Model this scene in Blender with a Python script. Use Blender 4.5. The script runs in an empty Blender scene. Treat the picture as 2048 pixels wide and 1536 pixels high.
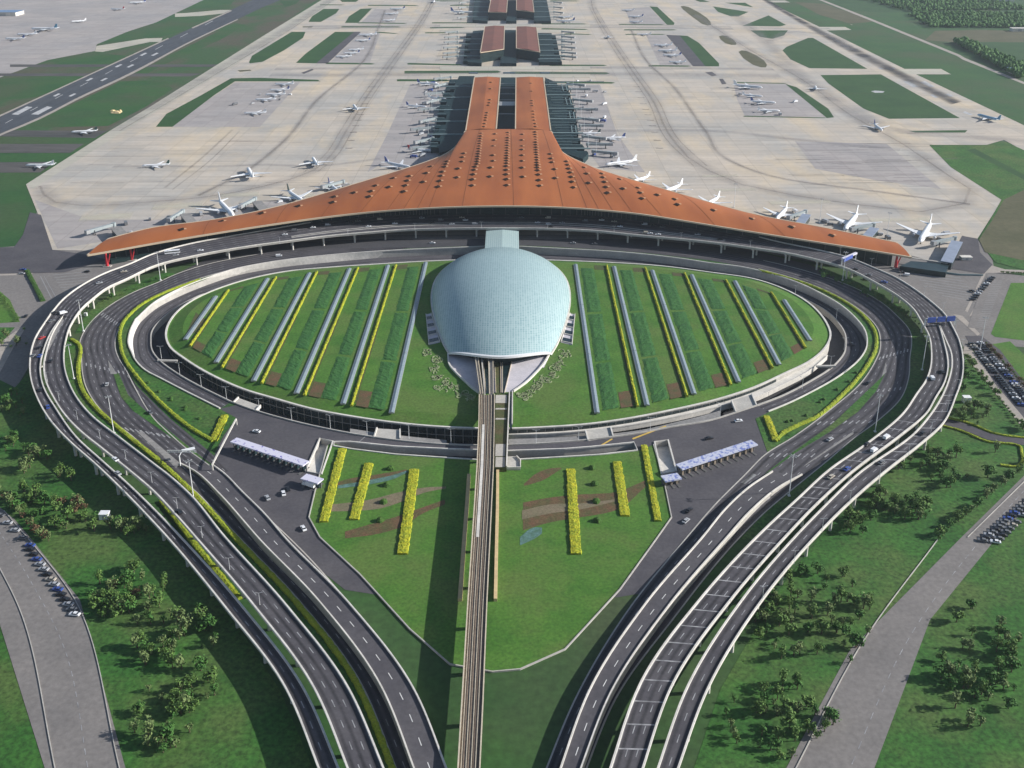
import bpy, bmesh, math, random
from mathutils import Vector, Matrix
from mathutils.geometry import tessellate_polygon
R = math.radians
sc = bpy.context.scene
C = sc.collection

# ---------------------------------------------------------------- camera, sky, sun, exposure
PITCH = 20.92; F = 2040.0; CX = 1024.0; CY = 540.0; CAMH = 336.0
cam_d = bpy.data.cameras.new('camera'); cam = bpy.data.objects.new('camera', cam_d); C.objects.link(cam)
cam.location = (0, 0, CAMH); cam.rotation_euler = (R(90 - PITCH), 0, 0)
cam_d.sensor_fit = 'HORIZONTAL'; cam_d.sensor_width = 36.0; cam_d.lens = F / 2048 * 36.0
cam_d.shift_y = -(768 - CY) / 2048.0; cam_d.clip_start = 1; cam_d.clip_end = 60000
sc.camera = cam
SUN_EL = 24.5; SUN_AZ = 86.0       # degrees; azimuth clockwise from +Y
w = bpy.data.worlds.new('World'); sc.world = w; w.use_nodes = True
nt = w.node_tree; bg = nt.nodes['Background']
sky = nt.nodes.new('ShaderNodeTexSky'); sky.sky_type = 'NISHITA'; sky.sun_disc = False
sky.sun_elevation = R(SUN_EL); sky.sun_rotation = R(SUN_AZ)
nt.links.new(sky.outputs[0], bg.inputs[0]); bg.inputs[1].default_value = 0.085
sd = bpy.data.lights.new('sun', 'SUN'); sun = bpy.data.objects.new('sun', sd); C.objects.link(sun)
sd.energy = 5.0; sd.angle = R(0.5); sd.color = (1.0, 0.965, 0.915)
e, a = R(SUN_EL), R(SUN_AZ)
sv = Vector((math.cos(e) * math.sin(a), math.cos(e) * math.cos(a), math.sin(e)))
sun.rotation_euler = (-sv).to_track_quat('-Z', 'Y').to_euler(); sun.location = (0, 0, 900)
sc.view_settings.view_transform = 'Standard'; sc.view_settings.look = 'None'
sc.view_settings.exposure = 0.50; sc.view_settings.gamma = 1
sc.render.engine = 'CYCLES'; sc.cycles.max_bounces = 5; sc.cycles.volume_bounces = 0
random.seed(7)

# ---------------------------------------------------------------- geometry helpers
_cp, _sp = math.cos(R(PITCH)), math.sin(R(PITCH))
def at(px, py, z=0.0):                       # a traced point of the photograph, put on the level z where it stands
    a = (px - CX) / F; b = (CY - py) / F
    dx, dy, dz = a, _cp + b * _sp, -_sp + b * _cp
    t = (z - CAMH) / dz
    return Vector((dx * t, dy * t, z))
def proj(v):
    x, y, z = v[0], v[1], v[2] - CAMH
    d = y * _cp - z * _sp; u = y * _sp + z * _cp
    return (CX + F * x / d, CY - F * u / d)
def P(pts, z=0.0):                            # list of (px,py) or (px,py,z) or (px,py,zproj,zset)
    out = []
    for p in pts:
        if len(p) == 2: out.append(at(p[0], p[1], z))
        elif len(p) == 3: out.append(at(p[0], p[1], p[2]))
        else:
            q = at(p[0], p[1], p[2]); out.append(Vector((q.x, q.y, p[3])))
    return out
def curve(pts, n=None, step=6.0, closed=False):    # Catmull-Rom through world points, even spacing
    if closed: q = [pts[-1]] + list(pts) + [pts[0], pts[1]]
    else: q = [pts[0] * 2 - pts[1]] + list(pts) + [pts[-1] * 2 - pts[-2]]
    dense = []
    for i in range(1, len(q) - 2):
        p0, p1, p2, p3 = q[i-1], q[i], q[i+1], q[i+2]
        d1 = max((p2 - p1).length, 1e-3); d0 = max((p1 - p0).length, 1e-3); d2 = max((p3 - p2).length, 1e-3)
        m1 = ((p2 - p1) / d1 * d0 + (p1 - p0) / d0 * d1) / (d0 + d1) * d1
        m2 = ((p3 - p2) / d2 * d1 + (p2 - p1) / d1 * d2) / (d1 + d2) * d1
        k = 16
        for j in range(k):
            t = j / k; t2 = t*t; t3 = t2*t
            dense.append(p1*(2*t3-3*t2+1) + m1*(t3-2*t2+t) + p2*(-2*t3+3*t2) + m2*(t3-t2))
    dense.append(q[-2].copy())
    L = [0.0]
    for i in range(1, len(dense)): L.append(L[-1] + (dense[i] - dense[i-1]).length)
    if n is None: n = max(2, int(L[-1] / step) + 1)
    out = []; j = 0
    for i in range(n):
        s = L[-1] * i / (n - 1)
        while j < len(L) - 2 and L[j+1] < s: j += 1
        t = (s - L[j]) / max(L[j+1] - L[j], 1e-9)
        out.append(dense[j].lerp(dense[j+1], min(max(t, 0), 1)))
    if closed: out = out[:-1]
    return out
def length(c): return sum((c[i] - c[i-1]).length for i in range(1, len(c)))

class MB:                                     # collects geometry for ONE mesh object
    def __init__(s): s.v = []; s.f = []; s.m = []; s.uv = {}
    def add(s, vs, fs, mi=0):
        o = len(s.v); s.v += [tuple(x) for x in vs]
        for f in fs: s.f.append(tuple(i + o for i in f)); s.m.append(mi)
        return o
    def box(s, c, sx, sy, sz, rz=0.0, mi=0, taper=1.0):      # c = centre of the base
        cr, sr = math.cos(rz), math.sin(rz); vs = []
        for k, tz in ((0, 1.0), (1, taper)):
            for (x, y) in ((-1,-1),(1,-1),(1,1),(-1,1)):
                X, Y = x*sx/2*tz, y*sy/2*tz
                vs.append((c[0] + X*cr - Y*sr, c[1] + X*sr + Y*cr, c[2] + k*sz))
        s.add(vs, [(3,2,1,0),(4,5,6,7),(0,1,5,4),(1,2,6,5),(2,3,7,6),(3,0,4,7)], mi)
    def bar(s, a, b, w, h=None, mi=0):
        a, b = Vector(a), Vector(b); h = h or w; d = (b - a)
        if d.length < 1e-6: return
        d.normalize(); up = Vector((0,0,1)) if abs(d.z) < .95 else Vector((0,1,0))
        x = d.cross(up).normalized(); y = x.cross(d)
        vs = [p + x*(i*w/2) + y*(j*h/2) for p in (a, b) for i, j in ((-1,-1),(1,-1),(1,1),(-1,1))]
        s.add(vs, [(3,2,1,0),(4,5,6,7),(0,1,5,4),(1,2,6,5),(2,3,7,6),(3,0,4,7)], mi)
    def tube(s, a, b, r0, r1=None, n=8, mi=0, cap=True):
        a, b = Vector(a), Vector(b); r1 = r0 if r1 is None else r1; d = (b - a).normalized()
        up = Vector((0,0,1)) if abs(d.z) < .95 else Vector((0,1,0)); x = d.cross(up).normalized(); y = x.cross(d)
        vs = []
        for p, r in ((a, r0), (b, r1)):
            for i in range(n):
                t = 2*math.pi*i/n; vs.append(p + x*(r*math.cos(t)) + y*(r*math.sin(t)))
        fs = [(i, (i+1) % n, n + (i+1) % n, n + i) for i in range(n)]
        if cap: fs += [tuple(range(n))[::-1], tuple(range(n, 2*n))]
        s.add(vs, fs, mi)
    def strip(s, A, B, mi=0, uv=False):       # quads between two polylines
        n = len(A); o = s.add(list(A) + list(B), [(i, i+1, n+i+1, n+i) for i in range(n-1)], mi)
        if uv:
            l = 0.0
            for i in range(n):
                if i: l += (A[i] - A[i-1]).length
                s.uv[o+i] = (0.0, l); s.uv[o+n+i] = (1.0, l)
    def wall(s, L, h, th, mi=0, z0=0.0, zabs=None, closed=False):   # thin wall standing along a polyline
        n = len(L); A = []; B = []
        for i in range(n):
            if closed: d = L[(i+1) % n] - L[i-1]
            else: d = L[min(i+1, n-1)] - L[max(i-1, 0)]
            d = Vector((d.x, d.y, 0))
            d = d.normalized() if d.length > 1e-6 else Vector((1,0,0))
            nn = Vector((-d.y, d.x, 0)) * th / 2
            A.append(L[i] + nn); B.append(L[i] - nn)
        if closed: A.append(A[0]); B.append(B[0]); 
        m = len(A); zt = lambda p: Vector((p.x, p.y, p.z + z0 + h))
        zb = lambda p: Vector((p.x, p.y, (p.z + z0) if zabs is None else zabs))
        vs = [zb(p) for p in A] + [zt(p) for p in A] + [zt(p) for p in B] + [zb(p) for p in B]
        fs = []
        for i in range(m-1):
            for k in range(3): fs.append((k*m+i, k*m+i+1, (k+1)*m+i+1, (k+1)*m+i))
        if not closed: fs += [(0, m, 2*m, 3*m), (m-1, 4*m-1, 3*m-1, 2*m-1)]
        s.add(vs, fs, mi)
    def poly(s, pts, mi=0, holes=()):
        loops = [[Vector((p.x, p.y, 0)) for p in pts]] + [[Vector((p.x, p.y, 0)) for p in h] for h in holes]
        al = list(pts) + [p for h in holes for p in h]
        tr = tessellate_polygon(loops); fs = []
        for t in tr:
            a, b, c = [al[i] for i in t]
            cr = (b.x-a.x)*(c.y-a.y) - (b.y-a.y)*(c.x-a.x)
            if abs(cr) < 1e-9: continue
            fs.append(t if cr > 0 else t[::-1])
        s.add(al, fs, mi)
    def prism(s, pts, z0, z1, mi=0, mtop=None):
        top = [Vector((p.x, p.y, z1)) for p in pts]; s.poly(top, mi if mtop is None else mtop)
        n = len(pts); ar = sum(pts[i-1].x*pts[i].y - pts[i].x*pts[i-1].y for i in range(n))
        vs = [(p.x, p.y, z0) for p in pts] + [(p.x, p.y, z1) for p in pts]
        fs = [(i, (i+1) % n, n+(i+1) % n, n+i) for i in range(n)]
        if ar < 0: fs = [f[::-1] for f in fs]
        s.add(vs, fs, mi)
    def build(s, name, mats, parent=None, smooth=False, local=False):
        me = bpy.data.meshes.new(name)
        vs = s.v
        if parent is not None and not local:
            l = root_loc(parent); vs = [(x-l.x, y-l.y, z-l.z) for x, y, z in vs]
        me.from_pydata(vs, [], s.f); me.validate(verbose=False)
        if not isinstance(mats, (list, tuple)): mats = [mats]
        for m in mats: me.materials.append(m)
        if len(mats) > 1 and len(me.polygons) == len(s.m): me.polygons.foreach_set('material_index', s.m)
        if smooth: me.polygons.foreach_set('use_smooth', [True]*len(me.polygons))
        if s.uv:
            ul = me.uv_layers.new(name='UVMap')
            for lp in me.loops: ul.data[lp.index].uv = s.uv.get(lp.vertex_index, (0.5, 0))
        me.update()
        o = bpy.data.objects.new(name, me); C.objects.link(o)
        if parent is not None: o.parent = parent
        return o
def root_loc(o):
    l = Vector(o.location)
    while o.parent: o = o.parent; l += Vector(o.location)
    return l
def tag(o, label=None, cat=None, group=None, kind=None):
    if label: o['label'] = label
    if cat: o['category'] = cat
    if group: o['group'] = group
    if kind: o['kind'] = kind
    return o
def thing(name, label, cat, loc=(0,0,0), group=None):
    o = bpy.data.objects.new(name, None); C.objects.link(o); o.location = loc; o.empty_display_size = 2
    return tag(o, label, cat, group)
def struct(name, mb, m, kind='structure', label=None, cat=None, smooth=False):
    return tag(mb.build(name, m, smooth=smooth), label, cat, None, kind)
CH = {}
def dup(root, loc, rz=None, label=None, group=None, scale=None):
    kids = CH.get(root.name)
    if kids is None: kids = CH[root.name] = [(c, list(c.children)) for c in root.children]
    r = root.copy(); C.objects.link(r); r.location = loc
    if rz is not None: r.rotation_euler = (0, 0, rz)
    if scale is not None: r.scale = scale if hasattr(scale, '__len__') else (scale,)*3
    if label: r['label'] = label
    if group: r['group'] = group
    for c, gk in kids:
        k = c.copy(); C.objects.link(k); k.parent = r
        for g in gk:
            d = g.copy(); C.objects.link(d); d.parent = k
    return r

# ---------------------------------------------------------------- materials
M = {}
def mat(name, col, rough=0.9, col2=None, scale=0.05, detail=6, metal=0.0, spec=0.3, lo=.35, hi=.65, fine=None, space='pos', bump=0.0, col3=None, scale3=0.01, stretch=None):
    m = bpy.data.materials.new(name); m.use_nodes = True; t = m.node_tree; N = t.nodes; L = t.links
    b = N['Principled BSDF']; b.inputs['Roughness'].default_value = rough; b.inputs['Metallic'].default_value = metal
    b.inputs['Specular IOR Level'].default_value = spec
    c1 = tuple(col) + (1,)
    if space == 'pos': src = N.new('ShaderNodeNewGeometry').outputs['Position']
    else: src = N.new('ShaderNodeTexCoord').outputs['Object']
    if stretch:
        mp = N.new('ShaderNodeMapping'); mp.inputs['Scale'].default_value = stretch; L.new(src, mp.inputs[0]); src = mp.outputs[0]
    out = None
    def noise(sc_, det, l, h):
        n = N.new('ShaderNodeTexNoise'); n.inputs['Scale'].default_value = sc_; n.inputs['Detail'].default_value = det
        n.inputs['Roughness'].default_value = .6
        L.new(src, n.inputs['Vector']); r = N.new('ShaderNodeMapRange'); r.inputs[1].default_value = l; r.inputs[2].default_value = h
        L.new(n.outputs[0], r.inputs[0]); return r.outputs[0]
    def mix(f, a, c):
        x = N.new('ShaderNodeMix'); x.data_type = 'RGBA'; L.new(f, x.inputs[0])
        for i, q in ((6, a), (7, c)):
            if isinstance(q, tuple): x.inputs[i].default_value = q
            else: L.new(q, x.inputs[i])
        return x.outputs[2]
    out = c1
    if col2: out = mix(noise(scale, detail, lo, hi), c1, tuple(col2) + (1,))
    if col3: out = mix(noise(scale3, 5, .45, .62), out, tuple(col3) + (1,))
    if fine:
        f = noise(fine[0], 3, .3, .7); x = N.new('ShaderNodeMapRange'); x.inputs[3].default_value = 1 - fine[1]; x.inputs[4].default_value = 1 + fine[1]
        L.new(f, x.inputs[0]); v = N.new('ShaderNodeVectorMath'); v.operation = 'SCALE'
        if isinstance(out, tuple): v.inputs[0].default_value = out[:3]
        else: L.new(out, v.inputs[0])
        L.new(x.outputs[0], v.inputs['Scale']); out = v.outputs[0]
    if isinstance(out, tuple): b.inputs['Base Color'].default_value = out
    else: L.new(out, b.inputs['Base Color'])
    if bump:
        n = N.new('ShaderNodeTexNoise'); n.inputs['Scale'].default_value = 0.8; n.inputs['Detail'].default_value = 4; L.new(src, n.inputs['Vector'])
        bp = N.new('ShaderNodeBump'); bp.inputs['Strength'].default_value = bump; bp.inputs['Distance'].default_value = 1.0
        L.new(n.outputs[0], bp.inputs['Height']); L.new(bp.outputs[0], b.inputs['Normal'])
    M[name] = m; return m
mat('sand', (.62,.48,.26), col2=(.50,.38,.22), scale=.3)
mat('pier_green', (.22,.30,.31), col2=(.17,.24,.25), scale=.2)
mat('ground', (.022,.074,.018), col2=(.036,.100,.022), scale=.012, col3=(.052,.078,.032), scale3=.0035, fine=(.25,.22))
mat('grass', (.022,.088,.014), col2=(.040,.128,.020), scale=.035, fine=(.45,.5), col3=(.066,.116,.028), scale3=.018)
mat('grass_air', (.020,.078,.020), col2=(.032,.096,.022), scale=.014, col3=(.046,.080,.030), scale3=.006, fine=(.2,.15))
mat('grass_isl', (.018,.064,.016), col2=(.028,.082,.020), scale=.02, fine=(.2,.12))
mat('grass_dry', (.105,.100,.055), col2=(.075,.078,.038), scale=.02, fine=(.2,.15))
mat('grass_mix', (.036,.088,.028), col2=(.080,.074,.048), scale=.009, lo=.42, hi=.6, fine=(.2,.15), stretch=(1,.45,1))
mat('lawn', (.044,.132,.016), col2=(.074,.172,.024), scale=.05, fine=(.6,.26), col3=(.086,.150,.030), scale3=.022)
mat('lawn_dark', (.026,.100,.024), col2=(.040,.130,.028), scale=.09, fine=(.9,.35), bump=.3)
mat('hedge_green', (.030,.085,.012), col2=(.050,.110,.016), scale=.2, fine=(1.2,.35), bump=.8)
mat('hedge_yellow', (.40,.38,.018), col2=(.22,.27,.016), scale=.45, fine=(1.3,.4), bump=.8)
mat('hedge_lime', (.20,.27,.020), col2=(.27,.31,.018), scale=.25, fine=(1.2,.3), bump=.8)
mat('soil', (.13,.072,.040), col2=(.075,.080,.030), scale=.15, fine=(1.0,.3))
mat('soil_dark', (.090,.075,.035), col2=(.055,.085,.025), scale=.12, fine=(1.0,.3))
mat('soil_grey', (.19,.15,.10), col2=(.14,.13,.075), scale=.12, fine=(1.0,.25))
mat('flower_blue', (.10,.19,.18), col2=(.06,.13,.09), scale=.3, fine=(1.0,.3))
mat('asphalt', (.066,.063,.073), col2=(.092,.087,.095), scale=.04, fine=(.5,.14), rough=.85)
mat('asphalt_dark', (.050,.050,.056), col2=(.066,.065,.070), scale=.03, fine=(.5,.18), rough=.8)
mat('asphalt_light', (.165,.155,.150), col2=(.205,.190,.180), scale=.03, fine=(.4,.15))
mat('runway', (.050,.058,.072), col2=(.070,.078,.090), scale=.008, fine=(.1,.2), stretch=(1,.15,1))
mat('taxi_dark', (.052,.055,.055), col2=(.090,.085,.082), scale=.010, fine=(.1,.2), stretch=(.2,1,1))
mat('concrete', (.46,.44,.40), col2=(.36,.345,.32), scale=.08, fine=(.7,.12))
mat('concrete_white', (.66,.63,.58), col2=(.52,.50,.46), scale=.12, fine=(.7,.1))
mat('concrete_dark', (.13,.13,.13), col2=(.085,.088,.09), scale=.06, fine=(.5,.2))
mat('concrete_grey', (.27,.26,.25), col2=(.21,.205,.20), scale=.05, fine=(.5,.18))
mat('paving', (.38,.34,.30), col2=(.30,.27,.24), scale=.06, fine=(.6,.15))
mat('terrace', (.56,.53,.56), col2=(.48,.46,.49), scale=.12, fine=(.8,.08))
mat('paint_white', (.72,.72,.70), rough=.7, col2=(.55,.55,.54), scale=.5)
mat('lane_paint', (.40,.40,.41), rough=.8, col2=(.17,.17,.18), scale=.25)
mat('hall_dark', (.016,.040,.046), rough=.7, spec=.15, col2=(.008,.020,.024), scale=.3)
mat('paint_faded', (.30,.30,.30), rough=.8, col2=(.22,.22,.22), scale=.4)
mat('paint_yellow', (.62,.42,.08), rough=.7, col2=(.5,.34,.08), scale=.4)
mat('metal_white', (.74,.75,.76), rough=.4, space='obj', fine=(.6,.06), spec=.5)
mat('metal_grey', (.36,.37,.38), rough=.45, metal=.3, space='obj', fine=(.6,.1))
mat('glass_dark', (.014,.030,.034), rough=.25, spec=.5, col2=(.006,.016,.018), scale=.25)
mat('facade_glass', (.008,.018,.020), rough=.3, spec=.35, col2=(.020,.040,.040), scale=.12, stretch=(1,1,3))
mat('red_paint', (.50,.035,.045), rough=.5, space='obj', fine=(.5,.1))
mat('trunk', (.10,.075,.05), space='obj', fine=(2,.2))
mat('leaf_a', (.036,.110,.020), col2=(.062,.155,.028), scale=.6, space='obj', rough=.8)
mat('leaf_b', (.064,.135,.028), col2=(.110,.190,.042), scale=.6, space='obj', rough=.8)
mat('leaf_c', (.095,.150,.050), col2=(.150,.200,.070), scale=.6, space='obj', rough=.8)
mat('leaf_red', (.105,.070,.035), col2=(.15,.09,.045), scale=.6, space='obj', rough=.8)
mat('tyre', (.02,.02,.02))
mat('canopy_white', (.62,.61,.70), rough=.5, fine=(.3,.06))
mat('blue_paint', (.07,.12,.42), rough=.5, space='obj', fine=(.5,.1))
mat('roof_blue', (.15,.24,.40), rough=.4)

def apron_mat(name, c1, c2, c3, grid):
    m = bpy.data.materials.new(name); m.use_nodes = True; t = m.node_tree; N = t.nodes; L = t.links
    b = N['Principled BSDF']; b.inputs['Roughness'].default_value = .9; b.inputs['Specular IOR Level'].default_value = .2
    g = N.new('ShaderNodeNewGeometry').outputs['Position']
    def mp(s):
        x = N.new('ShaderNodeMapping'); x.inputs['Scale'].default_value = s; L.new(g, x.inputs[0]); return x.outputs[0]
    def noise(src, s, d, l, h):
        n = N.new('ShaderNodeTexNoise'); n.inputs['Scale'].default_value = s; n.inputs['Detail'].default_value = d; n.inputs['Roughness'].default_value = .62
        L.new(src, n.inputs['Vector']); r = N.new('ShaderNodeMapRange'); r.inputs[1].default_value = l; r.inputs[2].default_value = h
        L.new(n.outputs[0], r.inputs[0]); return r.outputs[0]
    def mix(f, a, c, fac=1):
        x = N.new('ShaderNodeMix'); x.data_type = 'RGBA'
        L.new(f, x.inputs[0])
        for i, q in ((6, a), (7, c)):
            if isinstance(q, tuple): x.inputs[i].default_value = q + (1,)
            else: L.new(q, x.inputs[i])
        return x.outputs[2]
    o = mix(noise(g, .006, 6, .38, .62), c1, c2)
    o = mix(noise(mp((1,.35,1)), .013, 4, .50, .68), o, c3)
    # east-west streaks of slabs poured in rows, and slab-to-slab tone
    br = N.new('ShaderNodeTexBrick'); br.inputs['Scale'].default_value = 1.0
    br.inputs['Brick Width'].default_value = grid[0]; br.inputs['Row Height'].default_value = grid[1]; br.inputs['Mortar Size'].default_value = .35
    br.inputs['Color1'].default_value = (.90,.90,.90,1); br.inputs['Color2'].default_value = (1.08,1.07,1.06,1); br.inputs['Mortar'].default_value = (.72,.70,.68,1)
    br.offset = 0.0; L.new(g, br.inputs['Vector'])
    x = N.new('ShaderNodeMix'); x.data_type = 'RGBA'; x.blend_type = 'MULTIPLY'; x.inputs[0].default_value = .8
    L.new(o, x.inputs[6]); L.new(br.outputs[0], x.inputs[7]); o = x.outputs[2]
    st = noise(mp((.04,1,1)), .11, 3, .3, .7)
    y = N.new('ShaderNodeMapRange'); y.inputs[3].default_value = .90; y.inputs[4].default_value = 1.06; L.new(st, y.inputs[0])
    v = N.new('ShaderNodeVectorMath'); v.operation = 'SCALE'; L.new(o, v.inputs[0]); L.new(y.outputs[0], v.inputs['Scale'])
    st2 = noise(g, .12, 5, .3, .7)
    y2 = N.new('ShaderNodeMapRange'); y2.inputs[3].default_value = .93; y2.inputs[4].default_value = 1.05; L.new(st2, y2.inputs[0])
    v2 = N.new('ShaderNodeVectorMath'); v2.operation = 'SCALE'; L.new(v.outputs[0], v2.inputs[0]); L.new(y2.outputs[0], v2.inputs['Scale'])
    L.new(v2.outputs[0], b.inputs['Base Color']); M[name] = m
apron_mat('apron', (.51,.45,.38), (.40,.385,.36), (.55,.465,.35), (38, 26))
apron_mat('apron_grey', (.33,.315,.315), (.38,.35,.335), (.36,.33,.32), (30, 20))
apron_mat('apron_pale', (.46,.44,.37), (.42,.40,.35), (.48,.44,.36), (45, 30))

def stain_mat(name, col, strength, scale=.02):
    m = bpy.data.materials.new(name); m.use_nodes = True; t = m.node_tree; N = t.nodes; L = t.links
    b = N['Principled BSDF']; b.inputs['Base Color'].default_value = col + (1,); b.inputs['Roughness'].default_value = .9
    uv = N.new('ShaderNodeUVMap'); uv.uv_map = 'UVMap'; sp = N.new('ShaderNodeSeparateXYZ'); L.new(uv.outputs[0], sp.inputs[0])
    def ma(op, a, b2=None):
        n = N.new('ShaderNodeMath'); n.operation = op
        for i, q in enumerate((a, b2)):
            if q is None: continue
            if isinstance(q, (int, float)): n.inputs[i].default_value = q
            else: L.new(q, n.inputs[i])
        return n.outputs[0]
    s = ma('SINE', ma('MULTIPLY', sp.outputs[0], math.pi)); s = ma('POWER', s, 1.3)
    n = N.new('ShaderNodeTexNoise'); n.inputs['Scale'].default_value = scale; n.inputs['Detail'].default_value = 5
    L.new(N.new('ShaderNodeNewGeometry').outputs['Position'], n.inputs['Vector'])
    r = N.new('ShaderNodeMapRange'); r.inputs[1].default_value = .3; r.inputs[2].default_value = .65; r.inputs[3].default_value = .35; L.new(n.outputs[0], r.inputs[0])
    al = ma('MULTIPLY', ma('MULTIPLY', s, r.outputs[0]), strength)
    L.new(al, b.inputs['Alpha']); M[name] = m
stain_mat('stain_grey', (.29,.28,.285), .33)
stain_mat('stain_dark', (.13,.12,.115), .6)
stain_mat('stain_line', (.23,.20,.17), .32, .01)
stain_mat('stain_light', (.60,.57,.46), .65)
stain_mat('rubber', (.035,.035,.04), .9)
stain_mat('lane_wear', (.022,.022,.026), .55, .05)
mat('rail_bed', (.30,.245,.19), col2=(.22,.18,.14), scale=.25, fine=(.8,.25)); mat('rail_steel', (.16,.12,.09), rough=.6); mat('rail_edge', (.56,.49,.38), col2=(.46,.40,.31), scale=.3, fine=(.7,.1))

def panel_mat(name, c1, c2, rough, grid, line, uvname='UVMap', spec=.5, lw=.08, metal=0.0):
    m = bpy.data.materials.new(name); m.use_nodes = True; t = m.node_tree; N = t.nodes; L = t.links
    b = N['Principled BSDF']; b.inputs['Roughness'].default_value = rough; b.inputs['Specular IOR Level'].default_value = spec; b.inputs['Metallic'].default_value = metal
    uv = N.new('ShaderNodeUVMap'); uv.uv_map = uvname
    br = N.new('ShaderNodeTexBrick'); br.offset = 0; br.inputs['Scale'].default_value = 1
    br.inputs['Brick Width'].default_value = grid[0]; br.inputs['Row Height'].default_value = grid[1]; br.inputs['Mortar Size'].default_value = lw
    br.inputs['Color1'].default_value = c1 + (1,); br.inputs['Color2'].default_value = c2 + (1,); br.inputs['Mortar'].default_value = line + (1,)
    L.new(uv.outputs[0], br.inputs['Vector']); L.new(br.outputs[0], b.inputs['Base Color']); M[name] = m; return m
panel_mat('dome_glass', (.20,.32,.34), (.29,.41,.42), .34, (1.9, 2.6), (.40,.50,.51), lw=.22, spec=.6)
panel_mat('corridor_glass', (.30,.42,.42), (.34,.46,.45), .4, (2.0, 3.0), (.52,.62,.60), lw=.2)
panel_mat('skylight_glass', (.17,.22,.255), (.21,.26,.29), .4, (1.6, 3.2), (.30,.35,.37), lw=.12, spec=.3)

def roof_mat():
    m = bpy.data.materials.new('terminal_roof'); m.use_nodes = True; t = m.node_tree; N = t.nodes; L = t.links
    b = N['Principled BSDF']; b.inputs['Roughness'].default_value = .55; b.inputs['Specular IOR Level'].default_value = .3
    g = N.new('ShaderNodeNewGeometry').outputs['Position']
    mp = N.new('ShaderNodeMapping'); mp.inputs['Scale'].default_value = (1,.12,1); L.new(g, mp.inputs[0])
    n = N.new('ShaderNodeTexNoise'); n.inputs['Scale'].default_value = .05; n.inputs['Detail'].default_value = 4; L.new(mp.outputs[0], n.inputs[0])
    r = N.new('ShaderNodeValToRGB'); r.color_ramp.elements[0].position = .3; r.color_ramp.elements[0].color = (.30,.086,.022,1)
    r.color_ramp.elements[1].position = .7; r.color_ramp.elements[1].color = (.40,.126,.032,1); L.new(n.outputs[0], r.inputs[0])
    n2 = N.new('ShaderNodeTexNoise'); n2.inputs['Scale'].default_value = .012; n2.inputs['Detail'].default_value = 4; L.new(g, n2.inputs[0])
    r2 = N.new('ShaderNodeMapRange'); r2.inputs[1].default_value = .3; r2.inputs[2].default_value = .7; r2.inputs[3].default_value = .86; r2.inputs[4].default_value = 1.1
    L.new(n2.outputs[0], r2.inputs[0]); v = N.new('ShaderNodeVectorMath'); v.operation = 'SCALE'
    L.new(r.outputs[0], v.inputs[0]); L.new(r2.outputs[0], v.inputs['Scale']); L.new(v.outputs[0], b.inputs['Base Color']); M['roof'] = m
roof_mat()
mat('roof_far', (.20,.080,.060), col2=(.16,.07,.055), scale=.03, rough=.8)
mat('roof_edge', (.52,.42,.30), rough=.5)
# ---------------------------------------------------------------- ground with its sunken pits
H1 = [(271,640),(316,601),(355,580.6),(420,554.6),(465,540),(530,527),(660,511),(764,503),(916,496),(1000,493),(1096,497),(1274,508),(1375,520),(1420,527),(1485,535),(1550,551),(1600,568),(1638,586),(1684,613),(1712,638),(1729,660),(1734.5,682),(1733,696),(1721.5,716.5),(1690,745),(1625,784),(1560,815),(1537,824),
      (1514,812),(1472,826),(1420,842),(1331,857),(1297,864),(1225,875),(1129,885),(1015,891),(955,892),(893,890),(752,876),(655,859),(577,841),(512,822.5),(461,804),(440,818),(422,809),(370,783),(318,756),(294.7,744),(279,731),(268.6,717),(263.4,705),(257.6,692),(259.5,666)]
NS = 28                                     # first NS points: north rim, the rest: south rim
h1n = curve(P(H1[:28]), step=7); h1s = curve(P(H1[28:43]), step=7); h1w = curve(P([H1[43]] + H1[44:] + [H1[0]]), step=6)
h1 = h1n + h1s + h1w[:-1]
h2 = P([(668,885),(700,884.6),(791,894),(893,899),(955,901),(1016,903),(1129,899),(1180,895),(1268,886),(1275,902),(1200,910.5),(1130,915),(1041,920),(955,921),(895,917),(791,910),(705,899.5),(668,893)][::-1])
h3 = P([(640,878),(666,884),(643,950),(611,944)]); h4 = P([(1309,885),(1336,881),(1353,944),(1323,950)])
big = [Vector((-14000,-300,0)), Vector((14000,-300,0)), Vector((14000,16000,0)), Vector((-14000,16000,0))]
g = MB(); g.poly(big, holes=(h1, h2, h3, h4)); struct('ground', g, M['ground'])

def sheet(name, pts, m, z=.06, kind='structure', smoothed=False, holes=()):
    w_ = P(pts, 0.0)
    if smoothed: w_ = curve(w_, step=5, closed=True)
    for p in w_: p.z = z
    b = MB(); b.poly(w_, holes=holes); return struct(name, b, M[m] if isinstance(m, str) else m, kind)
def multi(name, polys, m, z=.12, smoothed=False):       # several patches of one surface of the ground
    b = MB()
    for pts in polys:
        w_ = P(pts, 0.0)
        if smoothed and len(w_) > 4: w_ = curve(w_, step=8, closed=True)
        for p in w_: p.z = z
        b.poly(w_)
    return struct(name, b, M[m])
def ribb(name, A, B, m, z=0.0, lift=.18, n=60, uv=False, zz=None):
    a_ = curve(P(A, z), n=n); b_ = curve(P(B, z), n=n)
    for p in a_ + b_: p.z += lift
    b = MB(); b.strip(a_, b_, uv=uv); return a_, b_, b

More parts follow.
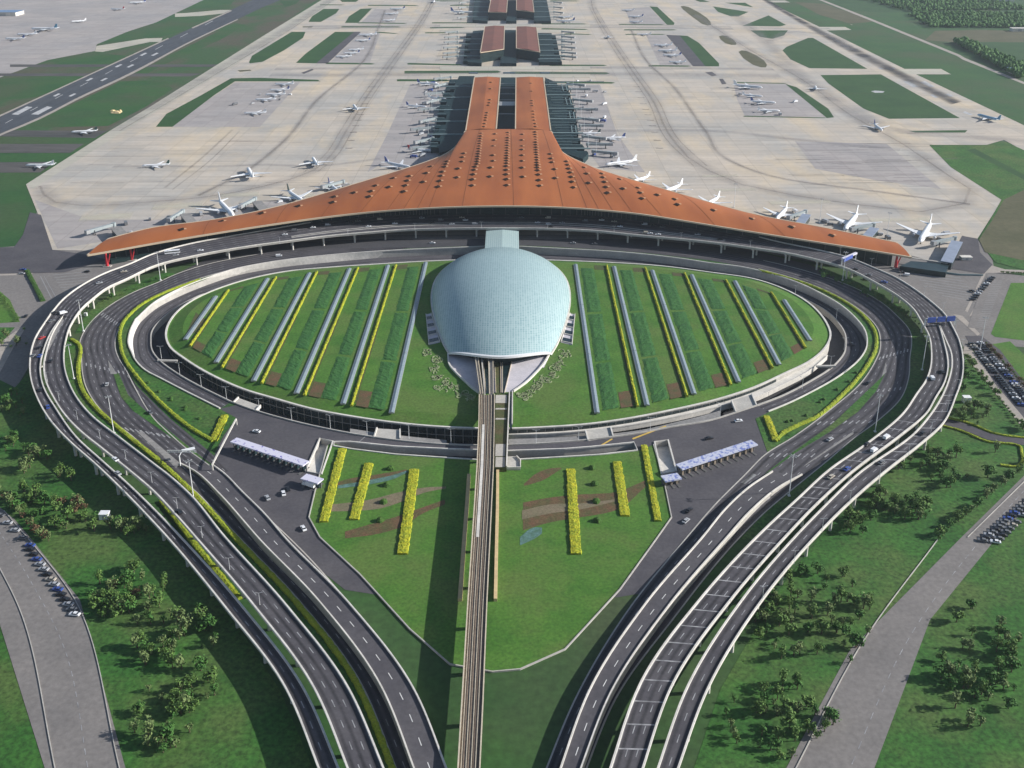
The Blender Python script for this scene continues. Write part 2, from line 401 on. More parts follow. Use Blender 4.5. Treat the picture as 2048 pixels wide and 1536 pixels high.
# --- airfield surfaces
sheet('airfield_grass', [(-150,520),(20,470),(110,505),(320,450),(900,450),(1100,450),(1700,450),(1840,520),(1960,520),(2200,620),(3300,620),(2600,-18),(-700,-18),(-1200,520)], 'grass_air', .03)
sheet('side_field', [(-300,262),(215,262),(300,215),(520,78),(575,42),(640,-5),(470,-5),(330,60),(-300,235)], 'grass_mix', .07)
multi('west_field', [[(57,252),(157,203),(241,163),(330,160),(345,178),(290,215),(216,252),(120,254)],
     [(262,150),(376,93),(470,46),(492,50),(440,80),(330,128),(290,150)],
     [(-60,162),(0,158),(60,152),(170,152),(120,178),(70,194),(0,200),(-60,206)],[(96,121),(190,105),(255,112),(222,127),(130,132),(110,126)],
     [(5,276),(60,272),(162,274),(150,285),(60,288),(5,285)],[(-30,308),(100,307),(112,314),(95,322),(-30,324)],[(-60,348),(62,346),(42,368),(45,385),(40,400),(56,425),(60,440),(50,462),(35,492),(-60,500)],
     [(193,89),(256,63),(312,46),(440,36),(383,58),(330,72),(205,90)],[(350,27),(411,-2),(470,-2),(455,20),(360,28)],[(480,30),(530,12),(585,10),(560,20),(500,34)]], 'grass_air', .12)
sheet('cargo_apron', [(-500,340),(-60,175),(0,155),(96,120),(190,102),(193,90),(256,63),(312,45),(350,27),(411,0),(440,-14),(-900,-14)], 'apron_grey', .10)
multi('exit_taxiway', [[(190,103),(193,92),(290,77),(325,76),(322,84),(300,84),(205,104)],[(350,27),(372,26),(440,20),(465,20),(455,26),(400,32),(350,34)]], 'apron_pale', .15)
multi('west_taxiway', [[(-60,260),(215,262),(190,276),(-60,272)],[(-60,288),(168,288),(140,306),(-60,306)],[(-60,325),(110,324),(80,345),(-60,346)],
     [(20,129),(444,129),(430,134),(20,134)],[(-20,147),(405,147),(380,153),(-20,152)]], 'taxi_dark', .16)
sheet('runway_west', [(-150,300),(-60,260),(23,221.8),(462,20),(520,-7),(590,-12),(520,17),(376,87),(241,158),(61,246),(0,272),(-150,340)], 'runway', .20)
sheet('apron', [(105,500),(52,369),(90,345),(226,258),(283,225),(378,168),(455,118),(520,76),(600,30),(640,2),(668,-14),(1500,-14),(1540,6),(1639,54),(1811,139),(2023,239),(2150,300),(2150,345),(2048,302),(2008,280),(1973,290),(1859,290),(1904,333),(2005.6,398),(1955,477.5),(1924.6,472.5),(1890,530),(1780,500),(1500,478),(1240,470),(800,470),(500,480),(300,505)], 'apron', .24)
sheet('taxiway_shoulder', [(52,369),(226,258),(300,214),(520,76),(640,2),(668,-14),(690,-14),(660,12),(560,70),(470,130),(330,212),(240,268),(110,350),(66,378)], 'apron_pale', .30)
multi('parking_stand', [[(470,165),(600,165),(520,254),(345,254),(396,213)],[(821,168),(905,168),(880,215),(866,290),(900,306),(800,345),(760,330),(735,345),(774,270)],
     [(1467,168),(1572,168),(1650,234),(1490,233),(1475,200)],[(1140,170),(1200,170),(1235,270),(1290,345),(1200,335),(1160,280)],[(660,126),(720,66),(760,66),(740,126)],[(1292,70),(1330,70),(1384,131),(1320,131)],
     [(722,46),(750,18),(800,18),(790,46)],[(1250,18),(1298,14),(1332,49),(1262,48)],
     [(1590,283),(1773,288),(1882,378),(1753,361),(1631,338)],[(115,498),(70,400),(180,440),(330,440),(560,400),(640,385),(480,440),(230,480)]], 'apron_grey', .30)
ISL = [[(312,254),(333,228),(400,192),(462,157),(520,156),(636,160),(640,163),(470,163),(428,191),(345,254)],[(498,125),(504,112),(583,64),(611,64),(606,76),(568,101),(525,124),(500,127)],
 [(592,126),(612,107),(670,64),(708,64),(632,127)],[(617,44),(624,33),(647,18),(679,18),(672,27),(642,44)],[(690,46),(698,33),(721,18),(744,17),(716,46)],
 [(1359,71),(1375,72),(1398,86),(1438,127),(1438,133),(1411,133)],[(1299,13),(1314.6,14),(1349,46),(1347.6,50),(1334,50)],[(1426,13),(1497,24),(1477,33),(1462,33),(1436,24)],[(1449,5.6),(1490,5.6),(1507,15)],
 [(1485,52),(1537,31),(1572,50),(1560,53)],[(1501,61),(1576,61),(1568,71),(1545,78),(1520,74)],[(1565,101),(1573,94),(1616,76),(1626,76),(1735,138),(1618.6,136.6),(1580.6,119)],
 [(1641,150.5),(1761.5,149),(1919.6,236.5),(1778,238),(1727,217.6),(1656.5,167)],[(1570.5,168),(1593,174.6),(1656.5,217.6),(1668,235),(1654,236.5)],[(1816,262),(1935,260.6),(1930,265.6),(1831,265.6)],
 [(560,2),(600,0),(592,8),(570,14)],[(680,0),(720,-2),(712,4),(684,4)],[(1384,-2),(1400,-2),(1420,4),(1400,4)]]
multi('grass_island', ISL, 'grass_isl', .34)
TH = [(683,54,803,54,2),(716,46,815,47,1.6),(736,11,838,11,1.6),(754,65,797,67,1.5),(652,127,751,128,2.6),(815,128,926,130,2.6),(809,145,1003,144,5),(794,161,901,161,3.6),(864,46,957,46,1.8),(860,56,931,55,2),(850,66,914,66,1.6),
 (1020,146,1220,147,4.4),(1099,165,1231,166,3.2),(1099,131,1215,131,2.4),(1297,132,1383,132.5,2.2),(1083,48,1175,48,1.6),(1238,49,1330,49.5,1.4),(1083,58,1177,59,2),(1248,60,1355,60,1.8),(1129,68,1185,69,1.5),(1251,69,1332,69,1.5),(1469,165.6,1575,167,1.4),(1487,233,1655,236,1.4),(640,10,690,10,1.4),(870,2,930,2,1.6),(1100,2,1160,2,1.6),(900,11,945,11,1.4)]
multi('grass_verge', [[(a,b-h/2),(a+6,b-h/2-.4),(c-8,d-h/2),(c,d),(c-8,d+h/2),(a,b+h/2)] for a,b,c,d,h in TH], 'grass_isl', .34)
multi('dry_island', [[(1361,13),(1367,12),(1377,14),(1398,25),(1414,36),(1421,44),(1422,50),(1415,51.4),(1404,48),(1382,32),(1366,19)],[(1438,73),(1444,71),(1453,72),(1466,79),(1473,86),(1472,90),(1463,90),(1451,87),(1441,79)],[(1477,104),(1483,101),(1493,102),(1513,111),(1528,121),(1534,130),(1532,135),(1522,135),(1506,130),(1487,117)],[(475,141),(500,139.5),(503,141.5),(480,144)],[(605,53),(626,53),(624,55),(606,55)]], 'grass_dry', .34)
multi('service_lot', [[(708,64),(722,64),(655,127),(632,127)],[(1332,70),(1359,71),(1411,133),(1386,133)],[(602,146),(624,138),(628,140),(608,148)],[(1410,145),(1424,144),(1434,151),(1424,153)],[(1438,158),(1446,158),(1453,168),(1444,169)]], 'asphalt', .34)
# east runway, its road and fields
multi('east_taxiway', [[(1639,54),(1652,54),(1690,54),(1703,60),(1660,61),(1640,61)],[(1790,138),(1882,138),(1902,149),(1810,149)],[(1530,1),(1570,1),(1580,5),(1540,5)],[(1700,49),(1705,49)]+[(1704,50)]], 'apron_pale', .28)
sheet('perimeter_road', [(1636,-4),(1740,36.5),(1919,109.5),(1930,116),(2048,164),(2200,230),(2200,236),(2048,168.5),(1925,119),(1914,112),(1737,39.5),(1628,-4)], 'paving', .12)
multi('east_field', [[(1640,0),(1760,-5),(2300,-10),(2300,40),(2048,18),(1960,2),(1900,28),(1700,22)],[(1930,85),(2048,86),(2300,90),(2300,190),(2048,150)]], 'grass_isl', .08)
multi('brown_field', [[(1590,4),(1650,8),(1720,32),(1745,44),(1700,47),(1640,30)],[(1870,62),(1960,60),(2048,62),(2048,84),(1900,84),(1850,80)]], 'grass_dry', .10)
sheet('far_road', [(1960,-2),(2048,16),(2300,70),(2300,74),(2048,19),(1945,-2)], 'paving', .14)
multi('green_verge', [[(1859,291),(1973,291),(2006,282),(2060,306),(2200,390),(2200,560),(2048,540),(1990,525),(1957,480),(2003,400),(1902,335)]], 'grass', .36)
multi('ditch', [[(1932,300),(1950,298),(2060,356),(2060,366)]], 'grass_isl', .40)
multi('brown_verge', [[(2008,400),(2048,380),(2200,420),(2200,540),(2040,520),(1970,505),(1958,480),(1985,440)]], 'grass_dry', .40)
# paint and rubber
mk = MB()
def q(mb, pts, z): 
    w_ = P(pts); [setattr(p, 'z', z) for p in w_]; mb.poly(w_)
for pts in ([(23,229),(36,230),(65,214.5),(54,213)],[(62,229),(77,229.6),(105,214.5),(94,213)]): q(mk, pts, .28)
for x, y in ((113.5,190.5),(145,190.5),(179,159.5),(208,159.5),(237,132),(261,132.5),(287,109),(310,109)): q(mk, [(x-8,y+2),(x-3,y+3),(x+8,y-2.5),(x+3,y-3.4)], .28)
for i in range(9):
    x, y = 18 + i*50, 242 - i*24.6; q(mk, [(x-8,y+4.6),(x-7,y+5),(x+8,y-3),(x+7,y-3.4)], .28)
for pts in ([(1807,163.5),(1817,162),(1837,173.5),(1826,175)],[(1839,164.5),(1850,162.5),(1870,173.5),(1860,175)],[(1859,190),(1866,189),(1878,195),(1870,196)],[(1890,189),(1897,187.5),(1908,193),(1900,194)],[(1756,136),(1762,135),(1768,138),(1761,139)],[(1780,136),(1786,135),(1793,138),(1786,139)],[(1925,225),(1930,223),(1946,229),(1940,231)]): q(mk, pts, .36)
q(mk, [(1742,183),(1750,181.5),(1769,183),(1766,186),(1750,186)], .42)
struct('runway_marking', mk, mat('runway_paint', (.52,.52,.52), col2=(.32,.33,.35), scale=.12))
ed = MB()
for A, B in (([(-60,296),(0,268),(61,243),(157,194.6),(241,155.5),(376,85),(475,38)], [(-60,300),(0,272),(64,246),(160,197.5),(245,158),(378,87),(476,39.6)]),
             ([(-60,257.5),(23,219.8),(336,76)], [(-60,261.5),(23,223),(338,77.6)]),
             ([(383,55.6),(462,20.6)], [(386,57),(464,22)])):
    w1, w2 = curve(P(A), n=30) if len(A) > 2 else P(A), curve(P(B), n=30) if len(B) > 2 else P(B)
    for p in w1 + w2: p.z = .30
    ed.strip(w1, w2)
struct('runway_edge', ed, M['paving'])
st = {}
def stain(m, A, B, z=.42, n=50):
    a_, b_ = curve(P(A), n=n), curve(P(B), n=n)
    for p in a_ + b_: p.z = z
    if m not in st: st[m] = MB()
    st[m].strip(a_, b_, uv=True)
def sline(m, pts, wpx, z=.42):              # stain of a given half width (m) along a traced line
    c = curve(P(pts), n=60)
    A, B = [], []
    for i in range(len(c)):
        d = (c[min(i+1, 59)] - c[max(i-1, 0)]).normalized(); nn = Vector((-d.y, d.x, 0)) * wpx
        A.append(c[i] + nn); B.append(c[i] - nn)
    for p in A + B: p.z = z
    if m not in st: st[m] = MB()
    st[m].strip(A, B, uv=True)
TL = [(866,-4),(863,5),(840,46),(810,89),(764,152),(738,188),(688,270),(662,311),(622,344),(510,377),(400,396),(330,402),(228,410),(127,410),(95,396),(80,372)]
TR = [(1182,-4),(1185,15),(1215,68),(1264,142),(1307,203),(1350,285),(1400,332),(1530,382),(1656,400),(1783,420),(1850,424),(1900,418),(1935,404),(1948,388),(1935,374),(1908,358),(1808,290),(1700,230),(1620,170),(1500,100),(1390,30)]
sline('stain_grey', TL, 17, .44); sline('stain_grey', TR, 17, .44)
sline('stain_line', TL, 2.2, .47); sline('stain_line', TR, 2.2, .47)
TL2 = [(770,20),(757,55),(723,127),(632,203),(560,290),(480,350),(396,392)]; TR2 = [(1262,60),(1300,130),(1345,172),(1411,262),(1462,323),(1540,352),(1758,384),(1940,409)]
sline('stain_line', TL2, 3, .47); sline('stain_line', TR2, 3, .47); sline('stain_grey', TL2, 7, .44); sline('stain_grey', TR2, 7, .44)
for dx in (-14, 14): sline('stain_line', [(x+dx*(y+240)/600, y) for x, y in TL[1:9]], 1.4, .46); sline('stain_line', [(x+dx*(y+240)/600, y) for x, y in TR[1:7]], 1.4, .46)
sline('stain_line', [(465,260),(396,323),(330,376)], 2.5, .47); sline('stain_line', [(480,262),(415,326),(345,380)], 1.5, .47)
for y, h in ((150,18),(137,12),(56,14),(52,10)):
    sline('stain_grey', [(540 + (150-y)*.8, y+1),(800,y-1),(1024,y-2),(1264,y-1),(1560 - (150-y),y+2)], h*1.6, .45)
sline('stain_grey', [(230,262),(420,150),(560,66),(660,0)], 20, .45); sline('stain_line', [(240,262),(430,150),(570,66),(668,0)], 2, .47)
sline('stain_grey', [(1470,30),(1540,90),(1600,150),(1700,215),(1800,262),(1960,275),(2060,285)], 22, .45)
sline('stain_grey', [(1540,82),(1600,64),(1640,68),(1700,100)], 18, .45); sline('stain_grey', [(1500,56),(1600,57),(1660,58)], 14, .45)
sline('stain_grey', [(226,334),(330,333),(420,334),(520,330),(640,332),(760,318)], 7, .45)
sline('stain_grey', [(1120,262),(1260,262),(1420,262),(1600,280),(1800,300)], 12, .45)
for i, y in enumerate((173,183,195,207,218,229,240,251,264,280,296)):
    x = 742 - i*4.5; sline('stain_line', [(x,y),(x+26,y+.4),(x+56,y)], 1.3, .47); sline('stain_dark', [(x-6,y+1),(x+2,y+1.2),(x+8,y+1)], 3.2, .48)
    x = 1240 + i*4.6; sline('stain_line', [(x-22,y),(x+4,y+.4),(x+32,y)], 1.3, .47); sline('stain_dark', [(x+26,y+1),(x+34,y+1.2),(x+40,y+1)], 3.2, .48)
for i, y in enumerate((76,82,89,96,103,111,118)):
    for x in (760 - i*4, 1262 + i*5): sline('stain_line', [(x,y),(x+20,y+.3),(x+42,y)], 1.5, .47)
for c in ((212,434,52,9),(355,412,50,9),(480,390,38,7),(600,392,30,5),(1600,405,60,6),(1470,380,40,5),(1800,440,60,5),(1440,352,36,4),(980,0,1,1)):
    x, y, a_, b_ = c; sline('stain_light', [(x-a_,y+b_*.3),(x,y),(x+a_,y-b_*.3)], b_*1.7, .46)
random.seed(3)
for i in range(170):                          # single slabs and joints darker with use
    x = random.uniform(140, 1900); y = random.uniform(150, 400)
    if 740 < x < 1290 and y > 120: continue
    l = random.uniform(20, 90)
    if y > 380 - abs(x-1020)*.0 and 600 < x < 1500: continue
    sline('stain_line' if i % 3 else 'stain_grey', [(x-l,y),(x,y+random.uniform(-.6,.6)),(x+l,y)], random.uniform(.8, 2.2), .435 + i*.0001)
for i in range(46):
    x = random.uniform(1600, 1850); y = random.uniform(286, 372)
    sline('stain_dark', [(x-random.uniform(20,70),y),(x,y+.2),(x+random.uniform(20,50),y)], .9, .48)
stain('rubber', [(1522,0),(1590,42),(1656,82),(1816,168),(1900,210)], [(1540,0),(1612,42),(1684,80),(1848,163),(1926,203)], .40)
for k, (m, b) in enumerate(st.items()): struct({'stain_grey':'tyre_trace','stain_line':'joint_trace','stain_dark':'oil_trace','stain_light':'pale_trace','rubber':'rubber_trace'}[m], b, M[m], 'structure')

# --- landside ground surfaces -------------------------------------------------
sheet('landside_pavement', [(-80,505),(60,470),(75,420),(105,500),(320,470),(1700,470),(1890,528),(1925,472),(1955,478),(1985,520),(1990,545),(2120,560),(2120,700),(1990,690),(1930,700),(1905,650),(1850,600),(1740,545),(1500,500),(1000,480),(500,500),(300,540),(170,590),(90,680),(30,780),(-80,800)], 'asphalt_light', .07)
sheet('service_yard', [(60,425),(82,430),(105,500),(175,510),(215,520),(130,545),(0,548),(-80,520),(-40,495),(28,495),(46,470)], 'asphalt', .30)
sheet('service_yard', [(1924,472),(1956,478),(1960,505),(1985,530),(1968,548),(1890,536)], 'asphalt', .30)
sheet('grass', [(-60,580),(0,583),(20,600),(38,640),(40,644),(-60,650)], 'lawn', .14); sheet('grass', [(-60,655),(30,655),(0,690),(-60,720)], 'grass', .14)
multi('concrete_path', [[(-60,548),(60,545),(75,535),(140,524),(150,530),(76,541),(60,550),(-60,553)],[(-60,720),(0,685),(42,655),(52,655),(30,690),(0,745),(-60,800)],[(1968,520),(1972,528),(2010,539),(2060,541),(2060,546),(1968,546),(1964,540)],[(1966,546),(1972,546),(1935,625),(1930,622)],[(1978,560),(1984,560),(1945,630),(1938,634)],
  [(1905,628),(1925,632),(1960,668),(1955,672),(1925,645)],[(1928,693),(1940,695),(2060,850),(2060,875),(1926,706)]], 'paving', .16)
sheet('grass', [(2022,566),(2120,566),(2120,690),(1990,674),(1982,668)], 'lawn', .16)
sheet('grass', [(1975,690),(2020,683),(2070,730),(2120,830),(2060,790),(2000,720)], 'lawn', .16)
sheet('car_park', [(1975,549),(2012,552),(1995,600),(1972,660),(1935,655),(1950,610)], 'asphalt_light', .20)
sheet('car_park', [(1930,672),(1962,672),(2000,700),(2060,780),(2140,870),(2140,930),(2060,850),(1990,768)], 'asphalt', .20)
pl = MB()
for i in range(26):                           # painted parking bays and waiting lanes
    y = 562 + i*3.6; x0 = 1985 - i*1.3; q(pl, [(x0,y),(x0+20,y+.4),(x0+20,y+1.0),(x0,y+.6)], .24)
for i in range(9):
    y = 541 + i*6.2; x0 = 1812 + i*9; q(pl, [(x0,y),(x0+110-i*3,y+15),(x0+110-i*3,y+15.8),(x0,y+.9)], .14)
for i in range(10):
    y = 536 + i*5; x0 = 100 + i*3; q(pl, [(x0,y+4),(x0+88-i*6,y-6+i*1.1),(x0+88-i*6,y-5.3+i*1.1),(x0,y+4.8)], .14)
q(pl, [(80,553),(82,553),(104,596),(101.6,596)], .14); q(pl, [(88,553),(89,553),(112,594),(110.6,594)], .14)
for i in range(22):
    t = i/22; x0 = 1952+t*92; y = 684+t*115; q(pl, [(x0,y),(x0+24,y+3),(x0+24,y+3.8),(x0,y+.9)], .24)
struct('bay_marking', pl, M['paint_faded'])
# ---------------------------------------------------------------- pits: floor, retaining walls, inner sunken road
FL = -10.5
b = MB(); b.poly([Vector((p.x, p.y, FL)) for p in h1]); struct('pit_floor', b, M['asphalt_dark'])
rw = thing('retaining_wall', 'pale concrete retaining wall lining the sunken oval around the garden building', 'retaining wall')
b = MB(); n_ = len(h1); b.add([(p.x,p.y,FL) for p in h1] + [(p.x,p.y,0) for p in h1], [(i,(i+1)%n_,n_+(i+1)%n_,n_+i) for i in range(n_)]); b.build('wall_face', M['concrete'], rw)
b = MB(); b.wall(h1n, 1.0, .9); b.wall(h1w, 1.0, .9); b.build('parapet', M['concrete_white'], rw)
b = MB(); b.wall(h1s, 1.0, .8); b.build('kerb_parapet', M['concrete'], rw)

# garden podium outline (rim), traced at its own level
RIM = [(332,670),(341.6,640),(362,617),(385,601),(420,584),(455,571),(495,559),(569,543.7),(660,535),(750,529),(853,523),(1000,519),(1147,522.5),(1230,526),(1325,532.7),(1420,545),(1511,559),(1560,575),(1586,587),(1617,606),(1641,629),(1656,652),(1661,668),(1658,683),
       (1644,703),(1612,727),(1576,744),(1498,779),(1440,797.6),(1336,822),(1258,837),(1180,848),(1083,855),(1017,857.5),(955,857),(869,853),(778,844),(700,832.5),(642,822),(538,794),(500,783),(435,756),(370,718),(341,695)]
RZ = 0.6
rim = curve(P(RIM, RZ), step=6, closed=True)
podium = thing('transport_centre', 'oval garden-topped transport building set in a sunken ring in front of the terminal', 'building', at(1000, 700, 0))
b = MB(); n_ = len(rim); b.add([(p.x,p.y,FL) for p in rim] + [(p.x,p.y,RZ) for p in rim], [(i,(i+1)%n_,n_+(i+1)%n_,n_+i) for i in range(n_)]); b.build('wall', M['concrete'], podium)
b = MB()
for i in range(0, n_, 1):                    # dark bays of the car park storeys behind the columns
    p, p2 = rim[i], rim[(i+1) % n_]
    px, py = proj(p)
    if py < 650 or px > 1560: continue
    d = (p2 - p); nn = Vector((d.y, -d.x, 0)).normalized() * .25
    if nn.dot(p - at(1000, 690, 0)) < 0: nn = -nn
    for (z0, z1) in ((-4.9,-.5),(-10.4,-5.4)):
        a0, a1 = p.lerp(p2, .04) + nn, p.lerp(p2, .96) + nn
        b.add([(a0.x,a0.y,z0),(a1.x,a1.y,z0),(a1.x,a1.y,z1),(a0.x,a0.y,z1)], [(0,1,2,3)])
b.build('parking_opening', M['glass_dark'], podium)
def inset(loop, dist):
    n = len(loop); out = []
    for i in range(n):
        d = (loop[(i+1) % n] - loop[i-1]); nn = Vector((d.y, -d.x, 0)).normalized() * dist
        out.append(loop[i] + nn)
    return out
cen = sum(rim, Vector()) / len(rim)
sgn = 1 if (inset(rim, 1)[0] - cen).length < (rim[0] - cen).length else -1
in1 = inset(rim, sgn*2.2); in2 = inset(rim, sgn*13)
GZ = 3.0
b = MB(); b.wall(rim, .55, 1.5, closed=True); b.build('rim_coping', M['concrete_white'], podium)
b = MB(); l1 = [Vector((p.x,p.y,RZ-.1)) for p in in1]; l2 = [Vector((p.x,p.y,GZ)) for p in in2]; n_ = len(l1)
b.add(rim + l1, [(i,(i+1)%n_,n_+(i+1)%n_,n_+i) for i in range(n_)], 0)
b.add(l1 + l2, [(i,(i+1)%n_,n_+(i+1)%n_,n_+i) for i in range(n_)], 0); b.poly(l2); b.build('roof_lawn', M['lawn'], podium)
# the notch under the rail line, at the south end
def gq(mb, pts, z):
    w_ = P(pts, z); mb.poly(w_)
# sloping light bank west, floor roads
bank_t = curve(P([(262,712),(257.6,692),(259.5,666),(271,640),(292,618),(316,601),(355,580.6),(420,554.6),(465,540),(530,527),(660,511),(764,503)], .2), n=80)
bank_b = curve(P([(270,714,-.8),(266.7,698,-4),(267,674,-5),(283,642,-5.5),(308,619,-6),(340,601,-6.2),(381,581,-6.3),(440,560,-6.3),(490,547,-6.3),(550,536.5,-6.3),(670,523.5,-6.3),(770,514.5,-6.3)]), n=80)
b = MB(); b.strip(bank_t, bank_b); b.build('sloped_bank', M['concrete_white'], rw)
# road D (sunken ring road)
Lo = P([(440,818),(370,783),(318,756),(279,731,-.6),(266.7,698,-4),(267,674,-5),(283,642,-5.5),(308,619,-6),(340,601,-6.2),(381,581,-6.3),(440,560,-6.3),(490,547,-6.3),(550,536.5,-6.3),(670,523.5,-6.3),(770,514.5,-6.3)] +
       [(x,y,0,z) for x,y,z in ((916,497.5,-6.3),(1000,495,-6.3),(1096,498,-6.3),(1274,509,-6.3),(1420,528,-6.3),(1550,552,-6.3),(1638,587,-6),(1711,639,-5.5),(1733.5,683,-5),(1720.5,716,-4),(1690,744,-3),(1625,783,-1.5),(1560,814,-.5),(1537,824,0))])
Li = P([(461,804),(402.8,775.4,-.2),(350.7,745.5,-1),(315.5,718,-2),(304,700,-3.5),(302,683,-4.5),(305,662,-5),(323,640,-5.5),(345,622,-6),(380,601.5,-6.2),(412,588,-6.3)] +
       [(x,y,RZ,-6.3) for x,y in ((455,570),(500,557),(569,543.2),(660,534),(750,528),(853,522),(1000,518),(1147,521.5),(1230,525),(1325,531.5),(1420,543.5),(1511,557.5),(1560,573))] +
       [(1586,588.5,-6),(1617,603,-6),(1651,622,-6),(1677,647,-5.5),(1690,669,-5.5),(1692,690,-5),(1690,703,-4.5),(1670.7,729.5,-4),(1618.6,764.6,-2),(1560,794.6,-.6),(1514,812,0)])
do = curve(Lo, n=240); di = curve(Li, n=240)
b = MB(); b.strip(do, di); struct('sunken_road', b, M['asphalt'])
b = MB()
kk = [i for i in range(240) if not (60 < i < 168)]
for seg in (di[:64], di[168:]):
    b.wall(seg, 1.0, .9); n = len(seg)
    b.add([(p.x,p.y,FL) for p in seg] + [(p.x,p.y,p.z) for p in seg], [(i,i+1,n+i+1,n+i) for i in range(n-1)])
b.build('inner_wall', M['concrete'], rw)
# light concrete terrace below the rim on the south east, ledges and lower slip
b = MB()
led_a = curve(P([(1017,866),(1083,864.5),(1180,857),(1258,846),(1336,831),(1440,805.5),(1500,786),(1560,758),(1612,731),(1645,706)], -2.6), n=60)
led_b = curve(P([(1017,871),(1083,869.5),(1180,862),(1258,851.5),(1336,837.5),(1440,813.5),(1500,799),(1566,770),(1622,740),(1655,712)], -2.8), n=60)
b.strip(led_a, led_b); b.wall(led_b, .9, .5); 
n = 60; b.add([(p.x,p.y,-6) for p in led_b] + [(p.x,p.y,p.z) for p in led_b], [(i,i+1,n+i+1,n+i) for i in range(n-1)])
b.build('terrace_ledge', M['concrete_white'], rw)
b = MB()
s_a = curve(P([(1017,878),(1083,876),(1150,873),(1226,867),(1297,857),(1331,849),(1420,827),(1440,821)], -1.4), n=40); s_b = curve(P([(1017,889),(1129,884),(1226,874),(1297,863.5),(1331,856.5),(1420,841),(1440,835)], -.6), n=40)
b.strip(s_a, s_b); s_a = curve(P([(700,857),(760,866),(820,873),(893,880)], -2), n=20); s_b = curve(P([(700,867),(752,875),(820,882),(893,889)], -.6), n=20); b.strip(s_a, s_b); b.build('walkway', M['concrete_grey'], rw)
# footbridges from the plaza into the building, beams across the ring
for k, (pts, lab) in enumerate((([(467,806),(512,822),(521,812),(477,796)],'short concrete footbridge at the west end of the front trench'),([(748,876),(800,879),(800,860),(754,857)],'concrete footbridge with planters left of the rail viaduct'),([(1176,882),(1226,874),(1221,855),(1171,862)],'wide concrete footbridge right of the rail viaduct'),([(1472,826),(1513,812),(1503,789),(1463,802)],'concrete slab bridge at the east end of the front trench'))):
    t = thing('footbridge', lab, 'footbridge', at(pts[0][0], pts[0][1], 0))
    w_ = P(pts, .15); b = MB(); b.prism(w_, -1.2, .25); b.build('deck', M['concrete'], t)
    for i, j in ((1,2),(3,0)):
        b = MB(); b.wall([w_[i], w_[j]], 1.1, .8, zabs=-1.0); b.build('parapet', M['concrete_white'], t)
for k, (a_, c_, lab) in enumerate((((315,721),(355,722),'grey concrete beam spanning the western trench'),((1633,733),(1671,732),'pale concrete beam spanning the eastern trench'))):
    b = MB(); b.bar(at(*a_, -1), at(*c_, -1), 2.2, 1.2); tag(b.build('strut_beam', M['concrete']), lab, 'beam')
# sunken road south of the plaza, two ramps
def pit(loop, zf, name, lab, floor='asphalt_dark', face='concrete', slope=None):
    t = thing(name, lab, 'underpass', loop[0]); n = len(loop)
    zz = [zf if slope is None else slope[i] for i in range(n)]
    b = MB(); b.poly([Vector((p.x,p.y,z)) for p, z in zip(loop, zz)]); b.build('road_surface', M[floor], t)
    b = MB(); b.add([(p.x,p.y,z-.5) for p, z in zip(loop, zz)] + [(p.x,p.y,0) for p in loop], [(i,(i+1)%n,n+(i+1)%n,n+i) for i in range(n)]); b.build('wall', M[face], t)
    b = MB(); b.wall(loop, .9, .9, closed=True); b.build('parapet', M['concrete_white'], t)
pit(h2, -4.5, 'underpass', 'long sunken road with a pale parapet between plaza and front garden')
pit(h3, -4, 'ramp_cutting', 'pale ramp dropping beside the toll gate with the white roof marked in violet', floor='concrete_white', slope=[-4,-4,-.1,-.1])
pit(h4, -4, 'ramp_cutting', 'pale ramp dropping beside the toll gate with the blue mottled roof', floor='concrete_white', slope=[-4,-4,-.1,-.1])

# ---------------------------------------------------------------- ground-level roads
south_kerb = [(472,826),(461,804)]
plaza_top = [Vector((p.x,p.y,.12)) for p in h1s]
pz = [at(*p) for p in [(1537,824),(1514,848),(1530,882),(1545,903),(1500,985),(1450,1040),(1408,1085),(1330,1180),(1200,1200),(820,1200),(690,1180),(590,1100),(520,1030),(424,930),(431,905),(447,872),(472,838),(440,818)]]
b = MB(); pts = [Vector((p.x,p.y,.12)) for p in h1s if 461 <= proj(p)[0] <= 1537] ; xs = [proj(p)[0] for p in pts]
if xs[0] < xs[-1]: pts = pts[::-1]
loop = pts + [Vector((p.x,p.y,.12)) for p in pz[::-1]]
def up(l, z): return [Vector((p.x,p.y,z)) for p in l]
b.poly(loop, holes=(up(h2,.12), up(h3,.12), up(h4,.12))); struct('plaza', b, M['asphalt'])
def road(name, A, B, m='asphalt', z=0.0, lift=.18, n=90, kerbs=(0,1)):
    a_ = curve(P(A, z), n=n); c_ = curve(P(B, z), n=n)
    for p in a_ + c_: p.z += lift
    b = MB(); b.strip(a_, c_); r = struct(name, b, M[m])
    return a_, c_
KB = MB(); DASH = MB()
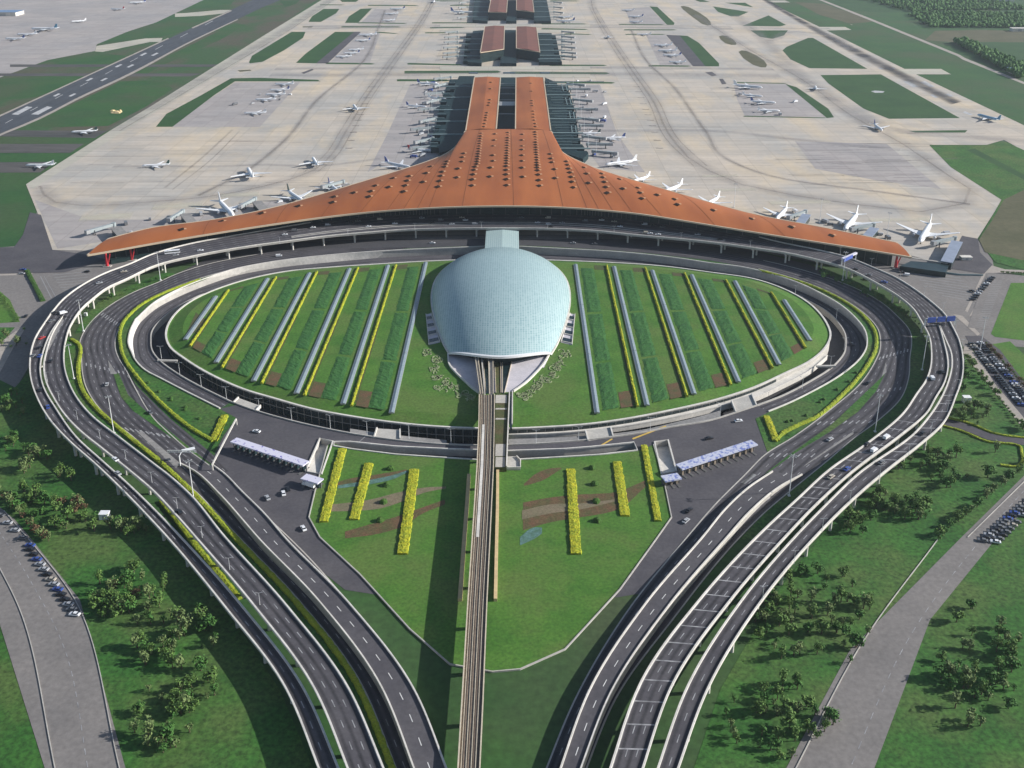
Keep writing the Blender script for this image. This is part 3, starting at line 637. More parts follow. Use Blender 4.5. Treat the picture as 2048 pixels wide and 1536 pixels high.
def dashes(a_, c_, us, L=4.5, gap=9.0, w_=.35, dz=.05, mb=None, s0=0, s1=1, solid=()):
    mb = mb or DASH
    mid = [x.lerp(y, .5) for x, y in zip(a_, c_)]; n = len(mid)
    cum = [0]
    for i in range(1, n): cum.append(cum[-1] + (mid[i]-mid[i-1]).length)
    def pt(s, u):
        s = min(max(s, 0), cum[-1]-1e-6); j = 0
        lo, hi = 0, n-1
        while hi - lo > 1:
            m_ = (lo+hi)//2
            if cum[m_] <= s: lo = m_
            else: hi = m_
        t = (s - cum[lo]) / max(cum[hi]-cum[lo], 1e-6)
        return a_[lo].lerp(a_[hi], t).lerp(c_[lo].lerp(c_[hi], t), u)
    T = cum[-1]
    def seg(s, e, u):
        p, r = pt(s, u), pt(e, u); d = Vector((r.x-p.x, r.y-p.y, 0))
        if d.length < .1: return
        nn = Vector((-d.y, d.x, 0)).normalized()*w_/2; zz = Vector((0,0,dz))
        mb.add([p-nn+zz, r-nn+zz, r+nn+zz, p+nn+zz], [(0,1,2,3)])
    for u in us:
        s = s0*T
        while s < s1*T: seg(s, min(s+L, T), u); s += L+gap
    for u in solid:
        s = s0*T
        while s < s1*T - .5: seg(s, min(s+5, s1*T), u); s += 5
    return pt, T
# west ring road (from the arrivals forecourt round to the south)
BL_o = [(820,494),(700,497),(560,503),(480,515),(410,530),(342,553),(323,562),(271,583),(225,608),(192,634),(173,656),(160,684),(163,715),(165,745),(171,771),(189,804),(221,840),(260,869),(317,922),(396,988),(475,1072),(600,1204),(715,1355),(805,1570)]
BL_i = [(800,500),(700,506),(560,521),(480,536),(420,551),(373,566),(323,587),(283,609),(251,639),(234,667),(230,690),(237,716),(252,740),(262,760),(275,785),(292,815),(310,840),(335,864),(372,897),(430,940),(505,1008),(640,1140),(790,1340),(900,1570)]
bo, bi = road('ring_road_west', BL_o, BL_i, n=140)
# inner lane joined to it outside the green strip
bo2, bi2 = road('slip_road_west', [(240,716),(256,762),(276,797),(292,823),(330,858),(372,893),(419,925),(440,940)], [(238,716),(272,770),(305,803),(341,838),(378,869),(424,908),(440,925),(460,945)], lift=.20, n=50)
BR_i = [(1250,503),(1380,514),(1450,524),(1530,541),(1604,562.5),(1651,581),(1690,601),(1736,634),(1755,657),(1761,682),(1760,700),(1750,724),(1723,765),(1664,817),(1586,875),(1530,910),(1490,950),(1430,1010),(1370,1080),(1250,1230),(1150,1400),(1080,1570)]
BR_o = [(1250,490),(1380,498),(1450,506),(1530,522),(1618,544),(1690,568),(1755,600),(1795,633),(1820,663),(1823,690),(1820,712),(1817,757),(1803,795),(1758,840),(1707,878),(1655,922),(1606,962),(1530,1025),(1475,1080),(1345,1240),(1230,1400),(1160,1570)]
ri, ro = road('ring_road_east', BR_i, BR_o, n=140)
b = MB(); b.poly(up([at(*p) for p in [(760,478),(1280,478),(1500,500),(1620,530),(1690,560),(1604,562.5),(1530,541),(1420,521),(1274,504),(1096,493),(1000,490),(916,493),(764,499),(660,507),(530,523),(420,550),(342,553),(420,515),(560,485)]], .10)); struct('forecourt', b, M['asphalt_dark'])
dashes(bo, bi, (.2,.38,.56,.74), L=4, gap=8, s0=.2); dashes(ri, ro, (.2,.4,.6,.8), L=4, gap=8, s0=.2)
dashes(bo2, bi2, (.5,), s0=.1)
for c_, d_ in ((bo, .7), (bi, .7), (ri, .7), (ro, .7)): KB.wall(c_[22:], .28, d_, z0=-.1)
WEAR = MB()
def wear(mb, a_, c_, us, hw=1.1, dz=.04):
    n = len(a_)
    for u in us:
        m_ = [a_[i].lerp(c_[i], u)+Vector((0,0,dz)) for i in range(n)]; A = []; B = []
        for i in range(n):
            dd = m_[min(i+1,n-1)]-m_[max(i-1,0)]; nn = Vector((-dd.y, dd.x, 0)).normalized()*hw; A.append(m_[i]+nn); B.append(m_[i]-nn)
        mb.strip(A, B, uv=True)
def hatch(a_, c_, us, s, rows=1):            # a row of bold marks across a road
    pt, T = dashes(a_, c_, (), s0=0)
    for u in us:
        p, r = pt(s*T, u), pt(s*T+5.5, u); d = Vector((r.x-p.x, r.y-p.y, 0)); nn = Vector((-d.y,d.x,0)).normalized()*.45; zz = Vector((0,0,.06))
        DASH.add([p-nn+zz, r-nn+zz, r+nn+zz, p+nn+zz], [(0,1,2,3)])
wear(WEAR, bo, bi, (.1,.29,.47,.65,.85), 1.4); wear(WEAR, ri, ro, (.1,.3,.5,.7,.9), 1.4); wear(WEAR, bo2, bi2, (.27,.73)); wear(WEAR, do, di, (.28,.72))
for s in (.36,.47,.60): hatch(bo, bi, (.1,.2,.3,.4,.5,.6,.7,.8,.9), s)
for s in (.42,.50,.57,.64): hatch(ri, ro, (.1,.2,.3,.4,.5,.6,.7,.8,.9), s)
# sunken road lanes
dashes(do, di, (.5,), L=4, gap=8); 
# gores
gz = MB()
for pts, z in (([(216,720),(221,748),(234,748)], .30), ([(274,864),(284,862),(361,927),(352,936)], .30), ([(1772,724),(1763,754),(1773,744)], .30), ([(1606,934),(1615,926),(1707,862),(1707,868)], .30), ([(128,640)]+[(1,1)], 0)):
    if z: gq(gz, pts, z)
for i in range(16):
    pass
struct('gore_marking', gz, M['concrete_grey'])
# divider parapets and raised slip ramps in the south
def ramp(name, lab, A, B, n=60, m='asphalt'):
    a_ = curve(P(A), n=n); c_ = curve(P(B), n=n); t = thing(name, lab, 'ramp', a_[0].copy())
    b = MB(); b.strip([p+Vector((0,0,.03)) for p in a_], [p+Vector((0,0,.03)) for p in c_]); b.build('road_surface', M[m], t)
    b = MB()
    for L_ in (a_, c_):
        k = len(L_); b.add([(p.x,p.y,-.2) for p in L_] + [(p.x,p.y,p.z) for p in L_], [(i,i+1,k+i+1,k+i) for i in range(k-1)])
    b.build('side_wall', M['concrete'], t)
    for L_ in (a_, c_):
        b = MB(); b.wall(L_, .95, .7); b.build('parapet', M['concrete_white'], t)
    d = MB(); dashes(a_, c_, (.5,), mb=d, dz=.09); d.build('lane_marking', M['paint_white'], t)
    return a_, c_
ramp('ramp', 'rising slip ramp with pale parapets beside the west toll plaza', [(361,928,.1),(386,941,1),(440,990,3),(488,1044,4.5),(512,1072,5),(640,1206,5),(760,1370,5),(840,1570,5)], [(424,930,.1),(445,945,1),(485,985,3),(535,1035,4.5),(566,1072,5),(700,1210,5),(825,1375,5),(905,1570,5)])
ramp('ramp', 'rising slip ramp with pale parapets beside the east toll plaza', [(1545,944,.5),(1500,974,2),(1452,1018,3.5),(1408,1072,4.5),(1290,1210,5),(1180,1380,5),(1110,1570,5)], [(1604,950,.5),(1560,974,2),(1500,1024,3.5),(1452,1078,4.5),(1335,1216,5),(1222,1386,5),(1150,1570,5)])
struct('tyre_trace', WEAR, M['lane_wear']); struct('lane_marking', DASH, M['lane_paint']); struct('kerb', KB, M['concrete'])
mp_ = MB()
for p in ([(1264,876.5),(1331,851),(1333,853),(1266,879)],[(1199,891),(1223,877),(1226,878),(1202,893)]): gq(mp_, p, .2)
struct('yellow_line', mp_, M['paint_yellow'])
pm = MB()
gq(pm, [(1482,965),(1490,968),(1514,950),(1506,947)], .2); gq(pm, [(717,884),(719,884),(736,869),(734,869)], .2)
struct('arrow_marking', pm, M['paint_faded'])

# ---------------------------------------------------------------- green islands between the roads, hedges
lawns = {'ring lawn west': [(238,672),(246,650),(262,634),(300,603),(340,585),(400,561),(420,556),(355,581),(316,601),(292,618),(271,640),(259.5,666),(257,692),(263,706),(279,731),(318,756),(370,783),(422,809),(472,836),(447,872),(424,908),(378,869),(341,838),(305,803),(272,770),(248,728),(238,700)],
 'ring lawn east': [(1490,537),(1560,552),(1604,563.5),(1651,582),(1690,602.5),(1736,635),(1753,658),(1759,682),(1758,700),(1748,724),(1721,764),(1662,816),(1584,874),(1535,905),(1511,838),(1537,825),(1560,816),(1625,785),(1690,746),(1722,717),(1734,696),(1736,682),(1730,660),(1713,638),(1685,613),(1639,586),(1600,568),(1550,551)],
 'island': [(342,553),(352,548),(330,545),(290,560),(240,580),(200,603),(172,630),(158,652),(150,668),(168,664),(176,655),(193,633),(225,608),(271,583),(323,562)],
 'island2': [(133,674),(148,678),(160,688),(165,702),(162,720),(160,745),(166,772),(184,806),(216,842),(256,872),(313,925),(392,992),(470,1074),(595,1206),(710,1357),(800,1570),(770,1570),(685,1370),(570,1210),(444,1072),(378,992),(300,930),(194,848),(152,802),(132,765),(126,730),(126,700)],
 'strip w': [(226,745),(238,748),(256,790),(292,823),(355,876),(419,927),(405,920),(330,866),(266,822),(242,794)],
 'strip e': [(1763,755),(1772,744),(1752,783),(1716,824),(1660,864),(1593,905),(1540,943),(1528,950),(1580,909),(1661,851),(1677,837),(1742,775)],
 'island e': [(1640,538),(1700,556),(1760,588),(1800,613),(1835,655),(1850,680),(1850,735),(1838,782),(1806,828),(1758,868),(1700,912),(1640,955),(1560,1020),(1505,1080),(1480,1080),(1530,1026),(1606,963),(1707,879),(1758,841),(1804,796),(1818,757),(1821,712),(1824,690),(1821,663),(1796,633),(1755,600),(1690,568)],
 'south east field': [(1882,850),(1925,770),(1930,708),(2060,876),(2140,880),(2140,1560),(1380,1560),(1440,1380),(1550,1190),(1650,1060),(1780,945),(1850,885)],
 'south west field': [(30,775),(62,740),(75,800),(104,846),(145,890),(196,936),(250,988),(300,1040),(345,1090),(450,1215),(560,1380),(640,1570),(-200,1570),(-200,900),(0,760)]}
for k, v in lawns.items():
    sheet('grass', v, 'grass', .26 if 'field' not in k else .09)
sheet('lane_east', [(1892,838),(1925,846),(1980,868),(2060,880),(2060,893),(1975,880),(1920,858),(1884,850)], 'asphalt', .3)
sheet('road_south_east', [(1920,1078),(2060,940),(2160,900),(2160,1010),(2060,1010),(1990,1080),(1860,1240),(1740,1560),(1560,1560),(1700,1300)], 'asphalt_light', .2)
sheet('road_south_west', [(-100,980),(0,1015),(30,1040),(60,1075),(160,1200),(260,1570),(100,1570),(0,1250),(-100,1080)], 'asphalt_light', .2)

lb = MB()
for A_ in ([(1935,1075),(2060,952)],[(1875,1080),(1716,1300),(1580,1560)],[(8,1022),(60,1082),(150,1200),(245,1560)],[(-20,1100),(40,1220),(115,1560)]):
    c_ = curve([at(x,y,.1) for x,y in A_]+([] if len(A_) > 2 else []), n=30) if len(A_) > 2 else P(A_, .1); lb.wall(c_, .45, .4)
struct('kerb', lb, M['concrete'])
lb = MB()
for A_ in ([(2060,968),(1965,1075),(1810,1290),(1690,1560)],[(-10,1050),(60,1160),(130,1300),(180,1560)]):
    c_ = curve(P(A_, .25), n=60)
    for i in range(0, 58, 2):
        dd = (c_[i+1]-c_[i]); nn = Vector((-dd.y, dd.x, 0)).normalized()*.16; lb.add([c_[i]-nn, c_[i+1]-nn, c_[i+1]+nn, c_[i]+nn], [(0,1,2,3)])
struct('lane_marking', lb, M['lane_paint'])
def hedge(pts, w_, h, m, label, z0=.2, cat='hedge', group=None, name='hedge', pxz=0.0, clip=2.0, lv=None):
    c = curve(P(pts, pxz), step=1.6) if len(pts) > 2 else None
    if c is None:
        a_, e_ = P(pts, pxz); k = max(2, int((e_-a_).length/1.6)); c = [a_.lerp(e_, i/k) for i in range(k+1)]
    rnd = random.Random(len(c)*31 + int(pts[0][0])); n = len(c); cols = 5; vs = []; fs = []
    for i in range(n):
        d = (c[min(i+1,n-1)] - c[max(i-1,0)]); nn = Vector((-d.y, d.x, 0)).normalized()
        zb = z0 if lv is None else lv
        ww = w_*(1 + rnd.uniform(-.10,.10))
        for j, (u, hh) in enumerate(((-.5,0),(-.46,.8),(0,1.0),(.46,.8),(.5,0))):
            hz = 0 if hh == 0 else h*hh*rnd.uniform(.82,1.12)
            p = c[i] + nn*(u*ww*(1 if hh else 1)) + Vector((rnd.uniform(-.2,.2), rnd.uniform(-.2,.2), 0)); vs.append((p.x, p.y, zb+hz))
    for i in range(n-1):
        for j in range(cols-1): o = i*cols+j; fs.append((o, o+1, o+cols+1, o+cols))
    fs += [tuple(range(cols)), tuple(range((n-1)*cols, n*cols))[::-1]]
    b = MB(); b.add(vs, fs); o = b.build(name, M[m]); return tag(o, label, cat, group)
hedge([(400,560),(330,586),(290,606),(262,628),(246,648),(240,668),(241,690),(249,718),(272,752),(306,791),(351,833),(380,856),(427,884)], 2.6, 1.5, 'hedge_lime', 'bright lime hedge curving along the outer edge of the west ring lawn')
hedge([(427,884),(450,833)], 5.2, 1.6, 'hedge_yellow', 'short yellow hedge closing the south tip of the west ring lawn')
hedge([(1520,542),(1604,566),(1650,584),(1690,605),(1728,634),(1747,659),(1753,684),(1751,700),(1741,722),(1722,750),(1683,793),(1638,832),(1560,873),(1550,884)], 2.6, 1.5, 'hedge_lime', 'bright lime hedge curving along the outer edge of the east ring lawn')
hedge([(1552,883),(1533,835)], 4.6, 1.6, 'hedge_yellow', 'short yellow hedge closing the south tip of the east ring lawn')
hedge([(143,680),(158,690),(161,705),(157,730),(158,755),(166,782),(190,815),(226,848),(262,878),(320,925),(384,985),(462,1068),(590,1204),(706,1356),(794,1560)], 2.8, 1.5, 'hedge_lime', 'long lime hedge running south beside the west viaduct')
hedge([(323,1003),(345,1030),(370,1064),(480,1200)], 3.0, 1.5, 'hedge_lime', 'ragged lime hedge in the gap between the two west viaduct decks')
hedge([(1884,852),(1920,862),(1975,884),(2040,894),(2043,905)], 1.6, 1.0, 'hedge_lime', 'thin lime edging hedge below the small lane at the right')
hedge([(2043,905),(2044,925),(2030,934),(2000,931)], 1.8, 1.0, 'hedge_lime', 'curled end of the thin lime hedge at the right edge')
hedge([(1893,836),(1940,848),(1990,868),(2060,878)], 1.6, 1.0, 'hedge_lime', 'thin lime edging hedge above the small lane at the right')
hedge([(54,542),(66,565),(86,603)], 4.0, 1.6, 'hedge_green', 'dark green hedge strip between parking lanes left of the west viaduct')

# ---------------------------------------------------------------- roof garden of the transport building
SW = [((431.7,593.6),(370.7,680)),((535,558),(432,726)),((619,547),(507,763)),((699,538),(592.5,788)),((776,531.4),(686,809)),((851.5,526),(783,827))]
SE = [((1151,530),(1194,827)),((1228,534),(1294,811.6)),((1304.4,541.6),(1388,789)),((1383,550.5),(1477,765)),((1469.5,563),(1558,730)),((1568,601),(1620,682))]
ords = ['nearest to the glass dome','second from the glass dome','third from the glass dome','fourth from the glass dome','fifth from the glass dome','farthest from the glass dome']
def skystrip(a_, e_, label):
    A, E = at(*a_, GZ), at(*e_, GZ); d = (E-A); L_ = d.length; d.normalize(); nn = Vector((-d.y, d.x, 0)); W = 1.7; H = 1.3
    t = thing('skylight', label, 'skylight', A.copy(), 'long glazed skylights laid across the garden')
    b = MB(); k = 24
    for sgn_, zz in ((1, 0), (-1, 0)):
        o = len(b.v)
        P0 = [A + d*(L_*i/k) + nn*(W*sgn_) + Vector((0,0,.75)) for i in range(k+1)]; P1 = [A + d*(L_*i/k) + Vector((0,0,H)) for i in range(k+1)]
        b.strip(P0, P1)
        for i in range(k+1): b.uv[o+i] = (L_*i/k, 0); b.uv[o+k+1+i] = (L_*i/k, W)
    b.build('glazing', M['skylight_glass'], t)
    b = MB(); 
    for sgn_ in (1,-1): b.bar(A+nn*(W*sgn_)+Vector((0,0,.37)), E+nn*(W*sgn_)+Vector((0,0,.37)), .25, .75)
    for Q in (A, E): b.add([Q+nn*W, Q-nn*W, Q-nn*W+Vector((0,0,.75)), Q+Vector((0,0,H)), Q+nn*W+Vector((0,0,.75))], [(0,1,2,3,4)])
    for f in (.34,.68):
        Q = A + d*(L_*f); b.bar(Q+nn*W+Vector((0,0,.85)), Q+Vector((0,0,H+.12)), .5, .2); b.bar(Q-nn*W+Vector((0,0,.85)), Q+Vector((0,0,H+.12)), .5, .2)
    b.build('frame', M['metal_grey'], t)
for i, (a_, e_) in enumerate(SW[::-1]): skystrip(a_, e_, 'narrow pale glass skylight on the lawn west of the dome, ' + ords[i])
for i, (a_, e_) in enumerate(SE): skystrip(a_, e_, 'narrow pale glass skylight on the lawn east of the dome, ' + ords[i])
YW = [((457,581),(380,693)),((552,555.5),(444,736)),((634,544),(523,767.6)),((716,536.5),(609,792)),((792,531),(703,813))]
YE = [((1213,531.4),(1275,814)),((1290.5,536.5),(1374,794)),((1369,546.7),(1462,771)),((1451.7,560.6),(1545,737.6)),((1542.6,585.8),(1611,697))]
for i, (a_, e_) in enumerate(YW[::-1]): hedge([a_, e_], 1.9, 1.5, 'hedge_yellow', 'straight yellow hedge on the roof lawn west of the dome, %s of five' % ['nearest','second','third','fourth','farthest'][i], group='yellow hedges of the roof garden', pxz=GZ, lv=GZ)
for i, (a_, e_) in enumerate(YE): hedge([a_, e_], 1.9, 1.5, 'hedge_yellow', 'straight yellow hedge on the roof lawn east of the dome, %s of five' % ['nearest','second','third','fourth','farthest'][i], group='yellow hedges of the roof garden', pxz=GZ, lv=GZ)
# planting beds: dark shrub bands, brown plots, pale green bands
def lerp2(p, q_, t): return (p[0]+(q_[0]-p[0])*t, p[1]+(q_[1]-p[1])*t)
def band(s1, s2, u0, u1, t0=0.0, t1=1.0):
    return [lerp2(lerp2(s1[0], s1[1], t0), lerp2(s2[0], s2[1], t0), u0), lerp2(lerp2(s1[0], s1[1], t0), lerp2(s2[0], s2[1], t0), u1), lerp2(lerp2(s1[0], s1[1], t1), lerp2(s2[0], s2[1], t1), u1), lerp2(lerp2(s1[0], s1[1], t1), lerp2(s2[0], s2[1], t1), u0)]
def bed(poly_, z, m, label, group, name='flower_bed', rough_=0.0, cat='flower bed'):
    p4 = P(poly_, GZ); b = MB()
    if rough_:
        ku = max(2, int((p4[1]-p4[0]).length/2.2)); kv = max(2, int((p4[3]-p4[0]).length/2.2)); rnd = random.Random(int(poly_[0][0]*7)); vs = []
        for i in range(kv+1):
            for j in range(ku+1):
                e_ = i in (0,kv) or j in (0,ku); p = p4[0].lerp(p4[3], i/kv).lerp(p4[1].lerp(p4[2], i/kv), j/ku)
                vs.append((p.x+rnd.uniform(-.5,.5), p.y+rnd.uniform(-.5,.5), z + (0 if e_ else rnd.uniform(.2, rough_))))
        fs = [(i*(ku+1)+j, i*(ku+1)+j+1, (i+1)*(ku+1)+j+1, (i+1)*(ku+1)+j) for i in range(kv) for j in range(ku)]
        b.add(vs, fs)
    else: b.poly([Vector((p.x,p.y,z)) for p in p4])
    return tag(b.build(name, M[m]), label, cat, group)
for side, Y, S in (('west', YW[::-1], SW[::-1]), ('east', YE, SE)):
    for i in range(5):
        yy = Y[i]; 
        if side == 'west': s2 = S[i]; u = (.42,.80)
        else: s2 = S[i]; u = (.44,.84)
        o_ = ['nearest','second','third','fourth','farthest'][i]
        for k, (t0, t1) in enumerate(((.02,.32),(.335,.655),(.67,.985))):
            bed(band(yy, s2, u[0], u[1], t0, t1), GZ+.1, 'lawn_dark', 'dark shrub bed %s of the dome, %s row out, %s third' % (side, o_, ['far','middle','near'][k]), 'dark shrub beds of the roof garden', 'shrub_bed', .55, 'shrub bed')
        bed(band(yy, s2, .09, .40, .88, .99), GZ+.12, 'soil', 'square brown soil bed, near end of the %s row %s of the dome' % (o_, side), 'brown soil beds of the roof garden')
        bed(band(yy, s2, .06, .40, .0, .03), GZ+.12, 'soil_dark', 'thin brown soil strip, far end of the %s row %s of the dome' % (o_, side), 'brown soil strips of the roof garden')
        bed(band(yy, s2, .025, .075, .40, .97), GZ+.14, 'soil_dark', 'long thin soil strip beside the %s yellow hedge %s of the dome' % (o_, side), 'soil strips beside the yellow hedges')
bed([(412,640),(405,665),(372,668),(392,625)], GZ+.1, 'soil_dark', 'brown soil patch at the far west tip of the roof garden', None)
# lawn relief pattern beside the dome: pale ornamental scrolls
scs = [MB(), MB()]; rnd = random.Random(12); mat('relief', (.30,.33,.19), col2=(.20,.26,.12), scale=.5)
def scroll(cx, cy, r, a0, a1, w_=.5, grow=0.0):
    pts = []
    for i in range(16):
        t = i/15; a = a0+(a1-a0)*t; rr = r*(1-grow*t); pts.append((cx+rr*math.cos(a)*1.0, cy+rr*math.sin(a)*.72))
    c = curve(P(pts, GZ), n=24); scs[0 if cx < 1001 else 1].wall(c, .35, w_)
for sx in (-1, 1):
    X = lambda x: 1000 + sx*(x-1000)
    path = [(1130,708),(1122,722),(1113,735),(1103,748),(1092,758),(1080,768),(1068,777),(1056,786),(1046,793)]
    if sx < 0: path = [(1142,706),(1128,720),(1130,738),(1122,752),(1108,765),(1090,778),(1076,788),(1062,794),(1118,778)]
    for k, (x, y) in enumerate(path):
        for j in range(10):
            a0 = rnd.uniform(0, 6.28); scroll(X(x)+rnd.uniform(-9,9), y+rnd.uniform(-6,6), rnd.uniform(2.2,7), a0, a0+rnd.choice((-1,1))*rnd.uniform(2.0,5.5), rnd.uniform(.4,.9), rnd.choice((0,.6)))
for o_, lab_ in ((scs[0],'west'),(scs[1],'east')): tag(o_.build('relief_pattern', M['relief']), 'pale scrollwork relief laid in the lawn %s of the dome terrace' % lab_, 'lawn relief')

# ---------------------------------------------------------------- glass dome
dome = thing('glass_dome', 'large egg-shaped pale turquoise glass dome in the middle of the oval garden', 'dome', at(1000, 600, GZ))
ST = [(504.5,3,2.0),(508,34,6),(513,58,9.5),(520,82,12.8),(530,102,15.8),(545,120,19),(562,131.5,21),(580,137,22),(600,138.5,22.4),(620,136,22.2),(640,131,20.6),(660,124.5,18.2),(680,116.5,14.8),(695,109,11.6),(707,101.5,8.2)]
def CXd(y): return 1001.5 - (y-600)*.01
stw = curve([Vector(s_) for s_ in ST], n=54)
nu = 72; b = MB(); rows = []
for i, s_ in enumerate(stw):
    y, hw, h = s_; v = i/(len(stw)-1); bul = 27*max(0, (v-.35)/.65)**1.6
    Lp = at(CXd(y)-hw, y, GZ+1.2); Rp = at(CXd(y)+hw, y, GZ+1.2); Cp = at(CXd(y), y+bul, GZ+1.2); row = []
    for j in range(nu+1):
        u = -1 + 2*j/nu; u = math.sin(u*math.pi/2)*.35 + u*.65
        p = Lp.lerp(Rp, (u+1)/2); p.y += (Cp.y - Lp.y)*(1-abs(u)**1.8)
        hh = h*max(0, 1-abs(u)**2.1)**.72
        row.append(Vector((p.x, p.y, GZ+1.2+hh)))
    rows.append(row)
W_ = nu+1
vs = [p for r in rows for p in r]
b.add(vs, [(i*W_+j, i*W_+j+1, (i+1)*W_+j+1, (i+1)*W_+j) for i in range(len(rows)-1) for j in range(nu)])
cumy = 0
for i in range(len(rows)):
    if i: cumy += (rows[i][nu//2]-rows[i-1][nu//2]).length
    cu = 0
    for j in range(W_):
        if j: cu += (rows[i][j]-rows[i][j-1]).length
        b.uv[i*W_+j] = (rows[i][j].x*.98 + (0), cumy)
shell = b.build('glass_shell', M['dome_glass'], dome, smooth=True)
b = MB(); edge = [rows[i][0] for i in range(len(rows))]; edge2 = [rows[i][-1] for i in range(len(rows))]; fr = rows[-1]
b.wall(edge, 1.5, 1.6, z0=-.9); b.wall(edge2, 1.5, 1.6, z0=-.9); b.build('base_ring', M['concrete_white'], dome)
b = MB(); b.wall(fr, 1.6, 2.4, z0=-1.0); b.build('front_eave', M['metal_white'], dome)
b = MB(); k = nu+1
back = [Vector((p.x*1.0, p.y+9, max(GZ-2.0+.5, p.z-1.2))) for p in fr]
b.add([(p.x,p.y,GZ-6) for p in back] + back, [(i,i+1,k+i+1,k+i) for i in range(k-1)]); b.build('front_glazing', M['facade_glass'], dome)
# sunken terrace in front, with curved wall
tz = GZ - 1.5
TW = [(896,709),(899,731),(912,747),(930,764),(944,777),(958,787)]; TE = [(1099,710),(1088,728),(1068,751),(1050,768),(1027,784)]
lw_, le_ = curve(P(TW, GZ), n=30), curve(P(TE, GZ), n=30)
tp = [Vector((p.x,p.y,GZ+.12)) for p in lw_] + [Vector((p.x,p.y,GZ+.12)) for p in le_[::-1]] + [Vector((p.x,p.y,GZ+.12)) for p in rows[-1][::-1]]
b = MB(); b.poly(tp); b.build('terrace', M['terrace'], dome)
b = MB(); gq(b, [(906,688),(1094,688),(1099,712),(1088,735),(912,735),(897,712)], GZ+.08); b.build('terrace_floor', M['terrace'], dome)
for k, (q4, m_) in enumerate((([(956,714),(963,714),(972,787),(966,787)],'glass_dark'),([(966,714),(979,714),(979,787),(972,787)],'glass_dark'),([(989,714),(1001,714),(1002,787),(992,787)],'soil_dark'),([(1005,714),(1026,714),(1009,787),(1005,787)],'glass_dark'))):
    b = MB(); gq(b, q4, GZ+.3); b.build('track_well', M[m_], dome)
    w4 = P(q4, GZ); b = MB(); b.wall([w4[0], w4[3]], .8, .4); b.wall([w4[1], w4[2]], .8, .4); b.build('well_wall', M['rail_edge'], dome)
for L_ in (lw_, le_):
    b = MB(); b.wall(L_, 1.5, 1.1); b.build('terrace_wall', M['concrete_white'], dome)
# side stairs of the dome
for sx, lab in ((-1,'row of dark sunken stair openings in the shade west of the dome'),(1,'row of sunken stair openings with white edges east of the dome')):
    X = lambda x: 1001 + sx*(x-1001)
    pts = [(1122,685),(1144,690),(1150,629),(1140,627)]
    pw = P([(X(x), y) for x, y in pts], GZ); t = thing('stair_opening', lab, 'stairwell', pw[0].copy())
    b = MB(); b.poly([p + Vector((0,0,.10)) for p in pw]); b.build('paving', M['terrace'], t)
    for k in range(4):
        f0, f1 = k/4+.03, (k+.55)/4+.03
        p0, p1, p2, p3 = pw[0].lerp(pw[3], f0), pw[1].lerp(pw[2], f0), pw[1].lerp(pw[2], f1), pw[0].lerp(pw[3], f1)
        b = MB(); b.poly([p + Vector((0,0,.22)) for p in (p0,p1,p2,p3)]); b.build('stair_well', M['glass_dark'], t)
        b = MB(); b.wall([p1,p0], .8, .5, z0=.1); b.build('side_wall', M['concrete_white'], t)
    b = MB(); b.wall([pw[1], pw[2]], .9, .5); b.wall([pw[0], pw[3]], .9, .5); b.build('parapet', M['concrete_white'], t)
# glazed corridor to the terminal
t = thing('glazed_corridor', 'pale green glazed corridor joining the dome to the terminal under the viaduct', 'corridor', at(1004, 500, 0))
a0, a1 = at(970,502,5), at(1038,502,5); w0 = a1.x-a0.x; b = MB(); yS, yN = a0.y-12, a0.y+95; k = 30; zt = 8.6
o = 0
PA = [Vector((a0.x, yS+(yN-yS)*i/k, zt)) for i in range(k+1)]; PB = [Vector((a0.x+w0/2, yS+(yN-yS)*i/k, zt+1.4)) for i in range(k+1)]; PC = [Vector((a1.x, yS+(yN-yS)*i/k, zt)) for i in range(k+1)]
for A_, B_, x0 in ((PA, PB, 0), (PB, PC, w0/2)):
    o = len(b.v); b.strip(A_, B_)
    for i in range(k+1): b.uv[o+i] = (x0, (yN-yS)*i/k); b.uv[o+k+1+i] = (x0+w0/2, (yN-yS)*i/k)
b.build('glass_roof', M['corridor_glass'], t)
b = MB(); 
for x in (a0.x, a1.x): b.bar((x, yS, (zt-8)/2), (x, yN, (zt-8)/2), .3, zt+8)
b.build('side_wall', M['facade_glass'], t)

# ---------------------------------------------------------------- front garden
hexa = [(655,893),(662,886),(705,900),(791,911),(895,918),(958,921),(1041,921),(1130,916),(1200,911.5),(1275,903),(1307,890),(1329,968),(1343,1036),(1312,1080),(1240,1180),(1130,1300),(1040,1340),(985,1345),(900,1330),(820,1260),(720,1150),(640,1076),(618,1036),(630,985)]
sheet('garden_lawn', hexa, 'lawn', .30)
gw = thing('garden_kerb', 'thin pale kerb wall round the front garden', 'kerb', at(655,893))
b = MB(); b.wall(P(hexa[10:] + [hexa[0]]), .8, .6); b.build('kerb_wall', M['concrete'], gw)
YF = [((685,900),(647,1046),5.2,'far left'),((738,930),(708,1041),5.8,'left of centre'),((828.7,941),(805,1110),6.0,'just left of the rail viaduct'),((1141.5,941),(1152,1110),5.8,'just right of the rail viaduct'),((1234,926),(1250,1034),5.6,'right of centre'),((1288,893),(1316,1044),4.0,'far right')]
for a_, e_, w_, wh in YF: hedge([a_, e_], w_, 1.3, 'hedge_yellow', 'broad yellow hedge block in the front garden, ' + wh, group='yellow hedges of the front garden', lv=.3)
def waves(pts_t, pts_b, m, label, z=.36):
    a_, c_ = curve(P(pts_t), n=40), curve(P(pts_b), n=40)
    for p in a_+c_: p.z = z
    b = MB(); b.strip(a_, c_); return tag(b.build('flower_bed', M[m]), label, 'flower bed')
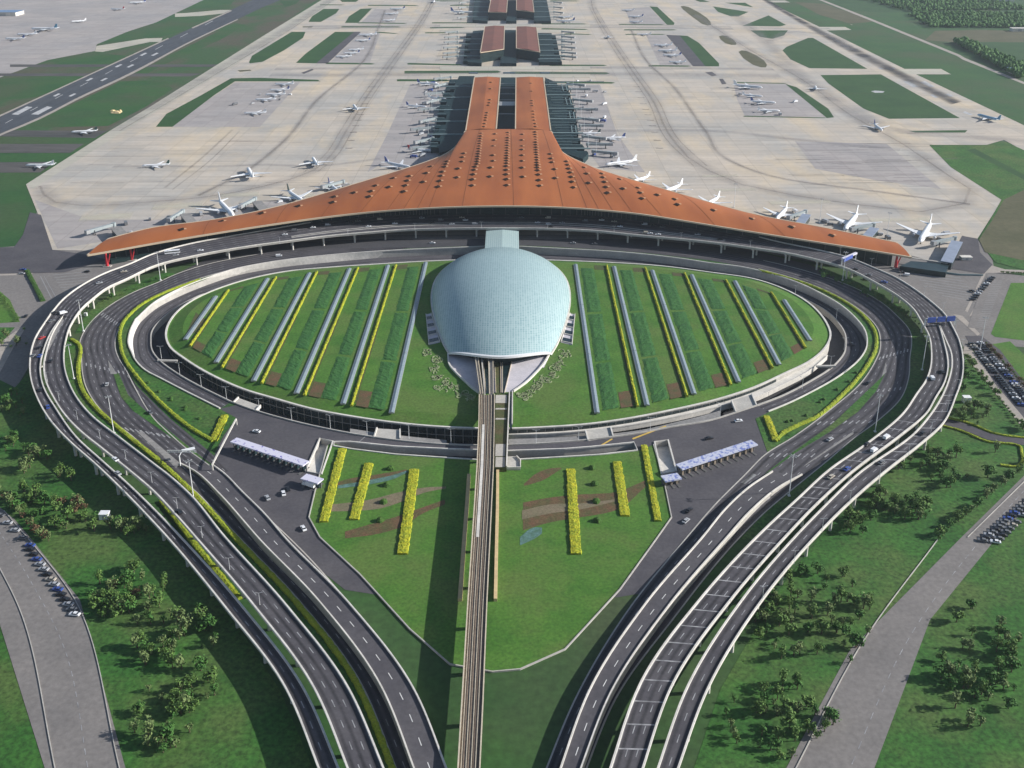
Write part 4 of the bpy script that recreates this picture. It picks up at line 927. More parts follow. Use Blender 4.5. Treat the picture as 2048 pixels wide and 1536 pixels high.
waves([(660,1010),(700,1006),(740,1000),(800,985),(850,976),(892,974)],[(656,1024),(700,1023),(760,1018),(810,1002),(850,986),(892,978)],'soil_grey','grey brown wavy bed sweeping across the left half of the front garden')
waves([(690,1064),(760,1044),(800,1032),(850,1014),(890,1000)],[(690,1078),(760,1068),(800,1056),(850,1026),(890,1010)],'soil','red brown wavy bed at the lower left of the front garden',.38)
waves([(672,966),(700,958),(740,952),(790,944),(812,940)],[(672,974),(700,970),(740,966),(790,952),(814,942)],'soil','thin red brown wavy bed near the left of the front garden',.38)
waves([(676,972),(745,960),(790,950),(814,942)],[(676,978),(745,969),(790,958),(816,945)],'flower_blue','thin blue grey flower band beside a red brown bed on the left',.41)
waves([(1046,1006),(1100,996),(1160,990),(1230,985),(1290,962)],[(1046,1062),(1100,1046),(1160,1036),(1230,1022),(1292,974)],'soil','wide red brown wavy bed on the right half of the front garden')
waves([(1044,1022),(1100,1010),(1160,1008),(1230,1000)],[(1044,1040),(1100,1028),(1160,1020),(1230,1004)],'soil_grey','pale brown band inside the wide wavy bed on the right',.40)
waves([(1048,968),(1080,944),(1100,938),(1120,936)],[(1048,973),(1085,962),(1105,950),(1124,938)],'soil','small red brown wavy bed right of the rail viaduct')
waves([(1040,1075),(1070,1056),(1084,1056)],[(1040,1092),(1070,1078),(1084,1068)],'flower_blue','small blue flower patch at the lower right of the front garden',.42)
random.seed(21)
def bush(p, r, label, m='hedge_green', group=None, h=None):
    rnd = random.Random(int(p.x*13+p.y)); b = MB(); vs = []; n = 9; h = h or r*1.0
    for k in range(4):
        ph = k/4*math.pi/2
        for i in range(n):
            t = 2*math.pi*i/n; rr = r*math.cos(ph)*rnd.uniform(.85,1.15); vs.append((p.x+rr*math.cos(t), p.y+rr*math.sin(t), p.z+h*math.sin(ph)*rnd.uniform(.9,1.1)))
    vs.append((p.x,p.y,p.z+h)); fs = [(k*n+i, k*n+(i+1)%n, (k+1)*n+(i+1)%n, (k+1)*n+i) for k in range(3) for i in range(n)] + [(3*n+i, 3*n+(i+1)%n, 4*n) for i in range(n)]
    b.add(vs, fs); return tag(b.build('bush', M[m]), label, 'bush', group)
for i, (x, y, w_) in enumerate([(781,938,'in the far left of the front garden'),(773,971,'in the middle of the left half of the front garden'),(767,1005,'on the grey wavy bed in the left half'),(760,1042,'near the lower edge of the left half'),(1184,937,'in the far right of the front garden'),(1189,969,'in the middle of the right half of the front garden'),(1192,1004,'on the wide wavy bed in the right half'),(1195,1042,'near the lower edge of the right half')]):
    bush(at(x,y,.3), 2.4, 'round clipped dark bush ' + w_, group='round bushes of the front garden')
for i, (x, y) in enumerate(sorted([(342,797),(371,815),(399,838),(297,766),(318,784),(342,801),(370,820),(1584,842),(1612,832),(1648,799),(1674,780),(1697,764),(1712,746),(1575,844),(1640,805)], key=lambda q_: q_[1])):
    bush(at(x,y,.2), 1.5, 'small dark bush on the %s ring lawn, %s%s' % ('west' if x < 1000 else 'east', 'near the hedge, ' if i % 2 else 'in the middle, ', 'at height %s' % ['top','upper','middle','lower','bottom'][min(i//3,4)]), group='small bushes on the %s ring lawn' % ('west' if x < 1000 else 'east'))
# ---------------------------------------------------------------- viaducts
VIA = thing('road_viaduct', 'long elevated multi-lane road curving past the terminal front and round both sides of the oval', 'viaduct', at(1020, 470, 0))
def vdeck(A, B, n, lanes, piers=True, solid=(.04,.96), para=(1,1), thick=1.5, s_p=34, skip=None, uin=(.28,.72), joints=False, surf='asphalt', pz0=-.2):
    a_ = curve(P(A), n=n); c_ = curve(P(B), n=n)
    dn = Vector((0,0,-thick)); b = MB()
    b.strip([p+dn for p in a_], [p+dn for p in c_]); b.strip(a_, [p+dn for p in a_]); b.strip(c_, [p+dn for p in c_]); b.strip(a_, c_)
    b.build('deck', M['concrete'], VIA)
    b = MB(); b.strip([a_[i].lerp(c_[i], .02)+Vector((0,0,.06)) for i in range(n)], [a_[i].lerp(c_[i], .98)+Vector((0,0,.06)) for i in range(n)]); b.build('road_surface', M[surf], VIA)
    for L_, f in ((a_, para[0]), (c_, para[1])):
        if f: b = MB(); b.wall(L_, 1.0, .8, z0=0); b.build('parapet', M['concrete_white'], VIA)
    wr = MB(); ls = [0]+list(lanes)+[1]; wear(wr, a_, c_, [(x+y)/2 for x, y in zip(ls, ls[1:])], 1.2, .09); wr.build('tyre_trace', M['lane_wear'], VIA)
    d = MB(); pt, T = dashes(a_, c_, lanes, mb=d, dz=.12, w_=.4, L=4.5, gap=8)
    dashes(a_, c_, (), mb=d, dz=.12, w_=.3, solid=solid)
    if joints:
        s = joints[0]*T
        while s < joints[1]*T:
            p, r = pt(s, .06), pt(s, .94); dd = Vector((r.x-p.x, r.y-p.y, 0)).normalized(); nn = Vector((-dd.y, dd.x, 0))*.35; zz = Vector((0,0,.13))
            d.add([p-nn+zz, r-nn+zz, r+nn+zz, p+nn+zz], [(0,1,2,3)]); s += joints[2]
    d.build('lane_marking', M['lane_paint'], VIA)
    if piers:
        s = s_p*.4
        while s < T:
            pp = pt(s, .5)
            if not (skip and skip(proj(pp))):
                for u in uin:
                    p = pt(s, u); b = MB(); b.tube((p.x,p.y,pz0), (p.x,p.y,p.z-thick-1.0), .9, .9, 10); b.build('pier', M['concrete_white'], VIA, smooth=False)
                p, r = pt(s, min(uin)-.08), pt(s, max(uin)+.08); b = MB(); b.bar(p+Vector((0,0,-thick-.5)), r+Vector((0,0,-thick-.5)), 1.6, 1.0); b.build('pier_cap', M['concrete_white'], VIA)
            s += s_p
    return a_, c_, pt, T
Z = 10.5; ZC = 11
m_out = [(102,628,Z),(127,599,Z),(178,563,Z),(215,545,Z),(256,530,Z),(305,509,Z),(381,488,Z),(450,475,Z),(520,463,ZC),(600,449,ZC),(700,434,ZC),(800,424,ZC),(900,418,ZC),(1020,416,ZC),(1140,418,ZC),(1240,425,ZC),(1340,438,ZC),(1430,456,ZC),(1500,470,ZC),(1555,484,Z),(1633,500,Z),(1690,514,Z),(1749,537,Z),(1790,555,Z),(1820,573,Z),(1857,600,Z),(1890,630,Z),(1902,648,Z)]
m_in = [(150,636,Z),(160,622,Z),(188,596,Z),(217,575,Z),(250,560,Z),(316,530,Z),(400,510,Z),(498,493,ZC),(580,482,ZC),(660,472,ZC),(739,465,ZC),(807,460,ZC),(873,458,ZC),(939,457,ZC),(1035,457,ZC),(1134,459,ZC),(1200,463,ZC),(1266,470,ZC),(1386,481,ZC),(1455,489,ZC),(1511,497,ZC),(1576,507,Z),(1625,518,Z),(1684,534,Z),(1755,568,Z),(1798,594,Z),(1827,619,Z),(1843,644,Z)]
skipm = lambda q_: (440 < q_[0] < 1560 and False)
va, vc, vpt, vT = vdeck(m_out, m_in, 190, (.18,.34,.5,.66,.82), uin=(.62,.90), s_p=32)
b = MB()                                    # kerbed strips of the drop-off lanes
for u in (.72, .80):
    L_ = [va[i].lerp(vc[i], u)+Vector((0,0,.06)) for i in range(52, 140)]; b.wall(L_, .25, 1.4)
b.build('drop_off_kerb', M['concrete'], VIA)
lo_o = [(102,628,Z),(68.6,682.5,Z),(60,725,Z),(62,757,Z),(73.6,794,Z-.2),(102,843,Z-.6),(142,886,Z-1),(193,931,Z-1.5),(249,985,Z-2),(300,1038,Z-2.5),(335,1076,Z-3),(450,1215,Z-3),(570,1375,Z-3),(650,1570,Z-3)]
lo_i = [(125,634,Z),(103,665,Z),(88,700,Z),(80.7,738,Z),(87,774,Z-.2),(113,820,Z-.6),(156,879,Z-1),(201,920,Z-1.5),(262,975,Z-2),(316,1028,Z-2.5),(362,1076,Z-3),(485,1215,Z-3),(605,1375,Z-3),(690,1570,Z-3)]
vdeck(lo_o, lo_i, 110, (.5,), s_p=30, uin=(.3,.7))
li_o = [(125,634,Z),(105,668,Z),(94,700,Z),(88,732,Z),(92,763,Z),(108,797,Z),(128,828,Z),(162,864,Z),(203,897,Z),(259,942,Z),(307,983,Z),(355,1034,Z),(390,1074,Z),(510,1215,Z),(627,1375,Z),(708,1570,Z)]
li_i = [(150,636,Z),(140,654,Z),(132,680,Z),(128,706,Z),(129,732,Z),(137,763,Z),(154,797,Z),(182,831,Z),(240,877,Z),(305,927,Z),(345,958,Z),(381,991,Z),(447,1072,Z),(575,1215,Z),(695,1375,Z),(780,1570,Z)]
vdeck(li_o, li_i, 120, (.34,.67), s_p=30)
# east side
ri_i = [(1843,644,Z),(1858,672.5,Z),(1863,705,Z),(1861,736,Z),(1852,762,Z),(1834,788,Z),(1808,826,Z),(1737,886,Z),(1656,943,Z),(1593,1001,Z),(1530,1059,Z),(1400,1200,Z),(1285,1360,Z),(1210,1570,Z)]
ri_o = [(1878,650,Z),(1888,686,Z),(1894,712,Z),(1896,733,Z),(1888,768,Z),(1872,795,Z),(1854,826,Z),(1805,868,Z),(1707,942,Z),(1631,1011,Z),(1573,1072,Z),(1462,1200,Z),(1345,1370,Z),(1275,1570,Z)]
vdeck(ri_i, ri_o, 120, (.34,.67), s_p=30, joints=(.33,1,13.5))
ro_i = [(1878,650,Z),(1893,684,Z),(1902,706,Z),(1904,732,Z),(1898,760,Z),(1886,790,Z),(1860,832,Z),(1833,864,Z),(1712,953,Z),(1644,1019,Z),(1591,1074,Z),(1485,1200,Z),(1375,1375,Z),(1305,1570,Z)]
ro_o = [(1902,648,Z),(1919,684,Z),(1926,721,Z),(1924,757,Z),(1913,790,Z),(1884,850,Z),(1844,886,Z),(1770,944,Z),(1707,998,Z),(1631,1074,Z),(1525,1200,Z),(1415,1380,Z),(1345,1570,Z)]
vdeck(ro_i, ro_o, 120, (.5,), s_p=30, joints=(.24,.46,13.5))
b = MB()
for pts, z in (([(123,636),(128,640),(98,700),(88,698),(104,666)], Z+.10), ([(1878,654),(1886,676),(1903,708),(1906,735),(1896,735),(1893,712),(1884,684)], Z+.10)): gq(b, pts, z)
b.build('gore_paving', M['concrete_grey'], VIA)

# ---------------------------------------------------------------- rail viaduct into the dome
rail = thing('rail_viaduct', 'straight pale elevated rail line running south from the dome through the front garden', 'rail viaduct', at(965, 950, 0))
ZR = 8.6
def rdeck(A, B, name='deck', z=ZR, th=1.6, m='concrete', par=True):
    a_, c_ = P(A, z), P(B, z); n = len(a_); dn = Vector((0,0,-th)); b = MB()
    b.strip(a_, c_); b.strip([p+dn for p in a_], [p+dn for p in c_]); b.strip(a_, [p+dn for p in a_]); b.strip(c_, [p+dn for p in c_]); b.build(name, M[m], rail)
    if par:
        for L_ in (a_, c_): b = MB(); b.wall(L_, 1.0, .5); b.build('parapet', M['rail_edge'], rail)
    return a_, c_
ra, rc = rdeck([(958.5,790),(957.5,850),(954,932),(944.5,1075),(936,1200),(924,1400),(914,1570)], [(989,790),(988.5,850),(987,932),(980,1075),(974,1200),(966,1400),(958,1570)], m='rail_bed')
rdeck([(950.5,716),(961,790)], [(956,716),(966,790)]); rdeck([(962,716),(969,790)], [(965,716),(971,790)], par=False); rdeck([(977,716),(979,790)], [(986,716),(986.5,790)])
for k, (u0) in enumerate((.14,.22,.36,.44,.60,.68,.80,.88)):
    b = MB(); L_ = [ra[i].lerp(rc[i], u0)+Vector((0,0,.05)) for i in range(len(ra))]; b.wall(L_, .35, .32); b.build('rail', M['rail_steel' if k % 2 else 'rail_edge'], rail)
b = MB(); L_ = [ra[i].lerp(rc[i], .30)+Vector((0,0,.05)) for i in range(1, 4)]; b.wall(L_, .4, 1.6); b.build('centre_walkway', M['concrete_white'], rail)
b = MB(); L_ = [ra[i].lerp(rc[i], .29)+Vector((0,0,.02)) for i in range(len(ra))]; b.wall(L_, .04, 2.6); L_ = [ra[i].lerp(rc[i], .74)+Vector((0,0,.02)) for i in range(len(ra))]; b.wall(L_, .04, 2.6); b.build('track_bed', M['rail_bed'], rail)
pt, T = dashes(ra, rc, (), mb=MB())
s = 12
while s < T:
    p = pt(s, .5); b = MB(); b.box((p.x,p.y,-9 if s < 90 else 0), 3.0, 2.2, (p.z-2.6) + (9 if s < 90 else 0)); b.box((p.x,p.y,p.z-2.8), 8.5, 2.4, 1.3, taper=1.0); b.build('pier', M['concrete'], rail); s += 30
# emergency station box next to the line
t = thing('station_shaft', 'long open concrete shaft beside the rail line where it leaves the dome', 'shaft', at(1005, 860, 0))
b = MB(); pa = P([(991,788),(1018,788),(1013,935),(989,935)], 3.4); b.prism(pa, -8, 3.4); b.build('slab', M['soil_dark'], t)
b = MB(); b.wall(P([(1019,786),(1013,936)], 3.0), 1.6, .7); b.build('long_wall', M['concrete_white'], t)
for y0, y1 in ((790,806),(816,819),(836,839),(888,912),(914,934)): b = MB(); gq(b, [(991.5,y0),(1014-.03*(y0-790),y0),(1014-.03*(y1-790),y1),(990.5,y1)], 3.55); b.build('landing', M['concrete'], t)
b = MB(); b.prism(P([(1012,912),(1032,912),(1041,922),(1041,937),(990,937),(990,925),(1012,925)], 1.5), -4.5, 1.25); b.build('entrance_slab', M['concrete'], t)
b = MB(); b.wall(P([(1033,914),(1041,922),(1041,937),(1000,937)], 1.2), 1.2, .6); b.build('entrance_wall', M['concrete_white'], t)
t2 = [thing('shaft_wall', 'slim pale wall of the dark notch east of the rail line', 'wall', at(1023,790,3))]
b = MB(); b.prism(P([(1015,789),(1024,787),(1024,857),(1020,857)], 3.2), 2, 3.3); b.build('slot_cover', M['glass_dark'], t2[0])
b = MB(); b.wall(P([(1025,784),(1024.5,850)], 3.0), 1.2, .7); b.build('wall', M['concrete_white'], t2[0])
for pts, w_, lab in (([(938,950),(934,1010),(929,1075),(920,1200)], 2.2, 'low sand-coloured wall on the left of the rail viaduct'), ([(995.5,938),(995,1010),(993.5,1075),(991,1200)], 1.7, 'low sand-coloured wall on the right of the rail viaduct')):
    c = curve(P(pts, 1.2), n=30); b = MB(); b.wall(c, .9, w_, zabs=.3); tag(b.build('garden_wall', M['sand'] if 'sand' in M else mat('sand', (.62,.48,.26), col2=(.50,.38,.22), scale=.3)), lab, 'wall')

# ---------------------------------------------------------------- terminal
TB = thing('terminal_building', 'vast terminal with a copper orange roof swept out in two wings and a long spine', 'terminal', at(1020, 500, 0))
Ssrc = [(175,510,14),(240,499,14.5),(300,487.5,15.3),(400,471,17.3),(520,452,19.6),(647,434,22),(764,422,25.5),(850,416.5,28),(931,412.5,29.6),(1020,411.5,30),(1100,413,29.4),(1172,417,28),(1235,423,26.8),(1299,430,25.6),(1401,447,23),(1540,469,20),(1682,491,17),(1750,502,15.4),(1822,514,14)]
Nsrc = [(218,477,14),(262,462,14.8),(310,449,15.4),(375,433,16),(439,421,16.6),(520,422,0),(672,379,0),(0,0,0)]
Npx = [(218,477,14),(260,464,14.6),(310,449,15.2),(380,440,16),(439,438,16.5),(520,422.5,17.2),(600,401,18),(672.5,379,19),(751,355,20),(822,333.6,20.6),(886,311,21),(914,293,21),(926,275,21),(931.5,260,21)]
# matched pairs (south edge -> north edge)
pairs = [((175,510,14),(218,477,14)),((240,499,14.5),(265,464.5,14.6)),((300,487.5,15.3),(322,452,15.2)),((400,471,17.3),(420,440.5,16)),((520,452,19.6),(540,417,17.4)),((600,440.5,21.2),(640,389,18.6)),((660,432.6,22.4),(735,360,19.8)),((718,426,24),(822,333.6,20.6)),((760,422.3,25.2),(862,320,20.8)),((790,420,26.3),(888,309.5,21)),((812,418.5,27),(906,298,21)),((832,417.3,27.6),(920,284,21)),((850,416.2,28.1),(928,271,21)),((866,415.3,28.5),(932,261,21)),((931,412.5,29.6),(965,259,22)),((1020,411.5,30),(1015,258,22.4)),((1090,412.7,29.5),(1062,259,22)),((1161,416.3,28.2),(1101.5,261,21)),((1177,417.6,27.9),(1104,275,21)),((1193,419,27.6),(1111,290,21)),((1213,420.8,27.2),(1124,304,21)),((1238,423,26.7),(1146,317,21)),((1268,426.3,26.1),(1174,329,20.8)),((1299,430,25.6),(1198,339,20.6)),((1373,442,23.6),(1290,367,19.8)),((1470,458,21.4),(1400,399,18.8)),((1570,474,19.4),(1510,429,17.4)),((1682,491,17),(1640,453.5,15.8)),((1750,502,15.4),(1725,471,14.8)),((1822,514,14),(1793,485,14))]
Sw = curve(P([p[0] for p in pairs]), n=221)
def pline(pts, n):                           # parameter-matched interpolation: pair k sits at index k*(n-1)/(m-1)
    m = len(pts); out = []
    for i in range(n):
        f = i/(n-1)*(m-1); k = min(int(f), m-2); t = f-k
        p0, p1, p2, p3 = pts[max(k-1,0)], pts[k], pts[k+1], pts[min(k+2, m-1)]
        out.append(.5*((2*p1) + (p2-p0)*t + (2*p0-5*p1+4*p2-p3)*t*t + (3*p1-p0-3*p2+p3)*t**3))
    return out
NT = 271
Sw = pline(P([p[0] for p in pairs]), NT); Nw = pline(P([p[1] for p in pairs]), NT)
def relax(L_, k):
    for _ in range(k): L_ = [L_[0]] + [(L_[i-1]+L_[i]*2+L_[i+1])/4 for i in range(1, len(L_)-1)] + [L_[-1]]
    return L_
Sw = relax(Sw, 60); Nw = relax(Nw, 8)
NV = 24; roofg = []
for j in range(NV+1):
    v = j/NV; row = []
    for i in range(NT):
        p = Sw[i].lerp(Nw[i], v); L_ = (Nw[i]-Sw[i]).length; p.z += math.sin(math.pi*v)*min(L_*.035, 7)*(1 if v < .9 else 1); row.append(p)
    roofg.append(row)
b = MB(); b.add([p for r in roofg for p in r], [(j*NT+i, j*NT+i+1, (j+1)*NT+i+1, (j+1)*NT+i) for j in range(NV) for i in range(NT-1)]); b.build('roof', M['roof'], TB, smooth=True)
b = MB(); b.add([p-Vector((0,0,1.6)) for r in roofg for p in r], [(j*NT+i, (j+1)*NT+i, (j+1)*NT+i+1, j*NT+i+1) for j in range(NV) for i in range(NT-1)]); b.build('soffit', M['glass_dark'], TB, smooth=True)
b = MB(); b.wall(Sw, 1.5, 1.6, z0=-1.2); b.build('front_eave', M['roof_edge'], TB)
lN = [i for i in range(NT) if proj(Nw[i])[0] <= 932]; rN = [i for i in range(NT) if proj(Nw[i])[0] >= 1101]
for idx in (lN, rN): b = MB(); b.wall([Nw[i] for i in idx], 1.4, 1.8, z0=-1.1); b.build('rear_eave', M['roof_edge'], TB)
for i in (0, NT-1): b = MB(); b.wall([Sw[i], Nw[i]], 1.4, 1.8, z0=-1.1); b.build('tip_eave', M['roof_edge'], TB)
mat('roof_seam', (.22,.075,.025))
for k in range(1, 19):
    i = int(NT*(.06+.88*k/19)); L_ = [roofg[j][i]+Vector((0,0,.12)) for j in range(NV+1)]; b = MB(); b.wall(L_, .05, .35); b.build('roof_joint', M['roof_seam'], TB)
# spine halves
def slab(quad, zs, name='roof', m='roof', parent=TB, par=None, th=1.6, crown=1.6):
    n = 20; a_ = [at(*quad[0], zs[0]).lerp(at(*quad[1], zs[1]), i/n) for i in range(n+1)]; c_ = [at(*quad[3], zs[0]).lerp(at(*quad[2], zs[1]), i/n) for i in range(n+1)]
    mid = [x.lerp(y, .5)+Vector((0,0,crown)) for x, y in zip(a_, c_)]; b = MB(); b.strip(a_, mid); b.strip(mid, c_); b.build(name, M[m], parent)
    dn = Vector((0,0,-th)); b = MB(); b.strip([p+dn for p in a_], [p+dn for p in c_]); b.build('soffit', M['glass_dark'], parent)
    for L_ in ((a_, c_, [a_[-1], c_[-1]]) if parent is TB else (a_, c_, [a_[0], c_[0]], [a_[-1], c_[-1]])): b = MB(); b.wall(L_, 1.5, 1.6, z0=-1.1); b.build('eave', M['roof_edge'], parent)
    return a_, c_
slab([(931.5,261),(949,155),(1001,155),(992.5,258)], (21,21)); slab([(1031,258),(1032,155),(1087,155),(1101.5,261)], (21,21))
mat('hood_dark', (.030,.016,.010), rough=.8, spec=.1); mat('hood_lid_sunlit', (.50,.27,.15))  # lid colour is brightened to paint the sunlit east side of each hood
# skylight hoods
SKL = [(620,527),(608,570),(945,440),(910,483),(895,525),(775,495),(1050,450),(1210,365),(1195,400),(1180,438),(1168,485),(1320,410),(1345,340),(1085,382),(340,600),(50,655),(1470,330),(1460,362),(1450,402),(1440,447),(1595,305),(1585,375),(1380,290),(1730,290),(1722,315),(1715,350),(1708,390),(1705,438),(1850,297),(1845,368),(1870,245),(1868,200),(1872,128),(1880,80),(1885,32),(1975,285),(1975,315),(1975,350),(1978,388),(1978,436),(1490,290),(1500,268),(1510,248),(1625,250),(1630,215),(1640,185)]
SKL = [(510+x/3.938, 260+y/3.938) for x, y in SKL] + [(510+(1745+i*2.6)/3.938, 260+(268-i*20)/3.938) for i in range(13)] + [(510+(1978+i*.8)/3.938, 260+(262-i*20)/3.938) for i in range(13)]
SKR = [(95,370),(90,298),(228,440),(225,395),(220,352),(215,318),(495,453),(485,408),(478,370),(470,335),(350,380),(345,310),(615,418),(598,345),(575,297),(765,495),(752,450),(740,410),(725,375),(715,345),(885,463),(855,390),(1035,540),(1020,495),(1000,458),(1155,512),(1290,547),(1315,587),(1595,633),(1895,702),(90,245),(90,200),(90,155),(90,128),(90,80),(92,35),(325,255),(318,225),(310,190),(458,305),(450,275),(440,248)]
SKR = [(1020+x/3.938, 260+y/3.938) for x, y in SKR] + [(1020+(212-i*1.2)/3.938, 260+(296-i*20)/3.938) for i in range(15)]
SKX = [(1530+205/3.953,260+768/3.953),(1530+525/3.953,260+835/3.953),(443,443),(363,459)]
flat = [(proj(p), j, i) for j, r in enumerate(roofg) for i, p in enumerate(r)]
def on_roof(px, py):
    (q_, j, i) = min(flat, key=lambda t: (t[0][0]-px)**2 + (t[0][1]-py)**2)
    j = min(max(j,1),NV-1); i = min(max(i,1),NT-2); p = at(px, py, roofg[j][i].z)
    nx = (roofg[j][i+1]-roofg[j][i-1]); ny = (roofg[j+1][i]-roofg[j-1][i]); return p, nx.cross(ny).normalized()
def hood(b, p, s=1.0, east=False):
    a_ = 4.2*s; l_ = 6.0*s; h = .6*s; o = p + Vector((0,0,.22))
    vs = [o+Vector((-a_,0,0)), o+Vector((0,-l_,0)), o+Vector((a_,0,0)), o+Vector((0,l_,0)), o+Vector((a_*.25,.4,h)), o+Vector((a_,.6,h*.9))]
    b.add(vs, [(0,1,4),(0,4,3),(1,2,4),(4,2,3)], 0); b.add([o+Vector((a_*.7,-l_*.22,.1)), o+Vector((a_*1.25,0,.2)), o+Vector((a_*1.05,l_*.45,h)), o+Vector((a_*.5,l_*.3,h*1.1))], [(0,1,2,3)], 1)
allsk = [(x,y) for x, y in SKL+SKR+SKX]
spine = [(980+dx, y) for y, dx in ((165,1),(178,0),(200,-1),(206,-2),(211,-4),(226,-7),(231,-8),(236,-9),(241,-10),(248,-12),(254,-13))] + [(1061+dx, y) for y, dx in ((167,0),(183,1),(202,2),(207,2),(212,3),(223,4),(229,5),(235,5),(241,6),(248,8),(254,9))]
allsk = allsk + spine
allsk.sort(key=lambda q_: -q_[1])
rest = MB()
for k, (x, y) in enumerate(allsk):
    p = at(x, y, 22) if (x, y) in spine else on_roof(x, y)[0]
    if (x, y) in spine: p.z = 22.3
    if k < 100:
        b = MB(); hood(b, p, .95 if y > 330 else .85); b.build('skylight', [M['hood_dark'], M['hood_lid_sunlit']], TB)
    else: hood(rest, p, .8)
o = rest.build('skylight_row', [M['hood_dark'], M['hood_lid_sunlit']], TB); o['kind'] = 'stuff'
# facade, set back under the eaves
sb = [Vector((p.x, p.y, 0)) for p in Sw]; fac = []
for i, p in enumerate(Sw):
    c_ = 1-abs(i/(NT-1)*2-1); bk = 7 + 24*min(1, c_*1.6)
    if i < 4 or i > NT-5: continue
    fac.append(Vector((p.x, p.y+bk, 0, )))
tops = [Sw[i].z + .5 for i in range(4, NT-4)]
b = MB(); n = len(fac); b.add([(p.x,p.y,0) for p in fac] + [(p.x,p.y,z-1.0) for p, z in zip(fac, tops)], [(i,i+1,n+i+1,n+i) for i in range(n-1)]); b.build('front_glazing', M['facade_glass'], TB)
b = MB()
for i in range(0, n, 3): p = fac[i]; b.tube((p.x,p.y-.6,0), (p.x,p.y-.6,tops[i]-1.5), .35, .35, 6)
b.build('mullion', M['concrete_dark'], TB)
nb = []                                       # rear facade following the north edge
for i in range(3, NT-3):
    x = proj(Nw[i])[0]
    if 931 < x < 1102: continue
    nb.append((Nw[i]+(Sw[i]-Nw[i]).normalized()*5))
for side in (0,1):
    L_ = [p for p in nb if (proj(p)[0] < 1000) == (side == 0)]; n = len(L_); b = MB()
    b.add([(p.x,p.y,0) for p in L_] + [(p.x,p.y,p.z-1.2) for p in L_], [(i,i+1,n+i+1,n+i) for i in range(n-1)]); b.build('rear_glazing', M['facade_glass'], TB)
for pts in ([(936,262),(953,152),(998,152),(990,258)], [(1034,258),(1036,152),(1084,152),(1096,262)]):
    b = MB(); b.prism(P(pts, 21), 0, 19.3); b.build('spine_glazing', M['facade_glass'], TB)
b = MB(); b.prism(P([(992,258),(1001,155),(1032,155),(1031,258)], 4), 0, 4); b.build('court_roof', M['hall_dark'], TB)
b = MB()
for y in (168,176,188,200,228): b.bar(at(996,y,8), at(1031,y,8), 2.2, 1.0)
gq(b, [(997,203),(1031,203),(1031,211),(996,211)], 12); b.build('court_bridge', M['metal_grey'], TB)
# red columns at the wing tips
for x, y in ((215,533),(264,521),(1791,536)):
    p = at(x, y, 0); b = MB(); b.tube(p, p+Vector((0,0,13)), 1.6 if x != 264 else .9, .9, 10); b.tube(p, p+Vector((4,0,12.5)), .7, .5, 8); b.build('red_column', M['red_paint'], TB); b = MB(); b.box((p.x,p.y,0), 7, 5, .7); b.build('column_base', M['concrete'], TB)
b = MB()                                      # low side wing with glass at the west tip
pt_ = P([(222,514),(330,494),(330,500),(222,521)], 4); b.prism(pt_, 0, 4.0); b.build('low_wing', M['facade_glass'], TB)

# flanking gate halls along the spine, with pale ribs
def edge_x(pts, y):
    for (x0,y0),(x1,y1) in zip(pts, pts[1:]):
        if y0 <= y <= y1: return x0+(x1-x0)*(y-y0)/(y1-y0)
    return pts[-1][0]
def teeth(edge, dx, step=6.5):               # the halls end in a row of gate rooms, so their outer edge is notched
    y0, y1 = edge[0][1], edge[-1][1]; out = []; y = y0; k = 0
    while y < y1 - .5:
        o = 0 if k % 2 else dx*random.uniform(.6, 1.3); ya = min(y+step, y1); out += [(edge_x(edge, y)+o, y+.05), (edge_x(edge, ya)+o, ya-.05)]; y += step; k += 1
    return out
random.seed(31)
def annex(poly_, z, label, ribs=(), parent=None, nm='gate_hall'):
    t = parent or thing(nm, label, 'gate hall', at(*poly_[0], 0))
    b = MB(); b.prism(P(poly_, z), 0, z); b.build('hall', M['hall_dark'], t)
    for (x0, y0, x1, y1, w_) in ribs:
        b = MB(); b.bar(at(x0,y0,z+.7), at(x1,y1,z+.7), w_, 1.2); b.build('rib', M['pier_green'] if 'pier_green' in M else mat('pier_green', (.22,.30,.31), col2=(.17,.24,.25), scale=.2), t)
    return t
EW = [(903,152),(891,178),(881,203),(870.6,254),(863,275),(861,300)]; IW = [(949,152),(942,185),(931.5,241),(926,272),(914,292),(900,302)]
EE = [(1134,165),(1152,228.5),(1157,270),(1162,285),(1177,306),(1205,336)]; IE = [(1087,152),(1096,223),(1101,262),(1105,283),(1122,303),(1198,338)]
ribs = [(edge_x(EW,y)-10,y,edge_x(IW,y)+2,y-.5,3.4) for y in (173,195,220,243,269)] + [(edge_x(EW,y)-3,y,edge_x(EW,y)+random.uniform(8,24),y,random.uniform(.6,1.2)) for y in (160,166,180,187,203,211,228,236,251,260,278,286,293)]
ga = annex(teeth(EW, 15) + [(880,306),(912,295)] + IW[::-1][2:], 8, 'dark glazed gate hall under the west side of the terminal spine', ribs)
ribs = [(edge_x(IE,y)-2,y,edge_x(EE,y)+10,y,3.4) for y in (170,190,217,238,266,297)] + [(edge_x(IE,y)+random.uniform(0,14),y,edge_x(EE,y)+random.uniform(-8,6),y+random.uniform(-1,1),random.uniform(.6,1.4)) for y in (163,166,174,178,183,195,200,206,211,223,228,233,245,251,256,261,272,278,284,290)] + [(edge_x(EE,y)-f,y,edge_x(EE,y+14)-f,y+14,1.0) for y in (168,196,224,252) for f in (4,12)]
gb = annex([(1090,155)] + teeth(EE[:5], -17) + [(1166,318)] + [(1122,304),(1105,283),(1101,262)], 8, 'dark glazed gate hall under the east side of the terminal spine', ribs)
